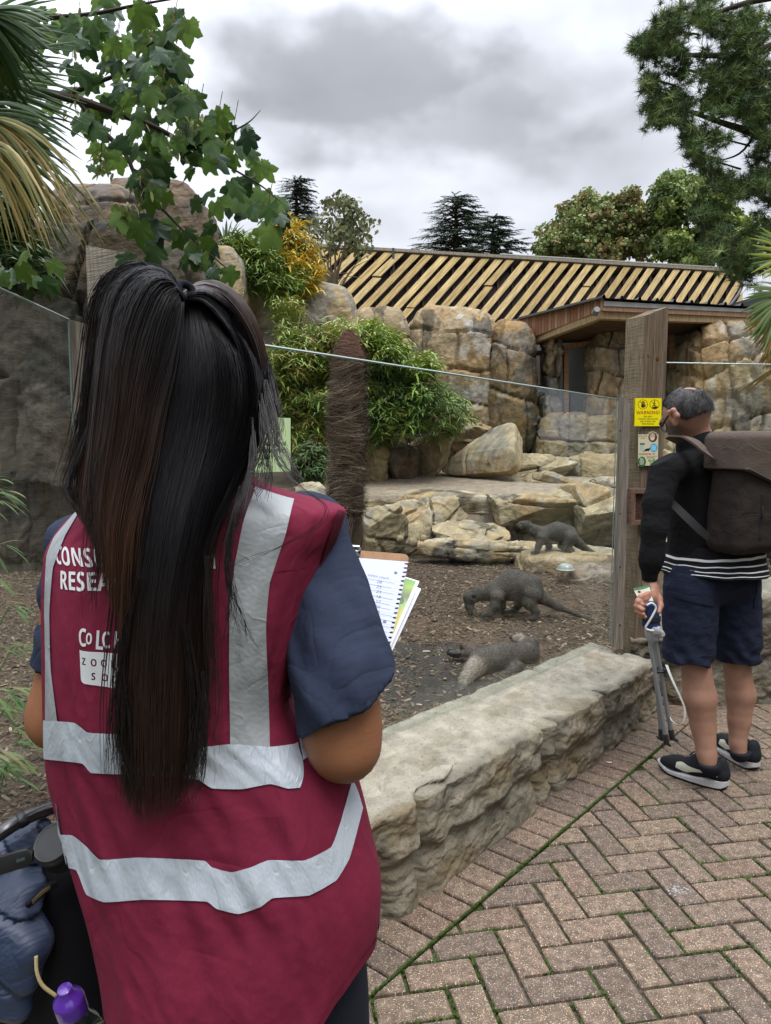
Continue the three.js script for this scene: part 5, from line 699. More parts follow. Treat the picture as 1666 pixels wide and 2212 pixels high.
// ---- the trunk wrapped in dark fibre
{
  const Z = 6.6, foot = V(at(762, 1180, Z).x - 0.03, 0, -Z), top = at(755, 712, Z), H = top.y, t = thing('fibrous_trunk', 'upright trunk shaggy with dark brown fibre behind the main glass', 'trunk', foot), r = rng(181);
  const wAt = curve([[0, 0.105], [0.12, 0.115], [0.3, 0.15], [0.5, 0.165], [0.62, 0.168], [0.78, 0.165], [0.87, 0.15], [0.93, 0.105], [0.97, 0.06], [1, 0.012]]), cx = curve([[0, 0.02], [0.3, -0.03], [0.6, -0.02], [1, 0]]);
  const surf = (a, k, d = 0) => { const y = k * H, rr = 0.88 * wAt(k) * (1 + 0.34 * fbm(Math.cos(a) * 1.3 + 5, y * 3.4, Math.sin(a) * 1.3, 4) + 0.09 * Math.sin(y * 17 + 2 * noise(y * 2, Math.cos(a) * 1.5, 1) + Math.sin(a) * 1.2) * smooth(0.9, 1.3, y)) + d; return V(foot.x + (top.x - foot.x) * k + cx(k) + Math.cos(a) * rr, y, foot.z + Math.sin(a) * rr); };
  const c = new MB(); c.grid(40, 160, (i, j) => [surf(i * 2 * Math.PI, j, -0.006), null, i, j * 4]); part('core', c.geo(), std({ color: lin(0.03, 0.02, 0.015), bumpMap: T.rough, bumpScale: 0.03, roughness: 1 }), t);
  const f = new MB(); for (let i = 0; i < 17000; i++) { const k = Math.pow(r(), 0.9) * 0.99, a0 = r() * 6.283, y = k * H, wrap = k > 0.34 ? 1 : 0.15 + 0.5 * r() * (k > 0.25), L = 0.06 + r() * 0.2, dir = (0.5 * (r() - 0.5) + 1.1 * noise(y * 2.2, a0 * 0.7, 3)); let o = -1; const tcol = clamp(r() + 0.5 * noise(y * 5, Math.cos(a0) * 2, Math.sin(a0) * 2)), kk = (0.6 + r() * 0.8) * (1 + 0.8 * noise(y * 7, Math.cos(a0) * 2.5 + 4, Math.sin(a0) * 2.5)), col = (k > 0.9 ? [0.15, 0.085, 0.06] : tcol < 0.5 ? [0.06, 0.039, 0.027] : tcol < 0.85 ? [0.125, 0.086, 0.06] : [0.24, 0.185, 0.14]).map((q) => q * kk), lift = Math.pow(r(), 4) * 0.06 + 0.002; for (let s = 0; s <= 4; s++) { const q = s / 4, aa = a0 + wrap * q * L / 0.16, k2 = clamp(k + (wrap > 0.9 ? dir * q * L / H : -q * L * 1.3 / H), 0, 1), p = surf(aa, k2, lift * (0.3 + q) + 0.002), w = 0.0019 * (1 - q * 0.6); const v0 = f.v(p.x, p.y + w, p.z, col), v1 = f.v(p.x + (wrap < 0.5 ? w : 0), p.y - w, p.z, col); if (o >= 0) f.quad(o, o + 1, v1, v0); o = v0; } }
  tag(part('fibre', f.geo(), std({ vertexColors: true, roughness: 0.9, side: THREE.DoubleSide }), t), null, null, null, 'stuff');
  part('cord', tubeGeo([...Array(13).keys()].map((i) => surf(Math.PI * (0.2 + i / 12 * 1.0) , 0.37 + 0.02 * Math.sin(i), 0.012)), 0.008, 5, 30), std({ color: lin(0.2, 0.06, 0.05), roughness: 0.8 }), t);
}
// ---- unseen belt of trees, added and shaped to darken what the glass mirrors
{
  const r = rng(191), big = [7, 8].map((k) => broadSprig(k, 26, 0.34)), g = new THREE.Group(); g.name = 'unseen_tree_belt'; scene.add(g); tag(g, 'unseen belt of leafy trees around the viewer, added to darken the glass reflections', 'trees', null, 'stuff');
  const sp = []; for (let i = 0; i < 9000; i++) { const a = Math.PI * (-0.19 + 1.3 * Math.pow(r(), 1.6)), R = 10 + 3 * r(), h = 0.2 + lerp(11.5, 4, smooth(0.3, 0.9, a)) * Math.pow(r(), 0.95) * (0.8 + 0.25 * Math.sin(a * 7) + 0.2 * (r() - 0.5)), p = V(Math.cos(a) * R, h, Math.sin(a) * R + 1); sp.push([p, 0.8 + r() * 0.7, tone(r, [[0.06, 0.10, 0.03], [0.08, 0.12, 0.035], [0.045, 0.075, 0.025]][Math.floor(r() * 3)], 0.7)]); }
  foliage('foliage', g, big, sp, white, 193);
}

// ---------- otters ----------
const furMat = std({ vertexColors: true, map: scaled(T.fur, 3), bumpMap: scaled(T.fur, 3), bumpScale: 0.006, roughness: 0.62 });
const furHair = std({ vertexColors: true, roughness: 0.6, side: THREE.DoubleSide });
function otter(label, list, Zref, pale, foot, cell = 0.011, extra = null, tint = 1.25) {
  // list: [x, y, r(px), x2, y2, r2(px), Z, Z2]
  const m = Zref / FOCAL, B = list.map(([x, y, r, x2, y2, r2, Z = Zref, Z2 = Z]) => bone(at(x, y, Z), r * m, at(x2, y2, Z2), r2 * m)), f0 = bones(B, 0.032), [lo, hi] = bounds(B, 0.03), P = pale.map(([x, y, Z, r]) => [at(x, y, Z), r]);
  const f = (x, y, z) => f0(x, y, z) + 0.0015 * noise(x * 40, y * 60, z * 40) + 0.003 * noise(x * 9, y * 9, z * 9);
  const col = (x, y, z) => { let k = 0.85 + 0.5 * fbm(x * 7, y * 7, z * 7, 3), w = 0; for (const [c, r] of P) w = Math.max(w, 1 - smooth(r * 0.6, r, Math.hypot(x - c.x, y - c.y, z - c.z) + 0.03 * noise(x * 30, y * 30, z * 30))); k *= tint; return [lerp(0.084, 0.24, w) * k, lerp(0.073, 0.205, w) * k, lerp(0.062, 0.165, w) * k]; };
  const t = thing('otter', label, 'otter', foot);
  const g = netGeo(f, lo, hi, cell, col, (x, y, z) => [y * 1.0 + z * 0.4, x * 1.0]); part('body', g, furMat, t);
  // short lying hair over the body
  const r = rng(Math.round(list[0][0])), P3 = g.attributes.position, N3 = g.attributes.normal, C3 = g.attributes.color, fb = new MB(), way = extra || V(1, -0.35, 0), q = V(), n = V(), d = V(), w = V();
  for (let i = 0; i < 16000; i++) { const k = Math.floor(r() * P3.count); q.fromBufferAttribute(P3, k); n.fromBufferAttribute(N3, k); q.x += (r() - 0.5) * cell; q.y += (r() - 0.5) * cell; d.copy(way).add(V((r() - 0.5) * 0.5, (r() - 0.5) * 0.5, (r() - 0.5) * 0.5)); d.addScaledVector(n, -d.dot(n)).normalize().addScaledVector(n, 0.12 + 0.12 * r()); w.crossVectors(d, n).normalize().multiplyScalar(0.0011); const L = 0.012 + 0.014 * r(), s = 0.6 + 0.9 * r(), c = [C3.getX(k) * s, C3.getY(k) * s, C3.getZ(k) * s]; fb.tri(fb.v(q.x + w.x, q.y + w.y, q.z + w.z, c), fb.v(q.x - w.x, q.y - w.y, q.z - w.z, c), fb.v(q.x + d.x * L, q.y + d.y * L, q.z + d.z * L, c)); }
  tag(part('fur', fb.geo(), furHair, t), null, null, null, 'stuff');
  return t;
}
const dotGeo = (p, r) => { const g = new THREE.SphereGeometry(r, 10, 8); g.translate(p.x, p.y, p.z); return g; };
const wetBlack = std({ color: lin(0.008, 0.007, 0.007), roughness: 0.2 });
{
  const Z = 6.15;
  const a = otter('grey-brown otter with arched back sniffing the bark chips, head lowered', [
    [1016, 1322, 6, 1014, 1308, 9, 6.2], [1014, 1308, 9, 1015, 1291, 13, 6.2], [1015, 1291, 13, 1042, 1282, 15, 6.2, 6.18], [1042, 1282, 15, 1072, 1278, 22, 6.18, 6.15], [1072, 1278, 22, 1108, 1264, 33, Z], [1108, 1264, 33, 1142, 1270, 30, Z], [1142, 1270, 29, 1164, 1288, 14, Z], [1164, 1288, 14, 1206, 1311, 8, Z], [1206, 1311, 8, 1245, 1327, 4, Z, 6.1], [1245, 1327, 4, 1286, 1341, 1.3, 6.1, 6.05],
    [1074, 1290, 14, 1068, 1310, 9, 6.05], [1068, 1310, 9, 1057, 1325, 6.5, 6.03], [1057, 1326, 6, 1044, 1329, 4, 6.03], [1082, 1288, 13, 1084, 1310, 8, 6.3], [1084, 1310, 8, 1076, 1322, 6, 6.3], [1076, 1323, 5, 1064, 1325, 4, 6.3],
    [1148, 1284, 20, 1143, 1303, 14, 6.06], [1143, 1303, 12, 1158, 1320, 7, 6.03], [1158, 1320, 7, 1153, 1334, 5, 6.02], [1153, 1335, 5, 1136, 1338, 4, 6.02], [1130, 1286, 16, 1121, 1304, 10, 6.3], [1121, 1304, 9, 1114, 1316, 6, 6.33], [1114, 1318, 5.5, 1088, 1323, 4, 6.33],
  ], Z, [[1020, 1318, 6.15, 0.06], [1030, 1300, 6.1, 0.05]], V(at(1110, 1335, Z).x, 0, -6.1));
  for (const [x, y] of [[1024, 1286]]) { const g = dotGeo(at(x, y, 6.145), 0.02); part('ear', g, furMatDark(), a); }
  part('nose', dotGeo(at(1016, 1327, 6.19), 0.017), wetBlack, a); part('eye', dotGeo(at(1008.5, 1306, 6.17), 0.007), wetBlack, a);
}
function furMatDark() { return furMatDark.m ||= std({ color: lin(0.05, 0.042, 0.038), map: T.fur, roughness: 0.8 }); }
let otterB;
{
  const Z = 8.5;
  otterB = otter('otter walking left along the pool rim with head raised', [
    [1119, 1136, 4, 1127, 1134, 7, Z], [1127, 1134, 7, 1138, 1135, 9, Z], [1138, 1135, 9, 1156, 1147, 12, Z], [1156, 1147, 12, 1171, 1156, 17, Z], [1171, 1155, 17, 1204, 1148, 20, Z], [1204, 1148, 20, 1228, 1155, 19, Z], [1228, 1155, 18, 1248, 1172, 10, Z], [1248, 1172, 10, 1273, 1191, 6, Z], [1273, 1191, 6, 1307, 1203, 2, Z],
    [1170, 1162, 11, 1163, 1180, 6, 8.42], [1163, 1180, 6, 1160, 1191, 4, 8.42], [1160, 1192, 3.5, 1149, 1194, 3, 8.42], [1180, 1160, 10, 1186, 1179, 6, 8.6], [1186, 1179, 5.5, 1184, 1190, 4, 8.6], [1184, 1191, 3.5, 1176, 1193, 3, 8.6],
    [1233, 1162, 15, 1223, 1178, 9, 8.42], [1223, 1178, 8, 1235, 1188, 5, 8.42], [1235, 1189, 4.5, 1217, 1194, 3.5, 8.42], [1222, 1164, 12, 1212, 1178, 7, 8.6], [1212, 1178, 6, 1224, 1188, 4, 8.6],
  ], Z, [[1124, 1141, 8.45, 0.05], [1142, 1152, 8.42, 0.07]], V(at(1200, 1193, Z).x, 0, -Z), 0.012);
  part('nose', dotGeo(at(1116.5, 1134.5, Z), 0.014), wetBlack, otterB); part('ear', dotGeo(at(1142, 1128.5, Z - 0.03), 0.014), furMatDark(), otterB); part('eye', dotGeo(at(1127, 1130, Z - 0.035), 0.007), wetBlack, otterB);
  const d = otterB.clone(); d.name = numbered('otter'); tag(d, 'otter hidden behind the man\'s hip with just its grey tail showing', 'otter'); d.position.x += 2.03; d.position.z += 0.35; d.position.y -= 0.06; scene.add(d);
}
{
  const Z = 4.8;
  const c = otter('otter lying stretched on its side by the glass, tail curling towards the wall', [
    [1112, 1379, 9, 1126, 1381, 13, 5.1], [1126, 1381, 13, 1146, 1394, 16, 5.1, 5.0], [1146, 1394, 17, 1140, 1412, 24, 5.0, 4.9], [1140, 1412, 25, 1085, 1420, 30, 4.9, 4.78], [1085, 1420, 30, 1042, 1428, 27, 4.78, 4.66], [1042, 1428, 26, 1022, 1448, 18, 4.66, 4.55], [1022, 1448, 18, 1006, 1468, 12, 4.55, 4.45], [1006, 1468, 12, 998, 1492, 7, 4.45, 4.34], [998, 1492, 7, 988, 1510, 2, 4.34, 4.27],
    [1045, 1414, 18, 1018, 1410, 12, 4.8], [1018, 1410, 12, 1000, 1412, 7, 4.85], [1000, 1412, 7, 974, 1411, 6, 4.9], [1120, 1440, 12, 1085, 1462, 8, 4.7, 4.6], [1085, 1462, 8, 1060, 1478, 5, 4.6, 4.5],
  ], Z, [[1118, 1373, 5.05, 0.075], [1015, 1455, 4.5, 0.16], [1060, 1478, 4.5, 0.06]], V(at(1090, 1440, Z).x, 0, -Z), 0.011, V(-1, -0.3, 0.3), 1.5);
  part('foot', tubeGeo([at(996, 1412, 4.84), at(984, 1414, 4.87), at(968, 1409, 4.9)], (k) => 0.018 + 0.008 * Math.sin(k * 3), 8, 6), wetBlack, c); part('foot', tubeGeo([at(1008, 1408, 4.9), at(1001, 1404, 4.95), at(997, 1400, 5.0)], 0.016, 8, 6), wetBlack, c);
  part('nose', dotGeo(at(1103, 1377, 5.08), 0.012), wetBlack, c);
}

// ---------- the woman in the maroon vest ----------
T.skin = tex(256, 256, (u, v) => 0.5 + 0.3 * noise(u * 64, v * 64, 1, 64) + 0.3 * fbm(u * 12, v * 20, 3, 3, 12), false);
const skinMat = (r, g, b) => phys({ color: lin(r, g, b), map: scaled(T.cloth, 4), bumpMap: scaled(T.skin, 8), bumpScale: 0.0004, roughness: 0.5, specularIntensity: 0.6 });
const navyCloth = std({ color: lin(0.026, 0.034, 0.062), map: scaled(T.cloth, 2), bumpMap: scaled(T.crease, 2.2), bumpScale: 0.010, roughness: 0.9 });
function handBones(W, d, n, s, size = 1, curl = 0.9) {   // wrist, finger direction, palm side, thumb side
  const L = [], k = size, P = (a, b, c) => W.clone().addScaledVector(d, a * k).addScaledVector(n, c * k).addScaledVector(s, b * k);
  L.push(bone(W, 0.026 * k, P(0.05, 0.012, 0), 0.022 * k), bone(W, 0.024 * k, P(0.055, -0.018, 0), 0.019 * k));
  [[0.024, 0.078], [0.008, 0.086], [-0.009, 0.081], [-0.025, 0.066]].forEach(([b, l], i) => { let p = P(0.085 - Math.abs(b) * 0.3, b, 0), a = 0.2; L.push(bone(P(0.04, b * 0.8, 0), 0.013 * k, p, 0.0105 * k)); for (const [f, r] of [[0.45, 0.0092], [0.32, 0.0082], [0.23, 0.007]]) { a += curl * 0.7; const q = p.clone().addScaledVector(d, Math.cos(a) * l * f * k).addScaledVector(n, Math.sin(a) * l * f * k); L.push(bone(p, (r + 0.001) * k, q, r * k)); p = q; } });
  const t0 = P(0.02, 0.03, 0.005), t1 = P(0.05, 0.05, 0.02), t2 = P(0.078, 0.046, 0.035); L.push(bone(P(0.01, 0.015, 0), 0.016 * k, t0, 0.014 * k), bone(t0, 0.013 * k, t1, 0.011 * k), bone(t1, 0.0105 * k, t2, 0.008 * k)); return L;
}
const strandMat = phys({ vertexColors: true, roughness: 0.36, specularIntensity: 0.5, side: THREE.DoubleSide });
{
  const Zc = 1.06, t = thing('person', 'person with long dark hair in a maroon reflective vest, seen from behind', 'person', V(-0.26, 0, -Zc));
  // outline rows of the vest: [y, left, right]
  const rows = [[1030, 352, 540], [1042, 320, 556], [1055, 285, 588], [1068, 250, 632], [1080, 215, 682], [1092, 186, 724], [1103, 166, 744], [1125, 140, 742], [1160, 114, 729], [1200, 98, 707], [1300, 95, 676], [1400, 97, 650], [1470, 98, 630], [1530, 98, 628], [1580, 97, 662], [1640, 97, 730], [1690, 100, 764], [1750, 110, 782], [1850, 128, 803], [1950, 148, 822], [2020, 162, 822], [2090, 175, 812], [2200, 195, 800], [2400, 215, 790]].map(([y, l, r]) => { const q = lerp(1.04, 0.985, smooth(1500, 2150, y)), a = at(l, y, q), b = at(r, y, q); return [a.y, a.x, b.x]; });
  const asc = rows.slice().reverse(), XL = curve(asc.map((r) => [r[0], r[1]])), XR = curve(asc.map((r) => [r[0], r[2]])), DP = curve([[0.4, 0.15], [0.8, 0.145], [1.05, 0.125], [1.25, 0.13], [1.38, 0.115], [1.415, 0.095], [1.44, 0.07], [1.47, 0.05]]);
  const yTop = rows[0][0];
  const pw = (s, e) => Math.sign(s) * Math.pow(Math.abs(s), e);
  // a point of the vest: th = 0 faces the viewer's side (the back of the wearer), y height
  const S = (th, y, lift = 0) => {
    const l = XL(y), r = XR(y), c = (l + r) / 2, w = (r - l) / 2 + lift, d = DP(y) + lift, s = Math.sin(th), k = Math.cos(th);
    const low = smooth(1.25, 0.8, y), edge = Math.pow(Math.abs(k), 0.6);
    let f = 0.012 * low * fbm(th * 1.6 + 3, y * 1.6, 2.2, 3) * 2 + 0.013 * edge * fbm(th * 2.2 + y * 2.4, y * 3.2 - th, 7, 3) + 0.006 * edge * noise(th * 6 + y * 9, y * 5 - th * 3, 4) + 0.005 * edge * (0.4 - Math.abs(noise(th * 4 - y * 6, y * 7 + th * 2, 11))) + 0.003 * edge * (0.4 - Math.abs(noise(th * 9 + y * 10, y * 12 - th * 4, 15)));
    // horizontal steps where the cloth hangs over the belt of tape
    const th1 = th + 0.12 * noise(y * 5, 1, 1); f += low * 0.007 * (smooth(-0.05, 0.05, th1 + 0.72) - smooth(-0.03, 0.1, th1 - 0.02) + 0.8 * smooth(-0.05, 0.05, th1 - 0.55)) * edge;
    return V(c + w * pw(s, 0.92), y, -Zc + (d + f) * pw(k, 0.85) + 0.0);
  };
  const find = (X, Y) => { let th = clamp((X - 400) / 330, -1.3, 1.3), y = EYE + ray(X, Y)[1] * 0.95; for (let i = 0; i < 30; i++) { const p = seen(S(th, y)), e = 1e-3, a = seen(S(th + e, y)), b = seen(S(th, y + e)), J = [(a[0] - p[0]) / e, (b[0] - p[0]) / e, (a[1] - p[1]) / e, (b[1] - p[1]) / e], D = J[0] * J[3] - J[1] * J[2], ex = X - p[0], ey = Y - p[1]; if (Math.abs(D) < 1) break; th = clamp(th + clamp((ex * J[3] - ey * J[1]) / D, -0.25, 0.25), -1.5, 1.5); y += clamp((ey * J[0] - ex * J[2]) / D, -0.06, 0.06); } return [th, y]; };
  const vestCol = lin(0.185, 0.0155, 0.042), vestMat = std({ color: vestCol, map: scaled(T.cloth, 1.5), bumpMap: scaled(T.crease, 1.5), bumpScale: 0.009, roughness: 0.8 });
  const hemAt = (th) => { const s = Math.sin(th); return 0.635 + 0.13 * smooth(0.25, 0.95, s) + 0.02 * smooth(-0.3, -1, s); };
  { const g = new MB(); g.grid(220, 240, (i, j) => { const th = i * 2 * Math.PI - Math.PI, y = lerp(yTop, hemAt(th), j); return [S(th, y), null, i * 1.6, y]; }); part('vest', g.geo(), vestMat, t);
    const inner = new MB(); inner.grid(90, 60, (i, j) => { const th = i * 2 * Math.PI - Math.PI, y = lerp(1.35, hemAt(th) + 0.001, j); return [S(th, y, -0.003), null, i, y]; }); part('lining', inner.geo(), std({ color: lin(0.07, 0.006, 0.016), roughness: 0.9 }), t);
    const hem = new MB(); hem.grid(160, 2, (i, j) => { const th = i * 2 * Math.PI - Math.PI, y = hemAt(th) + 0.016 * (1 - j) - 0.001; return [S(th, y, 0.0016), null, i * 1.6, y]; }); part('hem', hem.geo(), std({ color: lin(0.165, 0.014, 0.037), map: T.cloth, roughness: 0.8 }), t); }
  // reflective tape
  const tapeMat = phys({ color: lin(0.46, 0.50, 0.555), roughness: 0.5, metalness: 0.15, bumpMap: scaled(T.crease, 3.4), bumpScale: 0.005 }), tapeDim = phys({ color: lin(0.31, 0.325, 0.335), roughness: 0.5, metalness: 0.15, bumpMap: scaled(T.crease, 3.4), bumpScale: 0.005 });
  const poly = (pts) => { const L = [0]; for (let i = 1; i < pts.length; i++) L.push(L[i - 1] + Math.hypot(pts[i][0] - pts[i - 1][0], pts[i][1] - pts[i - 1][1])); const n = L.length - 1, piece = (m) => (k) => { const q = k * L[n]; let i = 1; while (i < n && L[i] < q) i++; const t = (q - L[i - 1]) / (L[i] - L[i - 1]); return lerp(pts[i - 1][m], pts[i][m], t); }, sx = curve(pts.map((p, i) => [L[i] / L[n], p[0]])), sy = curve(pts.map((p, i) => [L[i] / L[n], p[1]])); const lx = piece(0), ly = piece(1); return (k) => [lerp(lx(k), sx(k), 0.35), lerp(ly(k), sy(k), 0.35)]; };
  const strip = (name, A, B, mat, nu, nv, lift = 0.0022, stitch = true) => {
    const a = poly(A), b = poly(B), g = new MB(), fa = [], fb = []; for (let i = 0; i <= nu; i++) { fa.push(find(...a(i / nu))); fb.push(find(...b(i / nu))); }
    const at2 = (i, j, l) => { const q = Math.min(nu, Math.round(i * nu)); return S(lerp(fa[q][0], fb[q][0], j), lerp(fa[q][1], fb[q][1], j), l); };
    g.grid(nu, nv, (i, j) => [at2(i, j, lift), null, i * nu * 0.006, j * 0.06]); const m = part(name, g.geo(), mat, t);
    if (stitch) for (const e of [0.045, 0.955]) { const st = new MB(); for (let i = 0; i < nu; i += 1) for (const h of [0, 0.5]) { const p = at2((i + h) / nu, e, lift + 0.0006), q = at2(Math.min(1, (i + h + 0.3) / nu), e, lift + 0.0006); if (h === 0 && p.distanceTo(q) > 1e-5) tubeInto(st, [p, q], 0.0004, 4); } tag(part('stitching', st.geo(), std({ color: lin(0.12, 0.12, 0.13) }), m), null, null, null, 'stuff'); }
    return m;
  };
  strip('reflective_band', [[98, 1555], [165, 1560], [193, 1581], [297, 1586], [432, 1612], [495, 1606], [581, 1612], [633, 1606], [640, 1602]], [[99, 1639], [182, 1648], [200, 1668], [297, 1672], [427, 1682], [458, 1701], [521, 1703], [583, 1692], [620, 1702], [646, 1700]], tapeMat, 160, 12, 0.0026);
  strip('reflective_band', [[122, 1802], [161, 1803], [188, 1824], [219, 1855], [302, 1850], [443, 1857], [458, 1871], [500, 1882], [542, 1871], [578, 1856], [656, 1857], [713, 1828], [732, 1776], [758, 1683]], [[138, 1872], [169, 1878], [191, 1931], [229, 1947], [312, 1941], [448, 1945], [469, 1961], [516, 1972], [562, 1957], [588, 1938], [667, 1932], [724, 1900], [752, 1853], [781, 1745]], tapeMat, 190, 12, 0.0026);
  strip('reflective_brace', [[550, 1050], [525, 1128], [507, 1215], [496, 1304], [494, 1390], [494, 1470], [496, 1606]], [[633, 1077], [616, 1152], [581, 1260], [573, 1348], [574, 1410], [577, 1470], [581, 1612]], tapeDim, 80, 12, 0.002);
  strip('reflective_brace', [[168, 1103], [120, 1160], [104, 1200], [99, 1300], [101, 1420], [101, 1557]], [[181, 1094], [144, 1157], [118, 1226], [110, 1323], [113, 1445], [127, 1559]], tapeDim, 60, 6, 0.002);
  strip('side_tape', [[636, 1560], [645, 1552], [655, 1549]], [[650, 1640], [660, 1634], [672, 1626]], tapeMat, 12, 10, 0.004, false);
  const trim = std({ color: lin(0.085, 0.008, 0.02), map: T.cloth, roughness: 0.8 });
  strip('armhole_trim', [[726, 1100], [707, 1162], [686, 1230], [665, 1304], [643, 1370], [624, 1430], [610, 1500]], [[741, 1106], [725, 1162], [697, 1230], [673, 1304], [655, 1380], [640, 1432], [626, 1510]], trim, 60, 4, 0.003);
  // the printing on the back
  const print = (c0, c1, c2, c3, w, h, draw) => { const tx = canvasTex(w, h, (g) => { g.clearRect(0, 0, w, h); draw(g, w, h); }), q = [c0, c1, c2, c3].map((p) => find(...p)), g = new MB(); g.grid(40, 12, (i, j) => { const L = (m) => lerp(lerp(q[0][m], q[1][m], i), lerp(q[3][m], q[2][m], i), j); return [S(L(0), L(1), 0.0012), null, i, 1 - j]; }); part('printing', g.geo(), std({ map: tx, transparent: true, alphaTest: 0.5, color: lin(0.62, 0.62, 0.62), roughness: 0.7 }), t); };
  const word = (s, w, h, g, font = 'bold') => { g.fillStyle = '#fff'; g.textBaseline = 'alphabetic'; g.font = `${font} ${h * 1.36}px sans-serif`; const m = g.measureText(s).width; g.save(); g.scale(w / m, 1); g.fillText(s, 0, h * 0.99); g.restore(); };
  print([124, 1177], [471, 1186], [471, 1228], [124, 1217], 1024, 110, (g, w, h) => word('CONSERVATION', w, h, g));
  print([131, 1231], [352, 1236], [352, 1278], [131, 1272], 760, 110, (g, w, h) => word('RESEARCH', w, h, g));
  print([172, 1342], [440, 1348], [440, 1500], [172, 1484], 1024, 560, (g, w, h) => {
    g.fillStyle = '#fff'; g.textBaseline = 'alphabetic'; [['C', 2, 205, 205, -3], ['O', 78, 175, 130, 4], ['L', 166, 215, 215, 3], ['C', 235, 205, 185, -4], ['H', 330, 200, 190, 2], ['E', 430, 205, 170, -2], ['S', 520, 200, 180, 5], ['T', 610, 205, 200, -3], ['E', 700, 205, 160, 2], ['R', 790, 205, 180, -2]].forEach(([c, x, y, s, a]) => { g.save(); g.translate(x, y); g.rotate(a * Math.PI / 180); g.font = `bold ${s}px sans-serif`; g.scale(0.72, 1); g.fillText(c, 0, 0); g.restore(); });
    g.beginPath(); g.moveTo(8, 240); g.lineTo(960, 236); g.lineTo(950, 515); g.quadraticCurveTo(600, 530, 60, 520); g.quadraticCurveTo(22, 515, 20, 480); g.closePath(); g.fill();
    g.globalCompositeOperation = 'destination-out'; g.font = 'bold 86px sans-serif'; let x = 35; for (const c of 'ZOOLOGICAL') { g.fillText(c, x, 360); x += 92; } x = 130; for (const c of 'SOCIETY') { g.fillText(c, x, 478); x += 96; } g.globalCompositeOperation = 'source-over';
  });
  // body: head, neck, trunk, arms, hands, legs
  const skin = skinMat(0.30, 0.125, 0.062), m = (p) => p * Zc / FOCAL;
  const hc = at(468, 800, 1.06), sR = at(672, 1165, 1.1), eR = at(744, 1612, 1.0), wR = at(700, 1500, 1.24), sL = at(165, 1180, 1.12), eL = at(131, 1548, 1.12), wL = at(250, 1480, 1.33);
  const body = [bone(at(460, 930, 1.07), 0.055, at(440, 1060, 1.08), 0.06), bone(at(300, 1150, 1.08), 0.05, at(560, 1150, 1.08), 0.05), bone(at(400, 1150, 1.08), 0.09, at(420, 1600, 1.08), 0.095), bone(sR, 0.036, at(700, 1330, 1.06), 0.046), bone(at(700, 1330, 1.06), 0.046, at(732, 1530, 1.01), 0.047), bone(at(732, 1530, 1.01), 0.046, eR, 0.039), bone(eR, 0.037, wR, 0.026), bone(sL, 0.045, eL, 0.041), bone(eL, 0.039, wL, 0.024)];
  const dR = V().subVectors(at(780, 1490, 1.33), wR).normalize(), dL = V().subVectors(at(560, 1480, 1.4), wL).normalize();
  const hr = handBones(wR, dR, V(-0.2, 0.2, -0.95), V(0, 1, 0.2).normalize(), 0.92, 0.6), hl = handBones(wL, dL, V(0.2, 0.1, -0.95), V(0, 1, 0.2).normalize(), 0.92, 0.6);
  const skull = ell(hc, 0.073, 0.108, 0.088), fb = bones(body, 0.05), sdf = (x, y, z) => smin(skull(x, y, z), fb(x, y, z), 0.03);
  const g1 = netGeo(sdf, V(-0.62, 0.98, -1.48), V(0.04, 1.86, -0.86), 0.012);
  const hands = [hr, hl].map((h) => { const [lo, hi] = bounds(h, 0.01); return netGeo(bones(h, 0.008), lo, hi, 0.0035); });
  part('body', mergeGeometries([g1, ...hands]), skin, t);
  const ear = netGeo(((e) => (x, y, z) => e(x, y, z) + 0.002 * noise(x * 60, y * 60, z * 60))(ell(at(541, 792, 1.005), 0.006, 0.019, 0.013)), at(520, 840, 0.97).setZ(-1.04), at(562, 742, 1.05).setZ(-0.97), 0.003); part('ear', ear, skin, t);
  // tee shirt sleeves
  const fold = (x, y, z, s) => 0.010 * fbm(x * 9 + s, y * 5, z * 9, 3) + 0.006 * Math.sin((y * 0.9 + x * 1.3) * 60 + 5 * noise(x * 8, y * 8, z * 8)) * smooth(1.4, 1.2, y) * 0.5 + 0.004 * noise(x * 26 + y * 14, y * 20, z * 26);
  const sleeve = (B, a, b, cell) => { const f = bones(B, 0.05), n = V(b.y - a.y, -(b.x - a.x), 0).normalize(); if (n.y > 0) n.negate(); const [lo, hi] = bounds(B, 0.02); return netGeo((x, y, z) => Math.max(f(x, y, z) + fold(x, y, z, 3), (x - a.x) * n.x + (y - a.y) * n.y + 0.005 * Math.sin(x * 60)), lo, hi, cell, null, (x, y, z) => [x + z, y]); };
  const slR = sleeve([bone(at(668, 1142, 1.12), 0.058, at(702, 1300, 1.07), 0.058), bone(at(702, 1300, 1.07), 0.058, at(742, 1500, 1.0), 0.06), bone(at(735, 1390, 1.02), 0.05, at(786, 1480, 1.0), 0.032), bone(at(742, 1500, 1.0), 0.06, at(750, 1620, 0.98), 0.06)], at(845, 1462, 1.0), at(664, 1568, 1.0), 0.0075);
  part('sleeve', slR, navyCloth, t);
  const slL = sleeve([bone(at(168, 1180, 1.12), 0.05, at(146, 1450, 1.12), 0.043), bone(at(146, 1440, 1.12), 0.043, at(140, 1500, 1.12), 0.044)], at(60, 1428, 1.1), at(112, 1455, 1.1), 0.008); part('sleeve', slL, navyCloth, t);
  { // stitched double line near the hem of the near sleeve
    const cu = new MB(); }
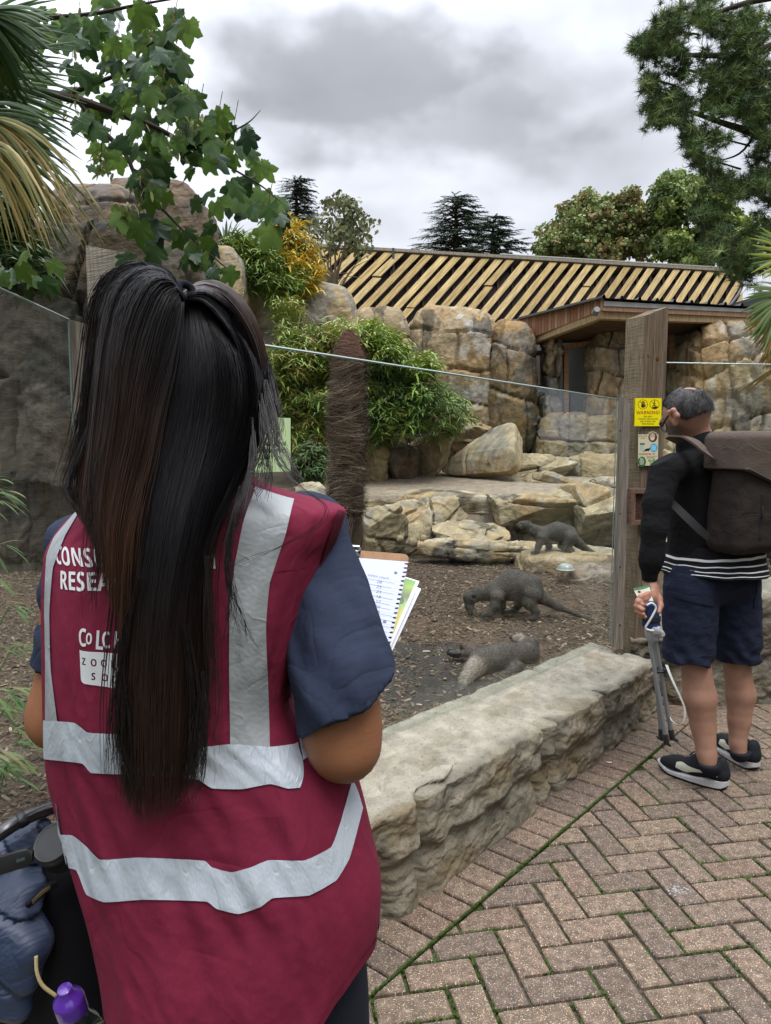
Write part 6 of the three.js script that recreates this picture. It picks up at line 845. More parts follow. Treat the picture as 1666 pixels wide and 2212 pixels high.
  // trousers and shoes
  const trouser = std({ color: lin(0.014, 0.016, 0.024), map: T.cloth, roughness: 0.9 }), legR = [bone(V(-0.12, 0.82, -1.1), 0.085, V(-0.1, 0.48, -1.08), 0.08), bone(V(-0.1, 0.48, -1.08), 0.078, V(-0.11, 0.08, -1.05), 0.06)], legL = [bone(V(-0.32, 0.82, -1.1), 0.085, V(-0.35, 0.48, -1.1), 0.078), bone(V(-0.35, 0.48, -1.1), 0.076, V(-0.36, 0.08, -1.09), 0.06)];
  const LL = [...legR, ...legL], [tl, th2] = bounds(LL, 0.02), tf = bones(LL, 0.04); part('trousers', netGeo((x, y, z) => Math.max(tf(x, y, z) + 0.006 * noise(x * 14, y * 9, z * 14), 0.06 - y), tl, th2, 0.016), trouser, t);
  for (const x of [-0.12, -0.36]) { const sb = [bone(V(x, 0.05, -1.02), 0.045, V(x + 0.02, 0.04, -1.2), 0.04)]; const [a, b] = bounds(sb, 0.01); part('shoe', netGeo((X, Y, Z2) => Math.max(bones(sb, 0.02)(X, Y, Z2), -Y), a, b, 0.008), std({ color: lin(0.02, 0.02, 0.02) }), t); }

  // hair
  const hair = new THREE.Group(); hair.name = 'hair'; t.add(hair);
  const hp = (pts) => { const n = pts.length, cs = [0, 1, 2].map((k) => curve(pts.map((p, i) => [i / (n - 1), p[k]]))); return (k) => [cs[0](k), cs[1](k), cs[2](k)]; };
  const black = [0.006, 0.0055, 0.0065], brown = [0.03, 0.0155, 0.0105], red = [0.085, 0.036, 0.017], mix3 = (a, b, k) => [0, 1, 2].map((i) => lerp(a[i], b[i], k));
  const lock = (guides, n, seed, o = {}) => {   // guides: measured paths ordered across the lock, each [x, y, Z] from root to tip
    const r = rng(seed), gs = guides.map(hp), G0 = (u, k) => { const q = clamp(u) * (gs.length - 1), i = Math.min(gs.length - 2, Math.floor(q)), f = q - i, a = gs[i](k), b = gs[i + 1](k), sm = f * f * (3 - 2 * f); return [lerp(a[0], b[0], f), lerp(a[1], b[1], f), lerp(a[2], b[2], sm)]; };
    const thick = o.thick ?? 0.02, tipCut = o.tip ?? 0.12, colorOf = o.color ?? (() => black), m2 = new MB();
    // the mass of the lock
    const mass = new MB(); for (const sgn of [0, 1]) mass.grid(36, 60, (i, j) => { const [x, y, Z] = G0(lerp(0.5, i, 1 - 0.35 * smooth(0.6, 1, j)), j * (o.mass ?? 0.68)); const p = outside(at(x, y, Z + (sgn ? thick : 0.004) * Math.sqrt(Math.max(0, 1 - Math.pow(2 * i - 1, 4)))), 0.001); const c = colorOf(i, j, r); p.z += 0.0035 * noise(i * 26, j * 5, 3 + sgn) + 0.003 * noise(i * 60, j * 3, 8); return [p, c.map((q) => q * 0.6), i, j]; });
    part('hair_mass', mass.geo(), strandMat, hair);
    for (let q = 0; q < n; q++) {
      const u0 = clamp(r() * 1.06 - 0.03), dep = Math.pow(r(), 1.6) * thick - 0.003 * r(), len = 1 - tipCut * Math.pow(r(), 1.25), du = (r() - 0.5) * (o.stray ?? 0.06), ph = r() * 9, am = (o.wave ?? 3) * (0.4 + r()), cc = 0.7 + 0.7 * r(), pts = [], seg = 14, rad = 0.00032 + r() * 0.0003, clump = Math.floor(u0 * 17), cu = (clump + 0.5 + 0.9 * (hash(clump, seed) - 0.5)) / 17, pull = (o.clump ?? 0.55);
      let st = r() < 0.1 ? 5 : 1;
      for (let s = 0; s <= seg; s++) { const k = s / seg * len, uu = lerp(u0, lerp(u0, cu, pull), k * k) + du * k * st * 0.5, [x, y, Z] = G0(uu, k), w = am * k; pts.push(outside(at(x + w * Math.sin(k * 5 + ph) + 1.6 * noise(k * 6, ph, 1) + (uu < 0 || uu > 1 ? (uu - clamp(uu)) * 220 : 0), y + w * 0.4 * Math.cos(k * 6 + ph), Z + dep - 0.002 * noise(k * 4, ph, 5)), 0.0015 + 0.006 * Math.max(0, 1 - dep / thick) * (ph / 9))); }
      tubeInto(m2, pts, (k) => rad * (k > 0.85 ? 1 - (k - 0.85) * 5 : 1), 3, (k) => colorOf(clamp(u0 + (hash(q, 5) - 0.5) * 0.55), k * len, r).map((c) => c * cc));
    }
    tag(part('strands', m2.geo(), strandMat, hair), null, null, null, 'stuff');
  };
  // hair over the skull, under the tied half
  const capC = at(466, 806, 1.06), cap = ell(capC, 0.071, 0.111, 0.089), outside = (p, e) => { const ex = (p.x - capC.x) / (0.0765 + e), ey = (p.y - capC.y) / (0.1175 + e), q = 1 - ex * ex - ey * ey; if (q > 0) p.z = Math.max(p.z, capC.z + (0.0935 + e) * Math.sqrt(q)); return p; }; part('hair_mass', netGeo((x, y, z) => Math.max(cap(x, y, z) + 0.003 * noise(x * 40, y * 8, z * 40), 1.52 - y - 0.0), V(-0.4, 1.5, -1.2), V(-0.1, 1.86, -0.93), 0.008, () => [0.008, 0.0075, 0.0085]), strandMat, hair);
  lock([
    [[392, 655, 0.985], [352, 800, 0.96], [322, 930, 0.945], [300, 1080, 0.925], [282, 1230, 0.91], [268, 1400, 0.90], [262, 1560, 0.895], [272, 1760, 0.89]],
    [[412, 640, 0.975], [420, 790, 0.945], [398, 940, 0.935], [360, 1110, 0.91], [335, 1270, 0.895], [318, 1430, 0.885], [312, 1590, 0.88], [318, 1790, 0.875]],
    [[430, 635, 0.975], [485, 780, 0.95], [478, 930, 0.945], [430, 1110, 0.905], [400, 1270, 0.89], [385, 1430, 0.882], [378, 1580, 0.876], [362, 1770, 0.872]],
    [[450, 632, 0.985], [535, 760, 0.985], [545, 900, 0.975], [482, 1060, 0.925], [424, 1210, 0.90], [420, 1370, 0.89], [414, 1540, 0.882], [400, 1720, 0.876]],
    [[470, 638, 1.01], [560, 752, 1.03], [580, 870, 1.02], [532, 1010, 0.965], [460, 1140, 0.92], [436, 1290, 0.905], [436, 1450, 0.895], [424, 1690, 0.885]],
  ], 5200, 201, { thick: 0.022, tip: 0.5, color: (u, k) => mix3(black, brown, smooth(0.45, 0.95, k) * 0.75), wave: 9, stray: 0.22 });
  // the half tied high and falling to the left
  lock([
    [[396, 645, 0.965], [365, 585, 0.96], [300, 568, 0.96], [232, 600, 0.97], [203, 690, 0.98], [192, 810, 0.985], [178, 940, 0.985], [148, 1060, 0.98], [176, 1110, 0.97]],
    [[396, 646, 0.955], [360, 592, 0.94], [305, 582, 0.93], [255, 630, 0.93], [226, 740, 0.935], [212, 870, 0.935], [200, 990, 0.93], [195, 1090, 0.925], [205, 1190, 0.915]],
    [[397, 648, 0.95], [370, 605, 0.925], [325, 610, 0.91], [288, 680, 0.905], [262, 790, 0.905], [250, 910, 0.905], [230, 1030, 0.9], [216, 1130, 0.895], [220, 1260, 0.89]],
    [[398, 650, 0.95], [382, 622, 0.93], [352, 650, 0.915], [325, 740, 0.905], [300, 850, 0.9], [285, 960, 0.895], [258, 1070, 0.89], [242, 1180, 0.885], [244, 1330, 0.88]],
    [[399, 652, 0.955], [394, 655, 0.945], [384, 720, 0.935], [366, 800, 0.925], [340, 900, 0.915], [318, 1000, 0.905], [292, 1090, 0.895], [272, 1200, 0.885], [262, 1390, 0.88]],
  ], 4200, 203, { thick: 0.03, mass: 0.52, tip: 0.46, stray: 0.2, color: (u, k) => mix3(mix3(black, brown, smooth(0.25, 0.7, k) * (0.35 + 0.55 * smooth(0.1, 0.9, u))), red, smooth(0.6, 0.9, k) * (0.1 + 0.25 * smooth(0.4, 1, u) + 0.2 * smooth(0.25, 0, u))), wave: 5 });
  // front hair drawn back to the tie
  lock([
    [[396, 630, 0.98], [440, 606, 1.05], [497, 622, 1.06], [546, 674, 1.06], [574, 738, 1.06], [584, 800, 1.06]],
    [[397, 632, 0.97], [440, 612, 1.0], [492, 634, 1.02], [538, 688, 1.035], [566, 748, 1.04], [578, 812, 1.045]],
    [[398, 640, 0.96], [440, 632, 0.965], [485, 660, 0.98], [522, 705, 1.005], [550, 758, 1.02], [566, 820, 1.03]],
    [[399, 648, 0.96], [435, 652, 0.955], [470, 685, 0.96], [500, 730, 0.97], [520, 790, 0.985]],
  ], 2000, 205, { thick: 0.006, tip: 0.02, mass: 1, stray: 0.03, color: (u) => mix3(brown, black, smooth(0.1, 0.8, u)), wave: 1, clump: 0.2 });
  { const g = new THREE.TorusGeometry(0.011, 0.005, 10, 24); g.rotateY(0.9); g.rotateZ(0.5); const p = at(402, 630, 0.965); g.translate(p.x, p.y, p.z); part('hair_tie', g, std({ color: lin(0.006, 0.007, 0.014), roughness: 0.9 }), t); }
  // loose wisps
  const w = new MB(), r = rng(207), wisp = (pts, n, spread, rad = 0.0004) => { for (let q = 0; q < n; q++) { const h = hp(pts.map(([x, y, Z], i) => [x + (r() - 0.5) * spread * (0.3 + i * 0.35), y + (r() - 0.5) * spread * 0.5 * i * 0.3, Z + (r() - 0.5) * 0.02])), P = []; const L = 0.7 + 0.3 * r(); for (let s = 0; s <= 18; s++) P.push(at(...h(s / 18 * L))); tubeInto(w, P, (k) => rad * (0.7 + 0.5 * r()) * (1 - 0.5 * k), 3, mix3(black, brown, r() * 0.4)); } };
  wisp([[572, 820, 1.02], [590, 920, 0.98], [612, 990, 0.95], [650, 1050, 0.93]], 60, 40); wisp([[560, 850, 1.0], [575, 950, 0.97], [570, 1030, 0.95], [560, 1080, 0.93]], 70, 46); wisp([[545, 900, 0.98], [545, 1000, 0.95], [520, 1100, 0.91], [490, 1190, 0.9]], 60, 26); wisp([[575, 900, 0.98], [600, 1000, 0.94], [660, 1060, 0.92], [700, 1092, 0.93], [690, 1130, 0.92], [610, 1180, 0.9], [530, 1212, 0.89], [450, 1255, 0.885]], 6, 10, 0.00035);
  wisp([[520, 1050, 0.92], [500, 1150, 0.9], [498, 1250, 0.895], [515, 1330, 0.895], [545, 1400, 0.895]], 26, 22); wisp([[500, 1100, 0.91], [490, 1220, 0.9], [500, 1310, 0.895], [480, 1400, 0.89]], 22, 26); wisp([[580, 790, 1.04], [590, 850, 1.02], [600, 890, 1.0]], 30, 22); wisp([[200, 900, 0.97], [165, 1000, 0.96], [150, 1060, 0.955], [170, 1110, 0.95]], 60, 26); wisp([[240, 1000, 0.93], [215, 1080, 0.925], [205, 1160, 0.915]], 70, 40); wisp([[300, 1250, 0.89], [262, 1400, 0.885], [250, 1560, 0.88], [245, 1700, 0.875]], 60, 40); wisp([[400, 1350, 0.885], [420, 1500, 0.88], [425, 1620, 0.876], [400, 1700, 0.874]], 60, 50);
  wisp([[205, 680, 0.97], [190, 800, 0.97], [168, 930, 0.97], [135, 1070, 0.965]], 40, 26); wisp([[230, 900, 0.93], [208, 1050, 0.92], [196, 1200, 0.91], [205, 1330, 0.9]], 40, 44); wisp([[448, 1200, 0.9], [452, 1350, 0.89], [462, 1500, 0.885], [450, 1640, 0.88]], 30, 40); wisp([[440, 1450, 0.886], [436, 1560, 0.88], [420, 1680, 0.876], [395, 1745, 0.874]], 40, 46); wisp([[270, 1480, 0.885], [268, 1600, 0.88], [285, 1700, 0.876], [290, 1760, 0.875]], 40, 50); wisp([[565, 740, 1.05], [588, 830, 1.03], [598, 920, 1.01], [590, 1000, 0.98]], 40, 34);
  wisp([[320, 575, 0.95], [300, 562, 0.95], [260, 575, 0.95], [215, 640, 0.96]], 40, 12, 0.0003);
  tag(part('strands', w.geo(), strandMat, hair), null, null, null, 'stuff');
}

// ---------- the man with the backpack ----------
const manPos = V(1.33, 0, -3.2);
{
  const t = thing('person', 'man in black jumper and navy shorts wearing a backpack, head bowed beside the post', 'person', manPos);
  const P = (x, y, r, Z) => [at(x, y, Z), r * Z / FOCAL], bn = (a, b) => bone(a[0], a[1], b[0], b[1]);
  const skin = skinMat(0.35, 0.19, 0.13);
  // body: one continuous skin
  const hipL = P(1494, 1300, 50, 3.14), hipR = P(1585, 1300, 48, 3.3), kL = P(1504, 1446, 31, 3.12), kR = P(1592, 1440, 28, 3.3), cL = P(1512, 1506, 36, 3.11), cR = P(1600, 1500, 31, 3.3), mL = P(1519, 1566, 27, 3.1), mR = P(1597, 1556, 24, 3.29), aL = P(1527, 1630, 21, 3.07), aR = P(1594, 1606, 18, 3.27);
  const wrist = P(1403, 1262, 14, 3.0), elb = P(1412, 1135, 18, 2.98), shL = P(1446, 1022, 18, 3.08), shR = P(1606, 1020, 18, 3.36), elR = P(1650, 1130, 22, 3.4), wrR = P(1590, 1180, 14, 3.62);
  const list = [bn(P(1500, 925, 27, 3.2), P(1520, 975, 36, 3.22)), bn(shL, shR), bn(P(1530, 1040, 40, 3.24), P(1540, 1240, 50, 3.24)), bn(hipL, kL), bn(kL, cL), bn(cL, mL), bn(mL, aL), bn(aL, P(1529, 1645, 19, 3.06)), bn(hipR, kR), bn(kR, cR), bn(cR, mR), bn(mR, aR), bn(aR, P(1596, 1622, 17, 3.26)), bn(shL, elb), bn(elb, wrist), bn(shR, elR), bn(elR, wrR)];
  const hc = at(1486, 884, 3.2), skullA = ell(hc, 0.095, 0.092, 0.098), jaw = bone(at(1470, 905, 3.21), 0.058, at(1456, 931, 3.24), 0.03), nose = bone(at(1436, 902, 3.27), 0.012, at(1428, 915, 3.29), 0.013), fb = chains([list.slice(0, 3), list.slice(3, 8), list.slice(8, 13), list.slice(13, 15), list.slice(15, 17)], 0.05, 0.014);
  const body = (x, y, z) => smin(smin(smin(skullA(x, y, z), boneDist(jaw, x, y, z), 0.05), boneDist(nose, x, y, z), 0.02), fb(x, y, z), 0.045);
  const beard = (x, y, z) => { const [sx, sy] = seen(V(x, y, z)); return smooth(908, 924, sy + 5 * noise(x * 60, y * 60, z * 60)) * smooth(1478, 1464, sx - (sy - 915) * 0.1) * smooth(952, 948, sy); };
  const col = (x, y, z) => { const b = y > 1.35 ? beard(x, y, z) : 0, s = noise(x * 140, y * 140, z * 140), k = 0.92 + 0.2 * fbm(x * 14, y * 14, z * 14, 3); return [lerp(1, 0.52 + 0.25 * s, b * 0.8) * k, lerp(1, 0.85 + 0.3 * s, b * 0.8) * k, lerp(1, 1.1 + 0.4 * s, b * 0.8) * k]; };
  const bodyMat = skin.clone(); bodyMat.vertexColors = true;
  // left hand closed round the stool's folded top
  const hb = (pts) => { const o = []; for (let i = 1; i < pts.length; i++) o.push(bone(at(pts[i - 1][0], pts[i - 1][1], pts[i - 1][2]), pts[i - 1][3], at(pts[i][0], pts[i][1], pts[i][2]), pts[i][3])); return o; };
  const hand = [...hb([[1403, 1258, 3.0, 0.027], [1408, 1272, 2.98, 0.029], [1410, 1290, 2.96, 0.027]]), ...hb([[1408, 1280, 2.96, 0.02], [1398, 1284, 2.94, 0.013], [1384, 1290, 2.92, 0.0105], [1378, 1298, 2.92, 0.0098], [1388, 1306, 2.9, 0.009]]), ...hb([[1408, 1288, 2.95, 0.018], [1394, 1294, 2.93, 0.012], [1379, 1300, 2.91, 0.0105], [1375, 1309, 2.91, 0.0098], [1388, 1317, 2.89, 0.009]]), ...hb([[1408, 1296, 2.95, 0.017], [1394, 1304, 2.93, 0.0115], [1378, 1311, 2.91, 0.0102], [1377, 1320, 2.91, 0.0095], [1390, 1327, 2.89, 0.0085]]), ...hb([[1408, 1302, 2.95, 0.015], [1396, 1313, 2.93, 0.0105], [1384, 1321, 2.91, 0.0092], [1386, 1330, 2.91, 0.0085], [1394, 1333, 2.9, 0.008]]), ...hb([[1414, 1280, 2.97, 0.018], [1424, 1293, 2.95, 0.0135], [1427, 1308, 2.93, 0.0115], [1423, 1322, 2.91, 0.0095]])];
  const [hlo, hhi] = bounds(hand, 0.006), hg = netGeo(bones(hand, 0.007), hlo, hhi, 0.0032, () => [1.05, 0.92, 0.9]);
  const rh = handBones(wrR[0], V(0.2, -0.9, -0.3).normalize(), V(-1, 0, 0), V(0, -0.3, -1).normalize(), 1), [rlo, rhi] = bounds(rh, 0.006), rg = netGeo(bones(rh, 0.008), rlo, rhi, 0.005, () => [1, 1, 1]);
  const bg = netGeo(body, V(0.95, 0.05, -3.75), V(1.85, 1.86, -2.85), 0.0105, col);
  part('body', mergeGeometries([bg, hg, rg]), bodyMat, t);
  // head: hair, ear, glasses
  const hairF = (x, y, z) => { const [sx, sy] = seen(V(x, y, z)); const line = curve([[1430, 872], [1445, 884], [1456, 890], [1468, 902], [1486, 904], [1505, 897], [1518, 893], [1532, 886]])(sx); const crown = 0.036 - Math.hypot((x - hc.x + 0.0), (z - hc.z - 0.02) * 0.9) + 0.25 * Math.max(0, hc.y + 0.075 - y) * -1; return Math.max(skullA(x, y, z) - 0.007 - 0.0012 * noise(x * 120, y * 70, z * 120), (sy - line) * 0.0019 + 0.006 * noise(x * 120, y * 60, z * 120), crown + 0.012 * noise(x * 90, y * 90, z * 90)); };
  part('hair', netGeo(hairF, V(hc.x - 0.12, hc.y - 0.09, hc.z - 0.12), V(hc.x + 0.12, hc.y + 0.12, hc.z + 0.12), 0.0042, (x, y, z) => { const a = fbm(x * 30, y * 30, z * 30, 3), s = noise(x * 160, y * 60, z * 160), [sx, sy] = seen(V(x, y, z)), g = clamp(0.42 - (sx - 1440) / 160 * 0.35 + 0.5 * a + 0.3 * s); return [lerp(0.02, 0.125, g), lerp(0.018, 0.12, g), lerp(0.018, 0.12, g)]; }), std({ vertexColors: true, roughness: 0.6 }), t);
  { const hgm = t.children[t.children.length - 1], Pp = hgm.geometry.attributes.position, Nn = hgm.geometry.attributes.normal, Cc = hgm.geometry.attributes.color, hb2 = new MB(), hr = rng(17), q = V(), n = V(), d = V(); for (let i = 0; i < 9000; i++) { const k = Math.floor(hr() * Pp.count); q.fromBufferAttribute(Pp, k); n.fromBufferAttribute(Nn, k); q.x += (hr() - 0.5) * 0.004; q.y += (hr() - 0.5) * 0.004; d.set((hr() - 0.5) * 0.5, -0.8, (hr() - 0.5) * 0.5); d.addScaledVector(n, -d.dot(n)).normalize().addScaledVector(n, 0.45).multiplyScalar(0.007 + 0.006 * hr()); const g = hr() < 0.35 ? 2.4 : 0.8, c = [Cc.getX(k) * g, Cc.getY(k) * g, Cc.getZ(k) * g], w = 0.0006; hb2.tri(hb2.v(q.x - w, q.y, q.z + w, c), hb2.v(q.x + w, q.y, q.z - w, c), hb2.v(q.x + d.x, q.y + d.y, q.z + d.z, c)); } tag(part('strands', hb2.geo(), std({ vertexColors: true, roughness: 0.6, side: THREE.DoubleSide }), hgm), null, null, null, 'stuff'); }
  const eb = [bone(at(1447, 890, 3.1), 0.008, at(1455, 886, 3.08), 0.009), bone(at(1455, 887, 3.08), 0.009, at(1463, 898, 3.075), 0.010), bone(at(1462, 898, 3.075), 0.009, at(1459, 916, 3.09), 0.009), bone(at(1447, 892, 3.1), 0.007, at(1453, 910, 3.1), 0.007)], [elo, ehi] = bounds(eb, 0.008); part('ear', netGeo(bones(eb, 0.012), elo, ehi, 0.003), skinMat(0.38, 0.19, 0.13), t);
  const black = std({ color: lin(0.01, 0.01, 0.01), roughness: 0.35 }), gl = part('glasses', mergeGeometries([tubeGeo([at(1462, 892, 3.095), at(1456, 891, 3.09), at(1446, 896, 3.11), at(1430, 921, 3.2)], 0.0042, 6, 12), tubeGeo([...Array(17).keys()].map((i) => { const a = i / 16 * 6.283; return at(1434 + 7 * Math.cos(a), 922 + 10 * Math.sin(a) + 5 * Math.cos(a), 3.21 - 0.02 * Math.cos(a)); }), 0.0028, 6, 32)]), black, t);
  // jumper
  const knit = std({ color: lin(0.007, 0.007, 0.008), map: scaled(T.cloth, 3), bumpMap: scaled(T.crease, 4), bumpScale: 0.007, roughness: 0.95 });
  const jl = [bn(P(1505, 962, 42, 3.21), P(1540, 985, 48, 3.24)), bn(P(1446, 1008, 30, 3.05), P(1610, 1005, 34, 3.38)), bn(P(1500, 1030, 52, 3.18), P(1504, 1215, 60, 3.18)), bn(P(1565, 1030, 60, 3.28), P(1574, 1215, 66, 3.26)), bn(P(1438, 1018, 33, 3.04), P(1419, 1085, 29, 3.0)), bn(P(1419, 1085, 29, 3.0), P(1414, 1140, 27, 2.98)), bn(P(1414, 1140, 27, 2.98), P(1409, 1200, 25, 2.98)), bn(P(1409, 1200, 25, 2.98), P(1407, 1212, 25, 2.98)), bn(P(1405, 1215, 21, 2.98), P(1403, 1252, 16.5, 2.99)), bn(shR, [elR[0], 0.055]), bn([elR[0], 0.055], [wrR[0], 0.04])], jf = chains([jl.slice(0, 2), jl.slice(2, 4), jl.slice(4, 9), jl.slice(9)], 0.045, 0.02);
  const fold = (x, y, z) => 0.004 * fbm(x * 7, y * 12, z * 7, 3) + 0.0022 * Math.sin(y * 95 + 7 * noise(x * 6, y * 4, z * 6) + x * 30) * smooth(0.98, 0.9, y) + 0.0016 * noise(x * 30, y * 60, z * 30);
  const [jlo, jhi] = bounds(jl, 0.02), hemC = at(1540, 1196, 3.1).y, collar = at(1507, 950, 3.2);
  part('jumper', netGeo((x, y, z) => { const arm = x < at(1446, 1100, 3.0).x ? 1 : 0; return Math.max(jf(x, y, z) + fold(x, y, z), Math.min((hemC - 0.01 - y) , arm ? at(1400, 1255, 2.99).y - y : 1e3), y - collar.y - 0.035 - (x - collar.x) * 0.55); }, jlo, jhi, 0.0075, null, (x, y, z) => [x + z, y]), knit, t);
  // striped tee below the jumper
  { const rows = [[1170, 1446, 1638], [1200, 1440, 1642], [1215, 1437, 1645], [1228, 1433, 1647], [1238, 1432, 1646]], g = new MB(), c = rows.map(([y, l, r]) => [at(l, y, 3.2), at(r, y, 3.2)]), N = 64; const ring = (i, j, lift = 0) => { const q = clamp(j * (rows.length - 1), 0, rows.length - 1.001), k = Math.floor(q), f = q - k, L = c[k][0].clone().lerp(c[k + 1][0], f), R = c[k][1].clone().lerp(c[k + 1][1], f), m = L.clone().add(R).multiplyScalar(0.5), w = (R.x - L.x) / 2 + lift, a = i * 6.28319, o = 0.006 * noise(Math.cos(a) * 2 + 3, j * 3, Math.sin(a) * 2), s = V(Math.cos(a) * (w + o + 0.006), 0, Math.sin(a) * (0.165 + 0.045 * j + lift + o)); s.y += -0.02 * Math.cos(a * 1) * j + 0.012 * Math.sin(a) * (j - 0.3) + 0.006 * noise(Math.cos(a) * 3, j * 2, Math.sin(a) * 3) + 0.012 * Math.cos(a); return m.add(s); };
    g.grid(N, 24, (i, j) => [ring(i, j)]); const tee = part('tee_shirt', g.geo(), std({ color: lin(0.01, 0.01, 0.012), map: T.cloth, bumpMap: scaled(T.weave, 6), bumpScale: 0.0005, roughness: 0.95 }), t);
    for (const k of [0.2, 0.42, 0.64, 0.84]) { const s = new MB(); s.grid(N, 1, (i, j) => [ring(i, k + 0.045 * j, 0.0012)]); part('stripe', s.geo(), std({ color: lin(0.6, 0.6, 0.6), roughness: 0.9 }), tee); } }
  // shorts
  const navy = std({ color: lin(0.0135, 0.0175, 0.036), map: scaled(T.cloth, 3), bumpMap: scaled(T.crease, 4), bumpScale: 0.01, roughness: 0.92 });
  const sl = [bn(P(1500, 1245, 62, 3.16), P(1574, 1245, 66, 3.27)), bn(P(1494, 1280, 60, 3.14), P(1486, 1440, 53, 3.12)), bn(P(1582, 1285, 60, 3.29), P(1594, 1440, 47, 3.3)), bn(P(1485, 1420, 52, 3.12), P(1484, 1470, 54, 3.12)), bn(P(1594, 1420, 47, 3.3), P(1595, 1470, 48, 3.3))], sf = chains([[sl[0]], [sl[1], sl[3]], [sl[2], sl[4]]], 0.03, 0.012), [slo, shi] = bounds(sl, 0.02), hL = at(1486, 1437, 3.04), hR = at(1594, 1430, 3.26), wy = at(1540, 1222, 3.1).y, midx = at(1545, 1400, 3.2).x;
  part('shorts', netGeo((x, y, z) => { const right = x > midx; const w = 0.012 * fbm(x * 6 + 3, y * 6, z * 6, 3) + 0.0055 * Math.sin((y * 1.2 + x * 0.9) * 55 + 6 * noise(x * 6, y * 6, z * 6)) * smooth(0.4, 0.75, 0.9 - (y - 0.3)) + 0.004 * noise(x * 24, y * 30, z * 24) * (1 + smooth(0.65, 0.5, y)); return Math.max(sf(x, y, z) + w, (right ? hR.y : hL.y - 0.05 * (x - hL.x)) - y + 0.006 * Math.sin(x * 45), y - wy); }, slo, shi, 0.0075, null, (x, y, z) => [x + z, y]), navy, t);
  // back pockets: raised patches on the cloth
  const ontoZ = (f, x, y, z0) => { let z = z0; for (let i = 0; i < 40; i++) { const d = f(x, y, z); z -= d * 0.8; if (Math.abs(d) < 5e-4) break; } return clamp(z, z0 - 0.4, z0); };
  const patchOn = (f, q, lift, nu = 16, nv = 16, Z = 2.9) => { const w = q.map(([x, y]) => at(x, y, Z + 0.1)), g = new MB(); g.grid(nu, nv, (i, j) => { const p = w[0].clone().lerp(w[1], i).lerp(w[3].clone().lerp(w[2], i), j); p.z = ontoZ(f, p.x, p.y, -Z + 0.1) + (i < 0.01 || i > 0.99 || j < 0.01 || j > 0.99 ? -0.002 : lift); return [p, null, i * 0.15, j * 0.15]; }); return g.geo(); };
  const shortsF = (x, y, z) => sf(x, y, z) + 0.012 * fbm(x * 6 + 3, y * 6, z * 6, 3); 
  part('pocket', patchOn(shortsF, [[1472, 1243], [1560, 1252], [1552, 1318], [1464, 1302]], 0.006), navy, t); part('pocket', patchOn(shortsF, [[1624, 1242], [1641, 1235], [1636, 1312], [1620, 1314]], 0.006, 8, 16, 3.1), navy, t);
  // shoes
  const rub = std({ color: lin(0.5, 0.48, 0.48), roughness: 0.7, map: T.cloth }), up = std({ color: lin(0.012, 0.013, 0.017), roughness: 0.75, bumpMap: scaled(T.weave, 12), bumpScale: 0.001 }), cream = std({ color: lin(0.5, 0.49, 0.4), roughness: 0.5 }), blackRub = std({ color: lin(0.012, 0.012, 0.012), roughness: 0.6 });
  const shoe = (heel, toe, ankle) => {
    const H = onLevel(...heel), Tp = onLevel(...toe), d = V().subVectors(Tp, H), L = d.length(); d.normalize(); const s = V(d.z, 0, -d.x); if (s.z < 0) s.negate();   // s: the side we see
    const W = (u, w, h) => H.clone().addScaledVector(d, u * L).addScaledVector(s, w).add(V(0, h, 0)), g = new THREE.Group(); g.name = 'shoe'; g.position.copy(H).sub(t.position); t.add(g);
    const half = (u) => 0.046 * Math.pow(Math.max(0, 1 - Math.pow(Math.abs(2 * u - 1), 3.4)), 0.5) * (0.86 + 0.25 * Math.sin(u * 3.6)) + 0.0;
    const loc = (x, y, z) => { const p = V(x - H.x, 0, z - H.z); return [p.dot(d) / L, p.dot(s), y]; };
    const soleF = (x, y, z) => { const [u, w, h] = loc(x, y, z), uu = clamp(u, 0.0, 1), lo = 0.022 * smooth(0.78, 1.02, u) + 0.012 * smooth(0.08, -0.02, u) + 0.009, hi = lerp(0.044, 0.026, smooth(0.05, 0.75, u)) + 0.02 * smooth(0.8, 1.0, u); return Math.max(Math.abs(w) - half(uu) - 0.004 - 0.006 * smooth(0.4, 0.0, u), h - hi, lo - h, (u - 1) * L, -u * L) ; };
    const outF = (x, y, z) => { const [u, w, h] = loc(x, y, z), uu = clamp(u), lo = 0.02 * smooth(0.78, 1.02, u) + 0.012 * smooth(0.08, -0.02, u); return Math.max(Math.abs(w) - half(uu) - 0.001, h - lo - 0.0105, lo - h, (u - 0.995) * L, -u * L + 0.004); };
    const ub = [bone(W(0.13, 0, 0.06), 0.038, W(0.42, 0, 0.062), 0.041), bone(W(0.42, 0, 0.06), 0.041, W(0.72, 0, 0.046), 0.036), bone(W(0.72, 0, 0.046), 0.036, W(0.88, 0, 0.042), 0.027), bone(W(0.1, 0, 0.07), 0.032, W(0.13, 0, 0.105), 0.031), bone(W(0.16, 0, 0.105), 0.03, W(0.4, 0, 0.098), 0.027)], uf0 = bones(ub, 0.03), hole = ell(W(0.24, 0, 0.135), 0.042, 0.03, 0.042), uf = (x, y, z) => Math.max(uf0(x, y, z), 0.03 - y, -hole(x, y, z));
    const [lo, hi] = bounds(ub, 0.03); lo.y = -0.01;
    const P2 = (n, geo, m) => part(n, geo, m, g);
    P2('upper', netGeo(uf, lo, hi, 0.005), up); P2('sole', netGeo(soleF, lo, hi, 0.005), rub); P2('tread', netGeo(outF, lo, hi, 0.005), blackRub);
    const side = (u, h) => { let w = 0.07; for (let i = 0; i < 40; i++) { const p = W(u, w, h), k = uf0(p.x, p.y, p.z); w -= k * 0.9; if (Math.abs(k) < 3e-4) break; } return W(u, w + 0.0018, h); };
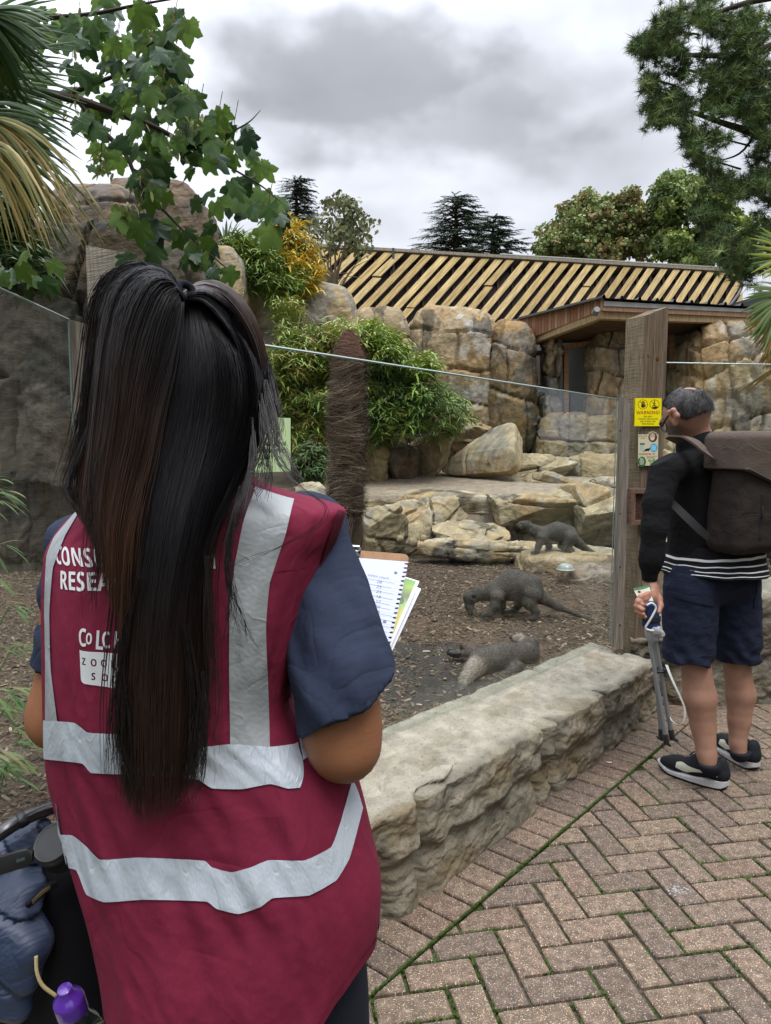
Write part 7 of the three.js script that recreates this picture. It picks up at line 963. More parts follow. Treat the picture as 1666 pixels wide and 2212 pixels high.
    const topC = curve([[0.1, 0.068], [0.3, 0.072], [0.5, 0.074], [0.62, 0.078], [0.68, 0.072]]), botC = curve([[0.1, 0.062], [0.3, 0.062], [0.42, 0.056], [0.55, 0.04], [0.68, 0.05]]);
    const st = new MB(); st.grid(26, 5, (i, j) => { const u = lerp(0.1, 0.68, i); return [side(u, lerp(botC(u), topC(u), j))]; }); P2('side_stripe', st.geo(), cream);
    const laces = []; for (let k = 0; k < 4; k++) { const u = 0.42 + k * 0.07, h = 0.112 - k * 0.009; laces.push(tubeGeo([W(u, 0.03, h - 0.012), W(u + 0.015, 0.0, h), W(u + 0.03, -0.03, h - 0.014)], 0.003, 6, 8)); } laces.push(tubeGeo([W(0.4, 0, 0.125), W(0.46, 0.02, 0.135), W(0.5, 0.035, 0.12)], 0.0025, 6, 8), tubeGeo([W(0.4, 0, 0.125), W(0.45, -0.02, 0.14), W(0.5, -0.03, 0.125)], 0.0025, 6, 8)); P2('lace', mergeGeometries(laces), std({ color: lin(0.01, 0.01, 0.01), roughness: 0.9 })); tag(g.children[g.children.length - 1], null, null, null, 'stuff');
    const sb = [bone(ankle, 0.043, W(0.22, 0, 0.075), 0.043)], [a, b] = bounds(sb, 0.01); P2('sock', netGeo((x, y, z) => Math.max(bones(sb, 0.01)(x, y, z), y - ankle.y - 0.005), a, b, 0.006), std({ color: lin(0.013, 0.013, 0.018), roughness: 1 }));
  };
  shoe([1573, 1707], [1421, 1659], at(1531, 1652, 3.05)); shoe([1634, 1667], [1541, 1609], at(1598, 1626, 3.25));
}
// ---------- backpack ----------
{
  const Zb = 3.06, O = at(1622, 1072, Zb), yaw = 0.48, nF = V(Math.sin(yaw), 0, Math.cos(yaw)), sx = V(Math.cos(yaw), 0, -Math.sin(yaw)), t = thing('backpack', 'dark brown roll-top backpack on the man\'s back', 'backpack', O);
  const loc = (x, y, z) => { const p = V(x - O.x, 0, z - O.z); return [p.dot(sx), y - O.y, p.dot(nF)]; }, W = (a, b, c) => O.clone().addScaledVector(sx, a).addScaledVector(nF, c).add(V(0, b, 0));
  const rb = (a, b, c, A, B, C, r) => { const qx = Math.abs(a) - A + r, qy = Math.abs(b) - B + r, qz = Math.abs(c) - C + r; return Math.hypot(Math.max(qx, 0), Math.max(qy, 0), Math.max(qz, 0)) + Math.min(Math.max(qx, qy, qz), 0) - r; };
  const bag = (x, y, z) => { const [a, b, c] = loc(x, y, z), k = 1 - 0.1 * smooth(-0.1, 0.25, b); return rb(a / k, b, c / (1 - 0.18 * smooth(-0.1, 0.24, b)), 0.175, 0.232, 0.095, 0.05) + 0.006 * fbm(x * 7, y * 7, z * 7, 3) + 0.003 * noise(x * 22, y * 22, z * 22); };
  const canvasMat = std({ color: lin(0.026, 0.02, 0.0175), map: scaled(T.cloth, 3), bumpMap: scaled(T.crease, 3), bumpScale: 0.01, roughness: 0.88 }), flapMat = std({ color: lin(0.105, 0.078, 0.064), map: scaled(T.cloth, 3), bumpMap: scaled(T.crease, 3), bumpScale: 0.01, roughness: 0.88 }), dk = std({ color: lin(0.02, 0.02, 0.021), roughness: 0.75 }), trimM = std({ color: lin(0.06, 0.063, 0.06), roughness: 0.6 });
  const lo = O.clone().add(V(-0.3, -0.29, -0.3)), hi = O.clone().add(V(0.3, 0.33, 0.3));
  part('bag', netGeo(bag, lo, hi, 0.0085, null, (x, y, z) => [x + z, y]), canvasMat, t);
  const edge = (a) => 0.115 - 0.055 * (1 - Math.min(1, Math.abs(a) / 0.16)), fl = (x, y, z) => { const [a, b, c] = loc(x, y, z); return Math.max(rb(a * 1.0, b - 0.02, c, 0.187, 0.248, 0.105, 0.035) + 0.006 * fbm(x * 6 + 9, y * 6, z * 6, 3), edge(a) - b); };
  part('flap', netGeo(fl, lo, hi, 0.0085, null, (x, y, z) => [x + z, y]), flapMat, t);
  const front = (a, b, f = bag, l = 0.002) => { let c = 0.2; for (let i = 0; i < 40; i++) { const p = W(a, b, c), k = f(p.x, p.y, p.z); c -= k * 0.8; if (Math.abs(k) < 3e-4) break; } return W(a, b, c + l); };
  { const pts = []; for (let i = 0; i <= 30; i++) { const a = lerp(-0.18, 0.18, i / 30); pts.push(front(clamp(a, -0.176, 0.176), edge(a) + 0.004, fl, 0.001)); } part('edge_binding', tubeGeo(pts, 0.0035, 6), trimM, t); }
  { const g = new MB(), a0 = 0.03, b0 = 0.155; g.grid(8, 8, (i, j) => { const e = i < 0.01 || i > 0.99 || j < 0.01 || j > 0.99; return [front(a0 + 0.062 * i, b0 - 0.028 * j - 0.004 * i, fl, e ? -0.001 : 0.004)]; }); part('leather_badge', g.geo(), std({ color: lin(0.05, 0.053, 0.058), roughness: 0.45 }), t); }
  { const pts = []; for (let i = 0; i <= 20; i++) pts.push(front(-0.055 - 0.01 * i / 20, 0.02 - 0.185 * i / 20, bag, 0.001)); const off = (d) => pts.map((p) => p.clone().addScaledVector(sx, d)); part('zip', mergeGeometries([tubeGeo(pts, 0.003, 6), tubeGeo(off(0.009), 0.0018, 5), tubeGeo(off(-0.009), 0.0018, 5)]), dk, t); const z0 = front(-0.058, -0.03, bag, 0.006); part('zip_pull', tubeGeo([z0, z0.clone().add(V(-0.002, -0.03, 0.003)), z0.clone().add(V(-0.003, -0.045, 0.003))], 0.0055, 8), std({ color: lin(0.015, 0.015, 0.015), roughness: 0.4 }), t); }
  part('cord', tubeGeo([front(0.035, 0.06, bag, 0.006), front(0.045, 0.02, bag, 0.012), front(0.075, -0.03, bag, 0.012), front(0.12, -0.06, bag, 0.008)], 0.0055, 8, 24), dk, t); part('cord', tubeGeo([front(0.06, -0.02, bag, 0.01), front(0.055, -0.06, bag, 0.014), front(0.08, -0.09, bag, 0.012), front(0.1, -0.05, bag, 0.01)], 0.006, 8, 24), dk, t);
  part('webbing_tab', boxAt(0.03, 0.018, 0.004, front(0.02, -0.125, bag, 0.006), new THREE.Quaternion().setFromAxisAngle(V(0, 1, 0), yaw)), dk, t); part('webbing_tab', boxAt(0.028, 0.02, 0.004, front(0.055, 0.045, bag, 0.004), new THREE.Quaternion().setFromAxisAngle(V(0, 1, 0), yaw)), dk, t);
  // straps as flat bands
  const band = (pts, w, th, up) => { const c = spline(pts, 30), b = new MB(), s = V(), tn = V(); c.forEach((p, k) => { tn.subVectors(c[Math.min(30, k + 1)], c[Math.max(0, k - 1)]).normalize(); s.crossVectors(tn, up).normalize(); const n = V().crossVectors(s, tn); for (const [a, e] of [[-1, -1], [1, -1], [1, 1], [-1, 1]]) { const q = p.clone().addScaledVector(s, a * w / 2).addScaledVector(n, e * th / 2); b.v(q.x, q.y, q.z, null, a * w, k * 0.02); } if (k) { const o = (k - 1) * 4; for (let m = 0; m < 4; m++) b.quad(o + m, o + (m + 1) % 4, o + 4 + (m + 1) % 4, o + 4 + m); } }); return flat(b.geo(false)); };
  part('shoulder_strap', band([at(1450, 952, 3.2), at(1462, 946, 3.1), at(1480, 944, 3.05), at(1502, 955, 3.0), at(1526, 976, 2.98), at(1540, 990, 3.0)], 0.052, 0.008, V(0.3, 0.8, 0.5)), flapMat, t);
  part('shoulder_strap', band([at(1600, 950, 3.3), at(1620, 955, 3.25), at(1645, 965, 3.15)], 0.052, 0.008, V(0.3, 0.8, 0.5)), flapMat, t);
  part('lower_strap', band([at(1446, 1080, 3.06), at(1465, 1100, 3.0), at(1490, 1124, 2.97), at(1512, 1145, 2.97), at(1530, 1160, 2.99)], 0.034, 0.005, V(0, 0.3, 1)), dk, t);
  part('grab_handle', band([at(1553, 962, 3.1), at(1557, 948, 3.1), at(1568, 942, 3.1), at(1580, 948, 3.1), at(1590, 964, 3.1)], 0.024, 0.005, V(0, 0.5, 1)), dk, t);
}
// ---------- folded tripod stool and leaflet in his hand ----------
{
  const Z = 2.93, t = thing('folding_stool', 'folded grey tripod stool with blue seat held in the man\'s hand', 'stool', at(1437, 1595, Z)), tube = phys({ color: lin(0.24, 0.25, 0.27), roughness: 0.35, metalness: 0.55 }), cap = std({ color: lin(0.012, 0.012, 0.012), roughness: 0.5 });
  for (const [x0, y0, x1, y1, Zz, fx] of [[1402, 1370, 1438, 1592, Z, 4], [1414, 1370, 1450, 1582, Z + 0.02, 12], [1409, 1375, 1428, 1580, Z + 0.05, -8]]) { const a = at(x0, y0, Zz), b = at(x1, y1, Zz); part('leg', tubeGeo([a, b], 0.0092, 10), tube, t); const e = b.clone().add(b.clone().sub(a).setLength(0.03)); part('foot_cap', tubeGeo([b.clone().lerp(a, 0.03), e], 0.0115, 10), cap, t); const f = new THREE.SphereGeometry(0.019, 10, 6); f.scale(1, 0.35, 0.6); f.rotateZ(-0.6); f.translate(e.x + fx * 0.001, e.y, e.z); part('foot_pad', f, cap, t); }
  const blue = std({ color: lin(0.018, 0.045, 0.12), map: T.cloth, bumpMap: scaled(T.weave, 5), bumpScale: 0.001, roughness: 0.7 }), grey = std({ color: lin(0.36, 0.365, 0.37), map: T.cloth, roughness: 0.9, bumpMap: scaled(T.weave, 6), bumpScale: 0.003 }), m = Z / FOCAL;
  const sb = [bone(at(1406, 1312, Z), 16 * m, at(1408, 1350, Z), 18 * m), bone(at(1398, 1310, Z), 9 * m, at(1399, 1345, Z), 10 * m)], [a, b] = bounds(sb, 0.01); part('seat_cloth', netGeo((x, y, z) => bones(sb, 0.01)(x, y, z) + 0.004 * noise(x * 60, y * 16, z * 60), a, b, 0.004), blue, t);
  const mb = [bone(at(1411, 1360, Z), 18 * m, at(1413, 1372, Z), 15 * m), bone(at(1404, 1375, Z), 8 * m, at(1407, 1388, Z), 5 * m), bone(at(1416, 1362, Z - 0.02), 12 * m, at(1428, 1370, Z - 0.02), 8 * m)], [c, d] = bounds(mb, 0.01); part('mesh_pouch', netGeo((x, y, z) => bones(mb, 0.012)(x, y, z) + 0.005 * noise(x * 50, y * 50, z * 50), c, d, 0.004), grey, t);
  part('piping', mergeGeometries([tubeGeo([at(1397, 1308, Z - 0.03), at(1408, 1303, Z - 0.035), at(1417, 1312, Z - 0.035), at(1411, 1328, Z - 0.04), at(1401, 1345, Z - 0.04), at(1395, 1357, Z - 0.035), at(1410, 1362, Z - 0.035), at(1424, 1356, Z - 0.03)], 0.0045, 7, 40)]), std({ color: lin(0.5, 0.5, 0.5), roughness: 0.8 }), t);
  { const g = new THREE.CylinderGeometry(0.037, 0.037, 0.018, 20, 1, false); const p = at(1407, 1335, Z); g.rotateZ(-0.03); g.translate(p.x, p.y, p.z); part('strap', g, cap, t); }
  { const p = at(1423, 1447, Z + 0.02), g = new THREE.TorusGeometry(0.026, 0.007, 8, 24); g.scale(1, 1, 0.9); g.rotateX(Math.PI / 2); g.translate(p.x, p.y, p.z); part('clamp', g, cap, t); }
  const wb = new MB(), pts = spline([at(1440, 1436, Z - 0.01), at(1447, 1455, Z - 0.02), at(1458, 1480, Z - 0.02), at(1472, 1510, Z), at(1480, 1535, Z + 0.02), at(1477, 1558, Z + 0.02), at(1464, 1564, Z), at(1451, 1556, Z), at(1447, 1545, Z + 0.02)], 60); pts.forEach((p, k) => { const q = Math.max(0.15, 1 - k / 110); wb.v(p.x - 0.0075 * q, p.y + 0.002, p.z + 0.004); wb.v(p.x + 0.0075 * q, p.y - 0.002, p.z - 0.004); if (k) { const o = k * 2; wb.quad(o - 2, o - 1, o + 1, o); } }); part('carry_strap', wb.geo(), std({ color: lin(0.5, 0.52, 0.5), roughness: 0.7, side: THREE.DoubleSide }), t);
}
{
  const tx = canvasTex(256, 256, (g, w, h) => { g.fillStyle = '#d9d6c4'; g.fillRect(0, 0, w, h); g.fillStyle = '#2f6b4a'; g.fillRect(0, 0, w, 16); g.fillStyle = '#5b2b22'; g.beginPath(); g.arc(60, 50, 22, 0, 7); g.fill(); g.fillStyle = '#5a5a50'; for (let i = 0; i < 11; i++) g.fillRect(30 + (i % 3) * 6, 90 + i * 14, 150 - (i * 37) % 60, 5); g.fillStyle = '#2f6b4a'; g.fillRect(w - 12, 0, 12, h); });
  const q = [at(1369, 1274, 2.95), at(1404, 1265, 2.95), at(1413, 1299, 2.92), at(1385, 1305, 2.92)], t = thing('leaflet', 'folded cream and green leaflet held in the man\'s fingers', 'leaflet', q[3]), pm = std({ map: tx, color: lin(0.85, 0.85, 0.85), roughness: 0.8 });
  for (let k = 0; k < 3; k++) { const g = new MB(), dz = -0.004 * k; g.grid(10, 4, (i, j) => { const p = q[0].clone().lerp(q[1], i).lerp(q[3].clone().lerp(q[2], i), j); p.z += dz + 0.012 * Math.sin(i * 3.1) * (1 - j) ; p.y += 0.004 * k * (1 - j); return [p, null, i, 1 - j]; }); part('page', g.geo(), pm, t); }
}

// ---------- signs ----------
const onPost = (x, y, d = 0.004) => { const u = V().subVectors(RCn, RB).normalize(), n = V(-u.z, 0, u.x); if (n.z < 0) n.negate(); const [a, b] = ray(x, y); const k = (RB.x * n.x + RB.z * n.z + d) / (a * n.x - n.z); return V(a * k, EYE + b * k, -k); };
const postN = (() => { const u = V().subVectors(RCn, RB).normalize(), n = V(-u.z, 0, u.x); if (n.z < 0) n.negate(); return n; })();
function board(t, name, q, th, mat, side) { const g = new MB(); g.grid(8, 8, (i, j) => [q[0].clone().lerp(q[1], i).lerp(q[3].clone().lerp(q[2], i), j), null, i, 1 - j]); part(name, g.geo(), mat, t); part('backing', slabGeo(q.slice().reverse().map((p) => p.clone().addScaledVector(postN, -0.0008)), postN.clone().multiplyScalar(-th)), side, t); }
{
  const tx = canvasTex(480, 512, (g, w, h) => {
    g.fillStyle = '#f0e000'; g.fillRect(0, 0, w, h); g.textAlign = 'center';
    const ring = (x) => { g.strokeStyle = '#8a2a12'; g.lineWidth = 9; g.beginPath(); g.arc(x, 115, 84, 0, 7); g.stroke(); }, slash = (x) => { g.strokeStyle = '#8a2a12'; g.lineWidth = 8; g.beginPath(); g.moveTo(x - 60, 56); g.lineTo(x + 60, 174); g.stroke(); };
    g.fillStyle = '#1a1812'; g.beginPath(); g.roundRect(112, 112, 62, 62, 18); g.fill(); [[114, 72], [130, 52], [146, 50], [162, 62]].forEach(([x, y]) => { g.beginPath(); g.roundRect(x, y, 12, 70, 6); g.fill(); }); g.save(); g.translate(172, 140); g.rotate(0.6); g.beginPath(); g.roundRect(-4, -34, 14, 50, 7); g.fill(); g.restore();
    g.beginPath(); g.arc(352, 54, 12, 0, 7); g.fill(); g.lineWidth = 15; g.strokeStyle = '#1a1812'; g.lineCap = 'round'; const L = (...p) => { g.beginPath(); p.forEach(([x, y], i) => i ? g.lineTo(x, y) : g.moveTo(x, y)); g.stroke(); }; L([350, 74], [344, 112]); L([344, 112], [364, 150]); L([344, 112], [330, 136], [314, 152]); g.lineWidth = 9; L([350, 80], [372, 104]); L([350, 80], [328, 102]); g.beginPath(); g.moveTo(300, 176); g.quadraticCurveTo(340, 150, 380, 156); g.quadraticCurveTo(410, 150, 420, 150); g.quadraticCurveTo(400, 196, 352, 198); g.fill();
    ring(140); slash(140); ring(352); slash(352);
    g.fillStyle = '#a02a10'; g.font = 'bold 82px sans-serif'; g.fillText('WARNING!', 240, 294, 430); g.fillStyle = '#26200a'; g.font = 'bold 41px sans-serif'; ['DO NOT', 'TOUCH THE GLASS', 'OR STAND ON', 'THE ROCKS'].forEach((s, i) => g.fillText(s, 240, 352 + i * 45, 410));
  });
  const q = [onPost(1372.5, 860, 0.014), onPost(1429.5, 860, 0.014), onPost(1428.5, 920.5, 0.014), onPost(1370.5, 920.5, 0.014)], t = thing('warning_sign', 'yellow WARNING sign with two pictograms fixed to the timber post', 'sign', q[3]);
  board(t, 'sign_face', q, 0.012, std({ map: tx, color: lin(0.9, 0.9, 0.9), roughness: 0.5 }), std({ color: lin(0.3, 0.26, 0.02), roughness: 0.6 }));
}
{
  const tx = canvasTex(512, 760, (g, w, h) => { // cream board with a round corner badge
    g.clearRect(0, 0, w, h); g.fillStyle = '#cfc4a4'; g.fillRect(20, 60, w - 40, h - 110); g.beginPath(); g.arc(360, 120, 118, 0, 7); g.fill(); g.fillStyle = '#35603a'; g.beginPath(); g.ellipse(110, 630, 96, 108, 0, 0, 7); g.fill();
    g.fillStyle = '#4c3a2c'; g.beginPath(); g.arc(360, 120, 104, 0, 7); g.fill(); g.fillStyle = '#b9a48c'; g.beginPath(); g.ellipse(350, 110, 62, 80, 0.3, 0, 7); g.fill(); g.fillStyle = '#d8cbb8'; g.beginPath(); g.ellipse(360, 150, 40, 36, 0, 0, 7); g.fill();
    g.fillStyle = '#4a4638'; g.textAlign = 'center'; g.font = 'bold 38px sans-serif'; g.fillText('SMOOTH-COATED', 130, 110, 205); g.fillText('OTTER', 130, 155, 100); g.fillStyle = '#3d6d62'; g.fillRect(60, 240, 115, 40); g.fillStyle = '#7fb3b5'; for (let i = 0; i < 7; i++) g.fillRect(60, 295 + i * 17, 110 - (i * 13) % 30, 9);
    g.fillStyle = '#17171a'; g.beginPath(); g.ellipse(235, 380, 64, 26, -0.2, 0, 7); g.fill(); g.beginPath(); g.ellipse(300, 352, 24, 18, 0, 0, 7); g.fill(); g.fillRect(190, 380, 16, 36); g.fillRect(260, 376, 16, 36); g.beginPath(); g.ellipse(160, 408, 34, 8, -0.4, 0, 7); g.fill(); g.fillStyle = '#3fa9cf'; g.beginPath(); g.arc(388, 340, 92, 0, 7); g.fill(); g.fillStyle = '#cfe8ef'; for (let i = 0; i < 6; i++) g.fillRect(330 + (i % 2) * 8, 292 + i * 18, 116 - (i % 2) * 16, 7);
    g.fillStyle = '#5c4a34'; g.fillRect(40, 455, 250, 9); g.fillRect(40, 474, 210, 9); g.fillStyle = '#b5402a'; g.beginPath(); g.ellipse(300, 470, 34, 12, 0, 0, 7); g.fill(); g.beginPath(); g.ellipse(390, 466, 30, 12, 0, 0, 7); g.fill(); g.fillStyle = '#9a8c6c'; g.fillRect(20, 505, w - 40, 5); g.fillStyle = '#6b6250'; for (let i = 0; i < 3; i++) g.fillRect(220, 520 + i * 15, 240 - i * 40, 7); g.fillStyle = '#7ba25e'; [[90, 560, 40, 20], [300, 610, 50, 30], [390, 600, 40, 40], [330, 670, 30, 26], [430, 660, 22, 20]].forEach(([x, y, a, b]) => { g.beginPath(); g.ellipse(x, y, a, b, 0.4, 0, 7); g.fill(); }); g.fillStyle = '#dfe6d4'; for (let i = 0; i < 7; i++) g.fillRect(50 + Math.abs(3 - i) * 7, 570 + i * 18, 120 - Math.abs(3 - i) * 14, 7);
  });
  const q = [onPost(1377, 932, 0.02), onPost(1424.5, 932, 0.02), onPost(1423, 1011, 0.02), onPost(1376.5, 1011, 0.02)], t = thing('information_sign', 'cream otter information board with round badges below the warning sign', 'sign', q[3]);
  const g = new MB(); g.grid(8, 8, (i, j) => [q[0].clone().lerp(q[1], i).lerp(q[3].clone().lerp(q[2], i), j), null, i, 1 - j]); part('sign_face', g.geo(), std({ map: tx, transparent: true, alphaTest: 0.5, color: lin(0.9, 0.9, 0.9), roughness: 0.6 }), t);
  const L = (u, v) => q[0].clone().lerp(q[1], u).lerp(q[3].clone().lerp(q[2], u), v), out = []; for (const [u, v] of [[0.045, 0.085], [0.46, 0.085]]) out.push(L(u, v)); for (let k = 0; k <= 10; k++) { const a = Math.PI + 0.1 + k / 10 * 2.9; out.push(L(0.70 + 0.225 * Math.cos(a), 0.158 + 0.152 * Math.sin(a))); } out.push(L(0.96, 0.18), L(0.96, 0.93), L(0.4, 0.93)); for (let k = 0; k <= 10; k++) { const a = 0.4 + k / 10 * 2.6; out.push(L(0.215 + 0.185 * Math.cos(a), 0.83 + 0.14 * Math.sin(a))); } out.push(L(0.045, 0.8));
  part('backing', slabGeo(out.slice().reverse().map((p) => p.addScaledVector(postN, -0.0012)), postN.clone().multiplyScalar(-0.018)), std({ color: lin(0.16, 0.14, 0.09), roughness: 0.8 }), t);
}
{ // framed timber box on the post
  const fr = woodMat(0.24, 0.15, 0.11, 4), q = (x, y, d) => onPost(x, y, d), t = thing('wooden_frame', 'small weathered wooden frame on the post below the signs', 'frame', q(1364, 1134, 0.02)), bar = (a, b, c, d) => slabGeo([a, b, c, d].map((p) => q(p[0], p[1], 0.05)), postN.clone().multiplyScalar(-0.05));
  part('rail', bar([1364, 1066], [1440, 1066], [1440, 1056.5], [1364, 1056.5]), fr, t); part('rail', bar([1364, 1133.5], [1440, 1133.5], [1440, 1124], [1364, 1124]), fr, t); part('stile', bar([1364, 1123.6], [1373, 1123.6], [1373, 1066.4], [1364, 1066.4]), fr, t);
  part('panel', slabGeo([[1373, 1124], [1440, 1124], [1440, 1066], [1373, 1066]].map((p) => q(...p, 0.024)), postN.clone().multiplyScalar(-0.02)), std({ color: lin(0.1, 0.05, 0.035), map: scaled(T.grain, 4), bumpMap: scaled(T.rough, 8), bumpScale: 0.02, roughness: 1 }), t);
}
{ // pale green notice on the main pane, half hidden by the hair
  const dir = V().subVectors(V(G1.x, 0, G1.z), G0).normalize(), n = V(-dir.z, 0, dir.x); if (n.z < 0) n.negate();
  const hit = (x, y) => { const [a, b] = ray(x, y), o = G0.clone().addScaledVector(n, 0.012), k = (o.x * n.x + o.z * n.z) / (a * n.x - n.z); return V(a * k, EYE + b * k, -k); };
  const R1 = hit(628, 903), R0 = hit(628, 1018), L = R1.clone().addScaledVector(dir, -0.3), L0 = R0.clone().addScaledVector(dir, -0.3);
  const tx = canvasTex(768, 512, (g, w, h) => { g.fillStyle = '#bcd3a0'; g.fillRect(0, 0, w, h); g.fillStyle = '#3a4238'; g.textAlign = 'right'; g.font = 'bold 54px sans-serif'; g.fillText('hunting for their own food,', w - 28, 262); g.fillText('which makes it perfect', w - 44, 330); });
  const t = thing('notice', 'pale green notice with dark lettering on the glass beside the hair', 'sign', R0), g = new MB(); g.grid(6, 4, (i, j) => [L.clone().lerp(R1, i).lerp(L0.clone().lerp(R0, i), j), null, i, 1 - j]); part('sign_face', g.geo(), std({ map: tx, roughness: 0.5, color: lin(0.95, 0.95, 0.95) }), t);
  part('backing', slabGeo([L0, R0, R1, L].map((p) => p.clone().addScaledVector(n, -0.001)), n.clone().multiplyScalar(-0.004)), std({ color: lin(0.4, 0.5, 0.3), roughness: 0.5 }), t);
}
{ // grey dome on the ledge
  const p = at(1222, 1231, 7.72), prof = [[0.0001, 0.075], [0.03, 0.073], [0.055, 0.063], [0.075, 0.045], [0.086, 0.02], [0.088, 0.012], [0.1, 0.01], [0.102, -0.004], [0.0001, -0.006]].map(([x, y]) => new THREE.Vector2(x, y)), t = mesh('dome', new THREE.LatheGeometry(prof, 28), phys({ color: lin(0.2, 0.225, 0.2), roughness: 0.35, clearcoat: 0.4 })); t.position.copy(p); tag(t, 'small grey-green dome lying on the ledge below the walking otter', 'dome'); }

// ---------- clipboard with papers ----------
{
  const TR = at(883, 1214, 1.48), BR = at(822, 1500, 1.24), ux = V().subVectors(at(883, 1214, 1.48), at(755, 1204, 1.48)).normalize(), TL = TR.clone().addScaledVector(ux, -0.208), BLp = BR.clone().addScaledVector(ux, -0.208), n = V().crossVectors(V().subVectors(TR, TL), V().subVectors(BLp, TL)).normalize(); if (n.z < 0) n.negate();
  const Q = (u, v, d = 0) => TL.clone().lerp(TR, u).lerp(BLp.clone().lerp(BR, u), v).addScaledVector(n, d), t = thing('clipboard', 'brown hardboard clipboard with chrome clip held by the person in the vest', 'clipboard', Q(0.5, 1));
  const rc = []; const cr = (cu, cv, a0) => { for (let k = 0; k <= 6; k++) { const a = a0 + k / 6 * Math.PI / 2; rc.push(Q(cu + 0.06 * Math.cos(a), cv + 0.04 * Math.sin(a), -0.004)); } }; cr(0.93, 1.0, 0); cr(-0.03, 1.0, Math.PI / 2); cr(-0.03, -0.04, Math.PI); cr(0.93, -0.04, Math.PI * 1.5);
  part('board', slabGeo(rc, n.clone().multiplyScalar(-0.003)), std({ color: lin(0.30, 0.165, 0.085), map: scaled(T.grain, 3), roughness: 0.6 }), t);
  const chrome = phys({ color: lin(0.5, 0.48, 0.46), roughness: 0.18, metalness: 1 }), blk = std({ color: lin(0.02, 0.02, 0.02), roughness: 0.4 });
  const bar = (u0, v0, u1, v1, d, th) => slabGeo([Q(u0, v1, d), Q(u1, v1, d), Q(u1, v0, d), Q(u0, v0, d)], n.clone().multiplyScalar(-th));
  part('clip', mergeGeometries([bar(0.05, -0.035, 0.5, -0.012, 0.004, 0.004), bar(0.05, -0.07, 0.5, -0.058, 0.014, 0.006), bar(0.05, -0.057, 0.5, -0.036, 0.008, 0.003)]), chrome, t); part('clip_end', bar(0.44, -0.03, 0.515, 0.0, 0.007, 0.006), blk, t); part('clip_end', bar(0.5, -0.06, 0.52, -0.028, 0.012, 0.01), blk, t);
  // ruled sheet torn from a spiral pad
  const tx = canvasTex(768, 1088, (g, w, h) => { g.fillStyle = '#e9ebf6'; g.fillRect(0, 0, w, h); g.strokeStyle = 'rgba(120,125,150,0.6)'; g.lineWidth = 1.6; for (let i = 0; i < 31; i++) { g.beginPath(); g.moveTo(0, 105 + i * 31); g.lineTo(w, 105 + i * 31); g.stroke(); } const r = rng(4); g.strokeStyle = '#4a4a52'; g.lineWidth = 2.6; const ln = (x0, y0, x1, y1) => { g.beginPath(); g.moveTo(x0, y0); g.bezierCurveTo(x0 + (x1 - x0) * 0.3, y0 + 4, x0 + (x1 - x0) * 0.7, y1 - 4, x1, y1); g.stroke(); }; ln(330, 60, 300, 300); for (let i = 0; i < 19; i++) ln(230 + r() * 60, 118 + i * 46 + r() * 6, 640 + r() * 30, 124 + i * 46 + r() * 8); g.fillStyle = '#3d3d46'; g.font = 'italic 28px sans-serif'; g.fillText('visitor count', 470, 100); g.font = 'italic 34px sans-serif'; ['28', '25', '23', '18', '17', '20', '15', '17', '-', '13', '19', '22'].forEach((s, i) => g.fillText(s, 540, 150 + i * 42)); g.fillText('19', 440, 560); g.fillText('20', 440, 596); g.fillText('o', 380, 470); });
  const page = (d, k) => { const s = thing('paper_sheet', ['white ruled sheet with handwriting on the clipboard, spiral edge torn', 'second ruled sheet just under the written one on the clipboard'][k], 'paper', Q(0.5, 1, d)), o = []; const N = 27, du = -0.012 * k; for (let i = 0; i < N; i++) { const v0 = i / N, v1 = (i + 1) / N, m = (a) => lerp(v0, v1, a); o.push(Q(1.0 + du, m(0.05), d), Q(1.0 + du - 0.004, m(0.3), d), Q(0.968 + du, m(0.38), d), Q(0.962 + du, m(0.55), d), Q(0.97 + du, m(0.7), d), Q(0.997 + du + (hash(i, k) - 0.5) * 0.02, m(0.78), d)); } o.push(Q(1 + du, 1, d), Q(0, 1, d), Q(0, 0, d)); const shape = o.slice().reverse(); const g = slabGeo(shape, n.clone().multiplyScalar(-0.0004)), uv = g.attributes.uv, p = g.attributes.position, e1 = V().subVectors(TR, TL), e2 = V().subVectors(BLp, TL), q = V(); for (let i = 0; i < p.count; i++) { q.fromBufferAttribute(p, i).sub(TL); uv.setXY(i, q.dot(e1) / e1.lengthSq(), 1 - q.dot(e2) / e2.lengthSq()); } part('sheet', g, std({ map: tx, color: lin(0.52, 0.54, 0.62), roughness: 0.85 }), s); if (k === 0) for (const v of [0.105, 0.5, 0.9]) { const c = new THREE.CylinderGeometry(0.0035, 0.0035, 0.0008, 16); c.rotateX(Math.PI / 2); const z = V(0, 0, 1), qq = new THREE.Quaternion().setFromUnitVectors(z, n); c.applyQuaternion(qq); const pp = Q(0.9, v, d + 0.0002); c.translate(pp.x, pp.y, pp.z); part('punched_hole', c, std({ color: lin(0.16, 0.15, 0.17), roughness: 1 }), s); } };
  page(0.001, 0); page(-0.001, 1);
  const lt = canvasTex(256, 512, (g, w, h) => { const gr = g.createLinearGradient(0, 0, 40, h); gr.addColorStop(0, '#3f8f45'); gr.addColorStop(0.14, '#8fae3c'); gr.addColorStop(0.27, '#5a6a3c'); gr.addColorStop(0.36, '#7fb463'); gr.addColorStop(0.5, '#c3b94e'); gr.addColorStop(1, '#d2c565'); g.fillStyle = '#eef0ee'; g.fillRect(0, 0, w, h); g.fillStyle = gr; g.fillRect(0, 8, w - 34, h); g.fillStyle = 'rgba(40,50,25,0.6)'; g.beginPath(); g.ellipse(120, 150, 70, 26, 0.3, 0, 7); g.fill(); });
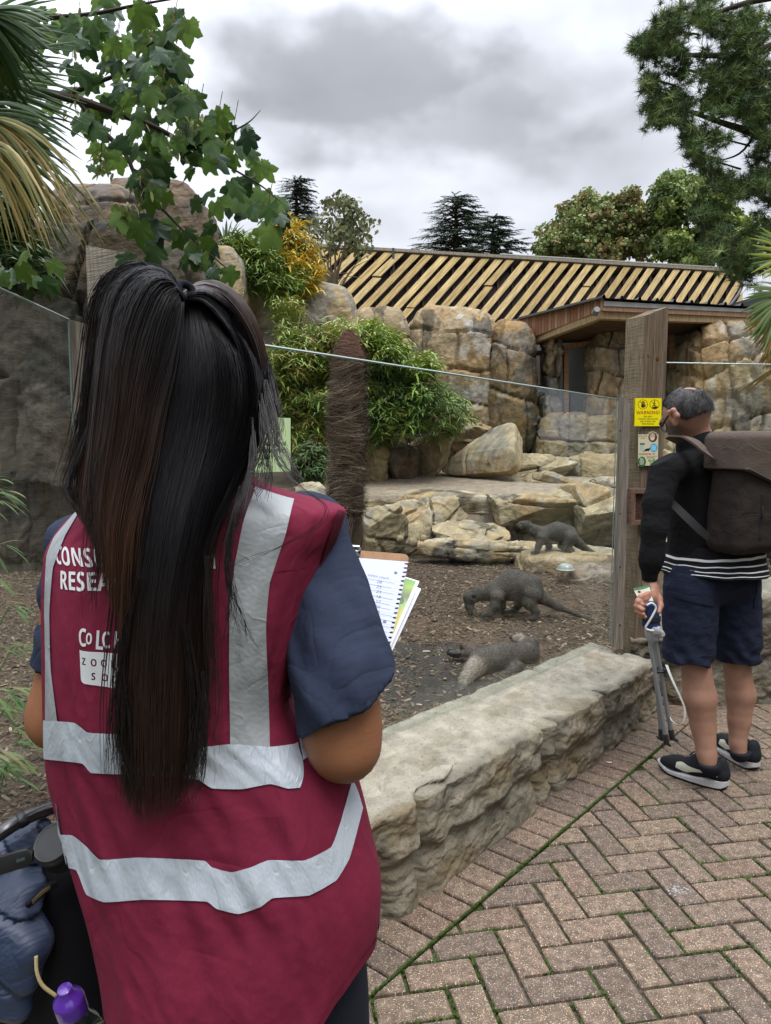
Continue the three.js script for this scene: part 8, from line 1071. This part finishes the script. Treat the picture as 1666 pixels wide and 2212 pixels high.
  const l0 = at(862, 1236, 1.5), l1 = at(907, 1250, 1.5), l2 = at(838, 1408, 1.36), l3 = at(790, 1408, 1.36), lf = thing('leaflet', 'green and yellow photo leaflet sticking out behind the papers on the clipboard', 'leaflet', l3), lg = new MB(); lg.grid(6, 8, (i, j) => [l0.clone().lerp(l1, i).lerp(l3.clone().lerp(l2, i), j).addScaledVector(n, -0.008), null, i, 1 - j]); part('cover', lg.geo(), std({ map: lt, roughness: 0.35, color: lin(0.9, 0.9, 0.9) }), lf);
  const pl = slabGeo([at(800, 1415, 1.37), at(842, 1412, 1.37), at(911, 1264, 1.51), at(880, 1250, 1.51)].map((p) => p.addScaledVector(n, -0.012)), n.clone().multiplyScalar(-0.002)); part('inner_pages', pl, std({ color: lin(0.7, 0.72, 0.8), roughness: 0.8 }), lf);
}

// ---------- pushchair with jacket, headphones and bottle ----------
{
  const t = thing('pushchair', 'black pushchair handle and seat cloth at the lower left corner', 'pushchair', V(-0.6, 0, -1.2)), blk = std({ color: lin(0.012, 0.012, 0.013), roughness: 0.45 }), cl = std({ color: lin(0.008, 0.008, 0.0095), map: scaled(T.cloth, 2), bumpMap: scaled(T.weave, 10), bumpScale: 0.0006, roughness: 0.9 });
  part('handle', tubeGeo([at(-140, 1900, 1.12), at(-60, 1848, 1.12), at(0, 1800, 1.13), at(52, 1768, 1.16), at(110, 1746, 1.2), at(190, 1730, 1.24)], 0.0118, 14, 30), phys({ color: lin(0.016, 0.016, 0.018), roughness: 0.35, clearcoat: 0.3 }), t);
  part('handle_joint', tubeGeo([at(40, 1775, 1.15), at(56, 1766, 1.158)], 0.013, 14), blk, t);
  const cb = [bone(at(150, 1900, 1.2), 0.05, at(160, 2180, 1.18), 0.06), bone(at(60, 2060, 1.22), 0.05, at(100, 2230, 1.18), 0.06), bone(at(40, 1900, 1.26), 0.06, at(60, 2200, 1.22), 0.07), bone(at(190, 1920, 1.22), 0.035, at(200, 2200, 1.18), 0.05)], [a, b] = bounds(cb, 0.01); part('seat_cloth', netGeo((x, y, z) => bones(cb, 0.04)(x, y, z) + 0.006 * fbm(x * 12, y * 8, z * 12, 3), a, b, 0.008), cl, t);
  for (const [x0, z0, x1, z1] of [[-0.76, -1.36, -0.74, -1.3], [-0.44, -1.32, -0.46, -1.26]]) part('frame_tube', tubeGeo([V(x0, 0.9, z0), V(x1, 0.12, z1)], 0.011, 10), blk, t);
  for (const [x, z] of [[-0.74, -1.32], [-0.45, -1.3]]) { const w = new THREE.TorusGeometry(0.085, 0.024, 10, 28); w.rotateY(Math.PI / 2); w.translate(x, 0.109, z); part('wheel', w, blk, t); }
  part('cord', tubeGeo([at(78, 2065, 1.08), at(80, 2100, 1.075), at(92, 2128, 1.075), at(122, 2152, 1.08)], 0.003, 6, 24), std({ color: lin(0.4, 0.32, 0.16), roughness: 0.9 }), t);
}
{
  const Z = 1.12, m = Z / FOCAL, B = (x, y, r, x2, y2, r2, Za = Z, Zb = Za) => bone(at(x, y, Za), r * m, at(x2, y2, Zb), r2 * m);
  const L = [B(10, 1830, 36, 90, 1790, 30, 1.19), B(0, 1870, 40, 70, 1850, 34, 1.18), B(-20, 1960, 46, 40, 1950, 40, 1.13), B(40, 1925, 30, 80, 1915, 20, 1.15), B(20, 2010, 44, 70, 2040, 38, 1.11), B(60, 1990, 30, 82, 2020, 22, 1.12), B(0, 2080, 44, 50, 2120, 34, 1.1), B(-20, 2150, 44, 40, 2180, 30, 1.1), B(60, 2050, 30, 40, 2120, 26, 1.1)], f = bones(L, 0.03), [lo, hi] = bounds(L, 0.012);
  const t = thing('jacket', 'padded navy jacket bundled over the pushchair at lower left', 'jacket', at(0, 2100, Z)), puff = phys({ color: lin(0.024, 0.038, 0.078), map: scaled(T.cloth, 3), roughness: 0.5, sheen: 0.3, bumpMap: scaled(T.crease, 4), bumpScale: 0.01 });
  part('shell', netGeo((x, y, z) => { const s = (x * 0.6 + y) * 13 + 0.9 * noise(x * 6, y * 6, z * 6), q = Math.abs(s - Math.round(s)); return f(x, y, z) + 0.007 * Math.exp(-q * q * 160) + 0.004 * fbm(x * 12, y * 12, z * 12, 2); }, lo, hi, 0.0055, null, (x, y, z) => [x + z, y]), puff, t);
  const zp = [at(76, 1942, 1.085), at(90, 1928, 1.085), at(102, 1918, 1.09), at(112, 1912, 1.095)]; part('zip_tape', tubeGeo([at(62, 1954, 1.09), ...zp, at(124, 1908, 1.1)], 0.006, 6, 20), std({ color: lin(0.008, 0.008, 0.012), roughness: 0.9 }), t);
  const zg = []; spline(zp, 16).forEach((p) => zg.push(boxAt(0.0012, 0.006, 0.003, p.clone().add(V(0, 0, 0.006))))); tag(part('zip_teeth', mergeGeometries(zg), phys({ color: lin(0.5, 0.4, 0.25), metalness: 1, roughness: 0.3 }), t), null, null, null, 'stuff');
}
{
  const t = thing('headphones', 'black over-ear headphones lying on the navy jacket', 'headphones', at(110, 1830, 1.1)), blk = phys({ color: lin(0.012, 0.0125, 0.014), roughness: 0.45 }), pad = std({ color: lin(0.008, 0.008, 0.0085), roughness: 0.7 });
  const cup = (n, pr, mt, p, tilt) => { const g = new THREE.LatheGeometry(pr.map(([x, y]) => new THREE.Vector2(x, y)), 36); g.scale(1.12, 1, 1); g.rotateX(tilt); g.rotateZ(0.35); g.translate(p.x, p.y, p.z); part(n, g, mt, t); };
  const p = at(124, 1824, 1.1); cup('ear_cup', [[0.0001, 0.012], [0.026, 0.0115], [0.0275, 0.0135], [0.03, 0.013], [0.033, 0.006], [0.033, -0.006], [0.0001, -0.008]], blk, p, 0.75); cup('ear_pad', [[0.0001, -0.008], [0.03, -0.009], [0.036, -0.015], [0.036, -0.024], [0.03, -0.031], [0.0001, -0.03]], pad, p, 0.75);
  const q = [at(-40, 1876, 1.08), at(0, 1870, 1.07), at(40, 1858, 1.065), at(72, 1850, 1.07)], g = new MB(), c = spline(q, 30); c.forEach((s, k) => { const w = 0.0145 * (k > 26 ? 1 - (k - 26) * 0.12 : 1); for (const [dy, dz] of [[1, -0.004], [0.9, 0.003], [-0.9, 0.004], [-1, -0.003]]) g.v(s.x, s.y + dy * w, s.z + dz); if (k) { const o = (k - 1) * 4; for (let e = 0; e < 4; e++) g.quad(o + e, o + (e + 1) % 4, o + 4 + (e + 1) % 4, o + 4 + e); } }); part('headband', g.geo(), blk, t);
  const tx = canvasTex(128, 40, (k, w, h) => { k.clearRect(0, 0, w, h); k.translate(w / 2, h / 2); k.rotate(Math.PI); k.fillStyle = '#5d6d6d'; k.font = 'bold 34px serif'; k.textAlign = 'center'; k.fillText('SONY', 0, 12); }); const d = new MB(), o = [at(32, 1855, 1.058), at(56, 1848, 1.058), at(57, 1859, 1.058), at(33, 1866, 1.058)]; d.grid(1, 1, (i, j) => [o[0].clone().lerp(o[1], i).lerp(o[3].clone().lerp(o[2], i), j), null, i, 1 - j]); part('lettering', d.geo(), std({ map: tx, transparent: true, alphaTest: 0.4, roughness: 0.6 }), t);
}
{
  const p = at(152, 2170, 1.03), t = thing('bottle', 'clear drinks bottle with glossy purple cap by the bottom edge', 'bottle', p), lathe = (pr, mt, n) => { const g = new THREE.LatheGeometry(pr.map(([x, y]) => new THREE.Vector2(x * 1.22, y * 1.22)), 32); g.rotateX(0.25); g.rotateZ(0.12); part(n, g.translate(p.x, p.y, p.z), mt, t); };
  lathe([[0.0001, 0.028], [0.008, 0.028], [0.009, 0.025], [0.009, 0.02], [0.0125, 0.017], [0.0135, 0.014], [0.0175, 0.011], [0.0185, 0.006], [0.0185, -0.004], [0.019, -0.01], [0.0175, -0.012], [0.0001, -0.012]], phys({ color: lin(0.075, 0.02, 0.25), roughness: 0.25, clearcoat: 0.6 }), 'cap');
  lathe([[0.0165, -0.012], [0.017, -0.02], [0.024, -0.035], [0.028, -0.055], [0.029, -0.12], [0.0001, -0.122]], phys({ color: lin(0.85, 0.88, 0.92), transmission: 1, thickness: 0, roughness: 0.08, ior: 1.45, side: THREE.DoubleSide }), 'flask'); lathe([[0.0001, -0.05], [0.026, -0.055], [0.027, -0.118], [0.0001, -0.12]], phys({ color: lin(0.8, 0.85, 0.9), transmission: 1, thickness: 0.05, ior: 1.33, roughness: 0 }), 'water');
}
// ---------- small marks on the paving ----------
{ const c = onLevel(1462, 1925), r = rng(61), b = new MB(); for (let i = 0; i < 60; i++) { const a = r() * 6.283, k = Math.pow(r(), 0.7) * 0.035, x = c.x + Math.cos(a) * k * 1.3, z = c.z + Math.sin(a) * k * 0.8, s = 0.001 + r() * 0.0035, o = b.v(x, 0.0022, z); for (let m = 0; m <= 7; m++) { const q = m / 7 * 6.283; b.v(x + Math.cos(q) * s * (0.7 + 0.5 * r()), 0.002, z + Math.sin(q) * s * (0.7 + 0.5 * r())); if (m) b.tri(o, o + m + 1, o + m); } } tag(part('stain', b.geo(), std({ color: lin(0.27, 0.265, 0.265), roughness: 0.9 }), pavement), null, null, null, 'stuff'); }
{ const c = onLevel(1314, 1648), t = mesh('feather', tubeGeo([V(-0.012, 0.004, 0), V(-0.004, 0.008, 0.012), V(0.01, 0.007, 0.012), V(0.016, 0.004, 0)], (k) => 0.0035 * Math.sin(0.3 + k * 2.5), 7, 16), std({ color: lin(0.6, 0.6, 0.57), roughness: 0.9 })); t.position.copy(c); tag(t, 'tiny curled white feather lying on the paving near the wall', 'feather'); }
camera.updateProjectionMatrix();
scene.traverse((o) => { if (o.isMesh) { o.castShadow = o.receiveShadow = true; } });
renderer.render(scene, camera);
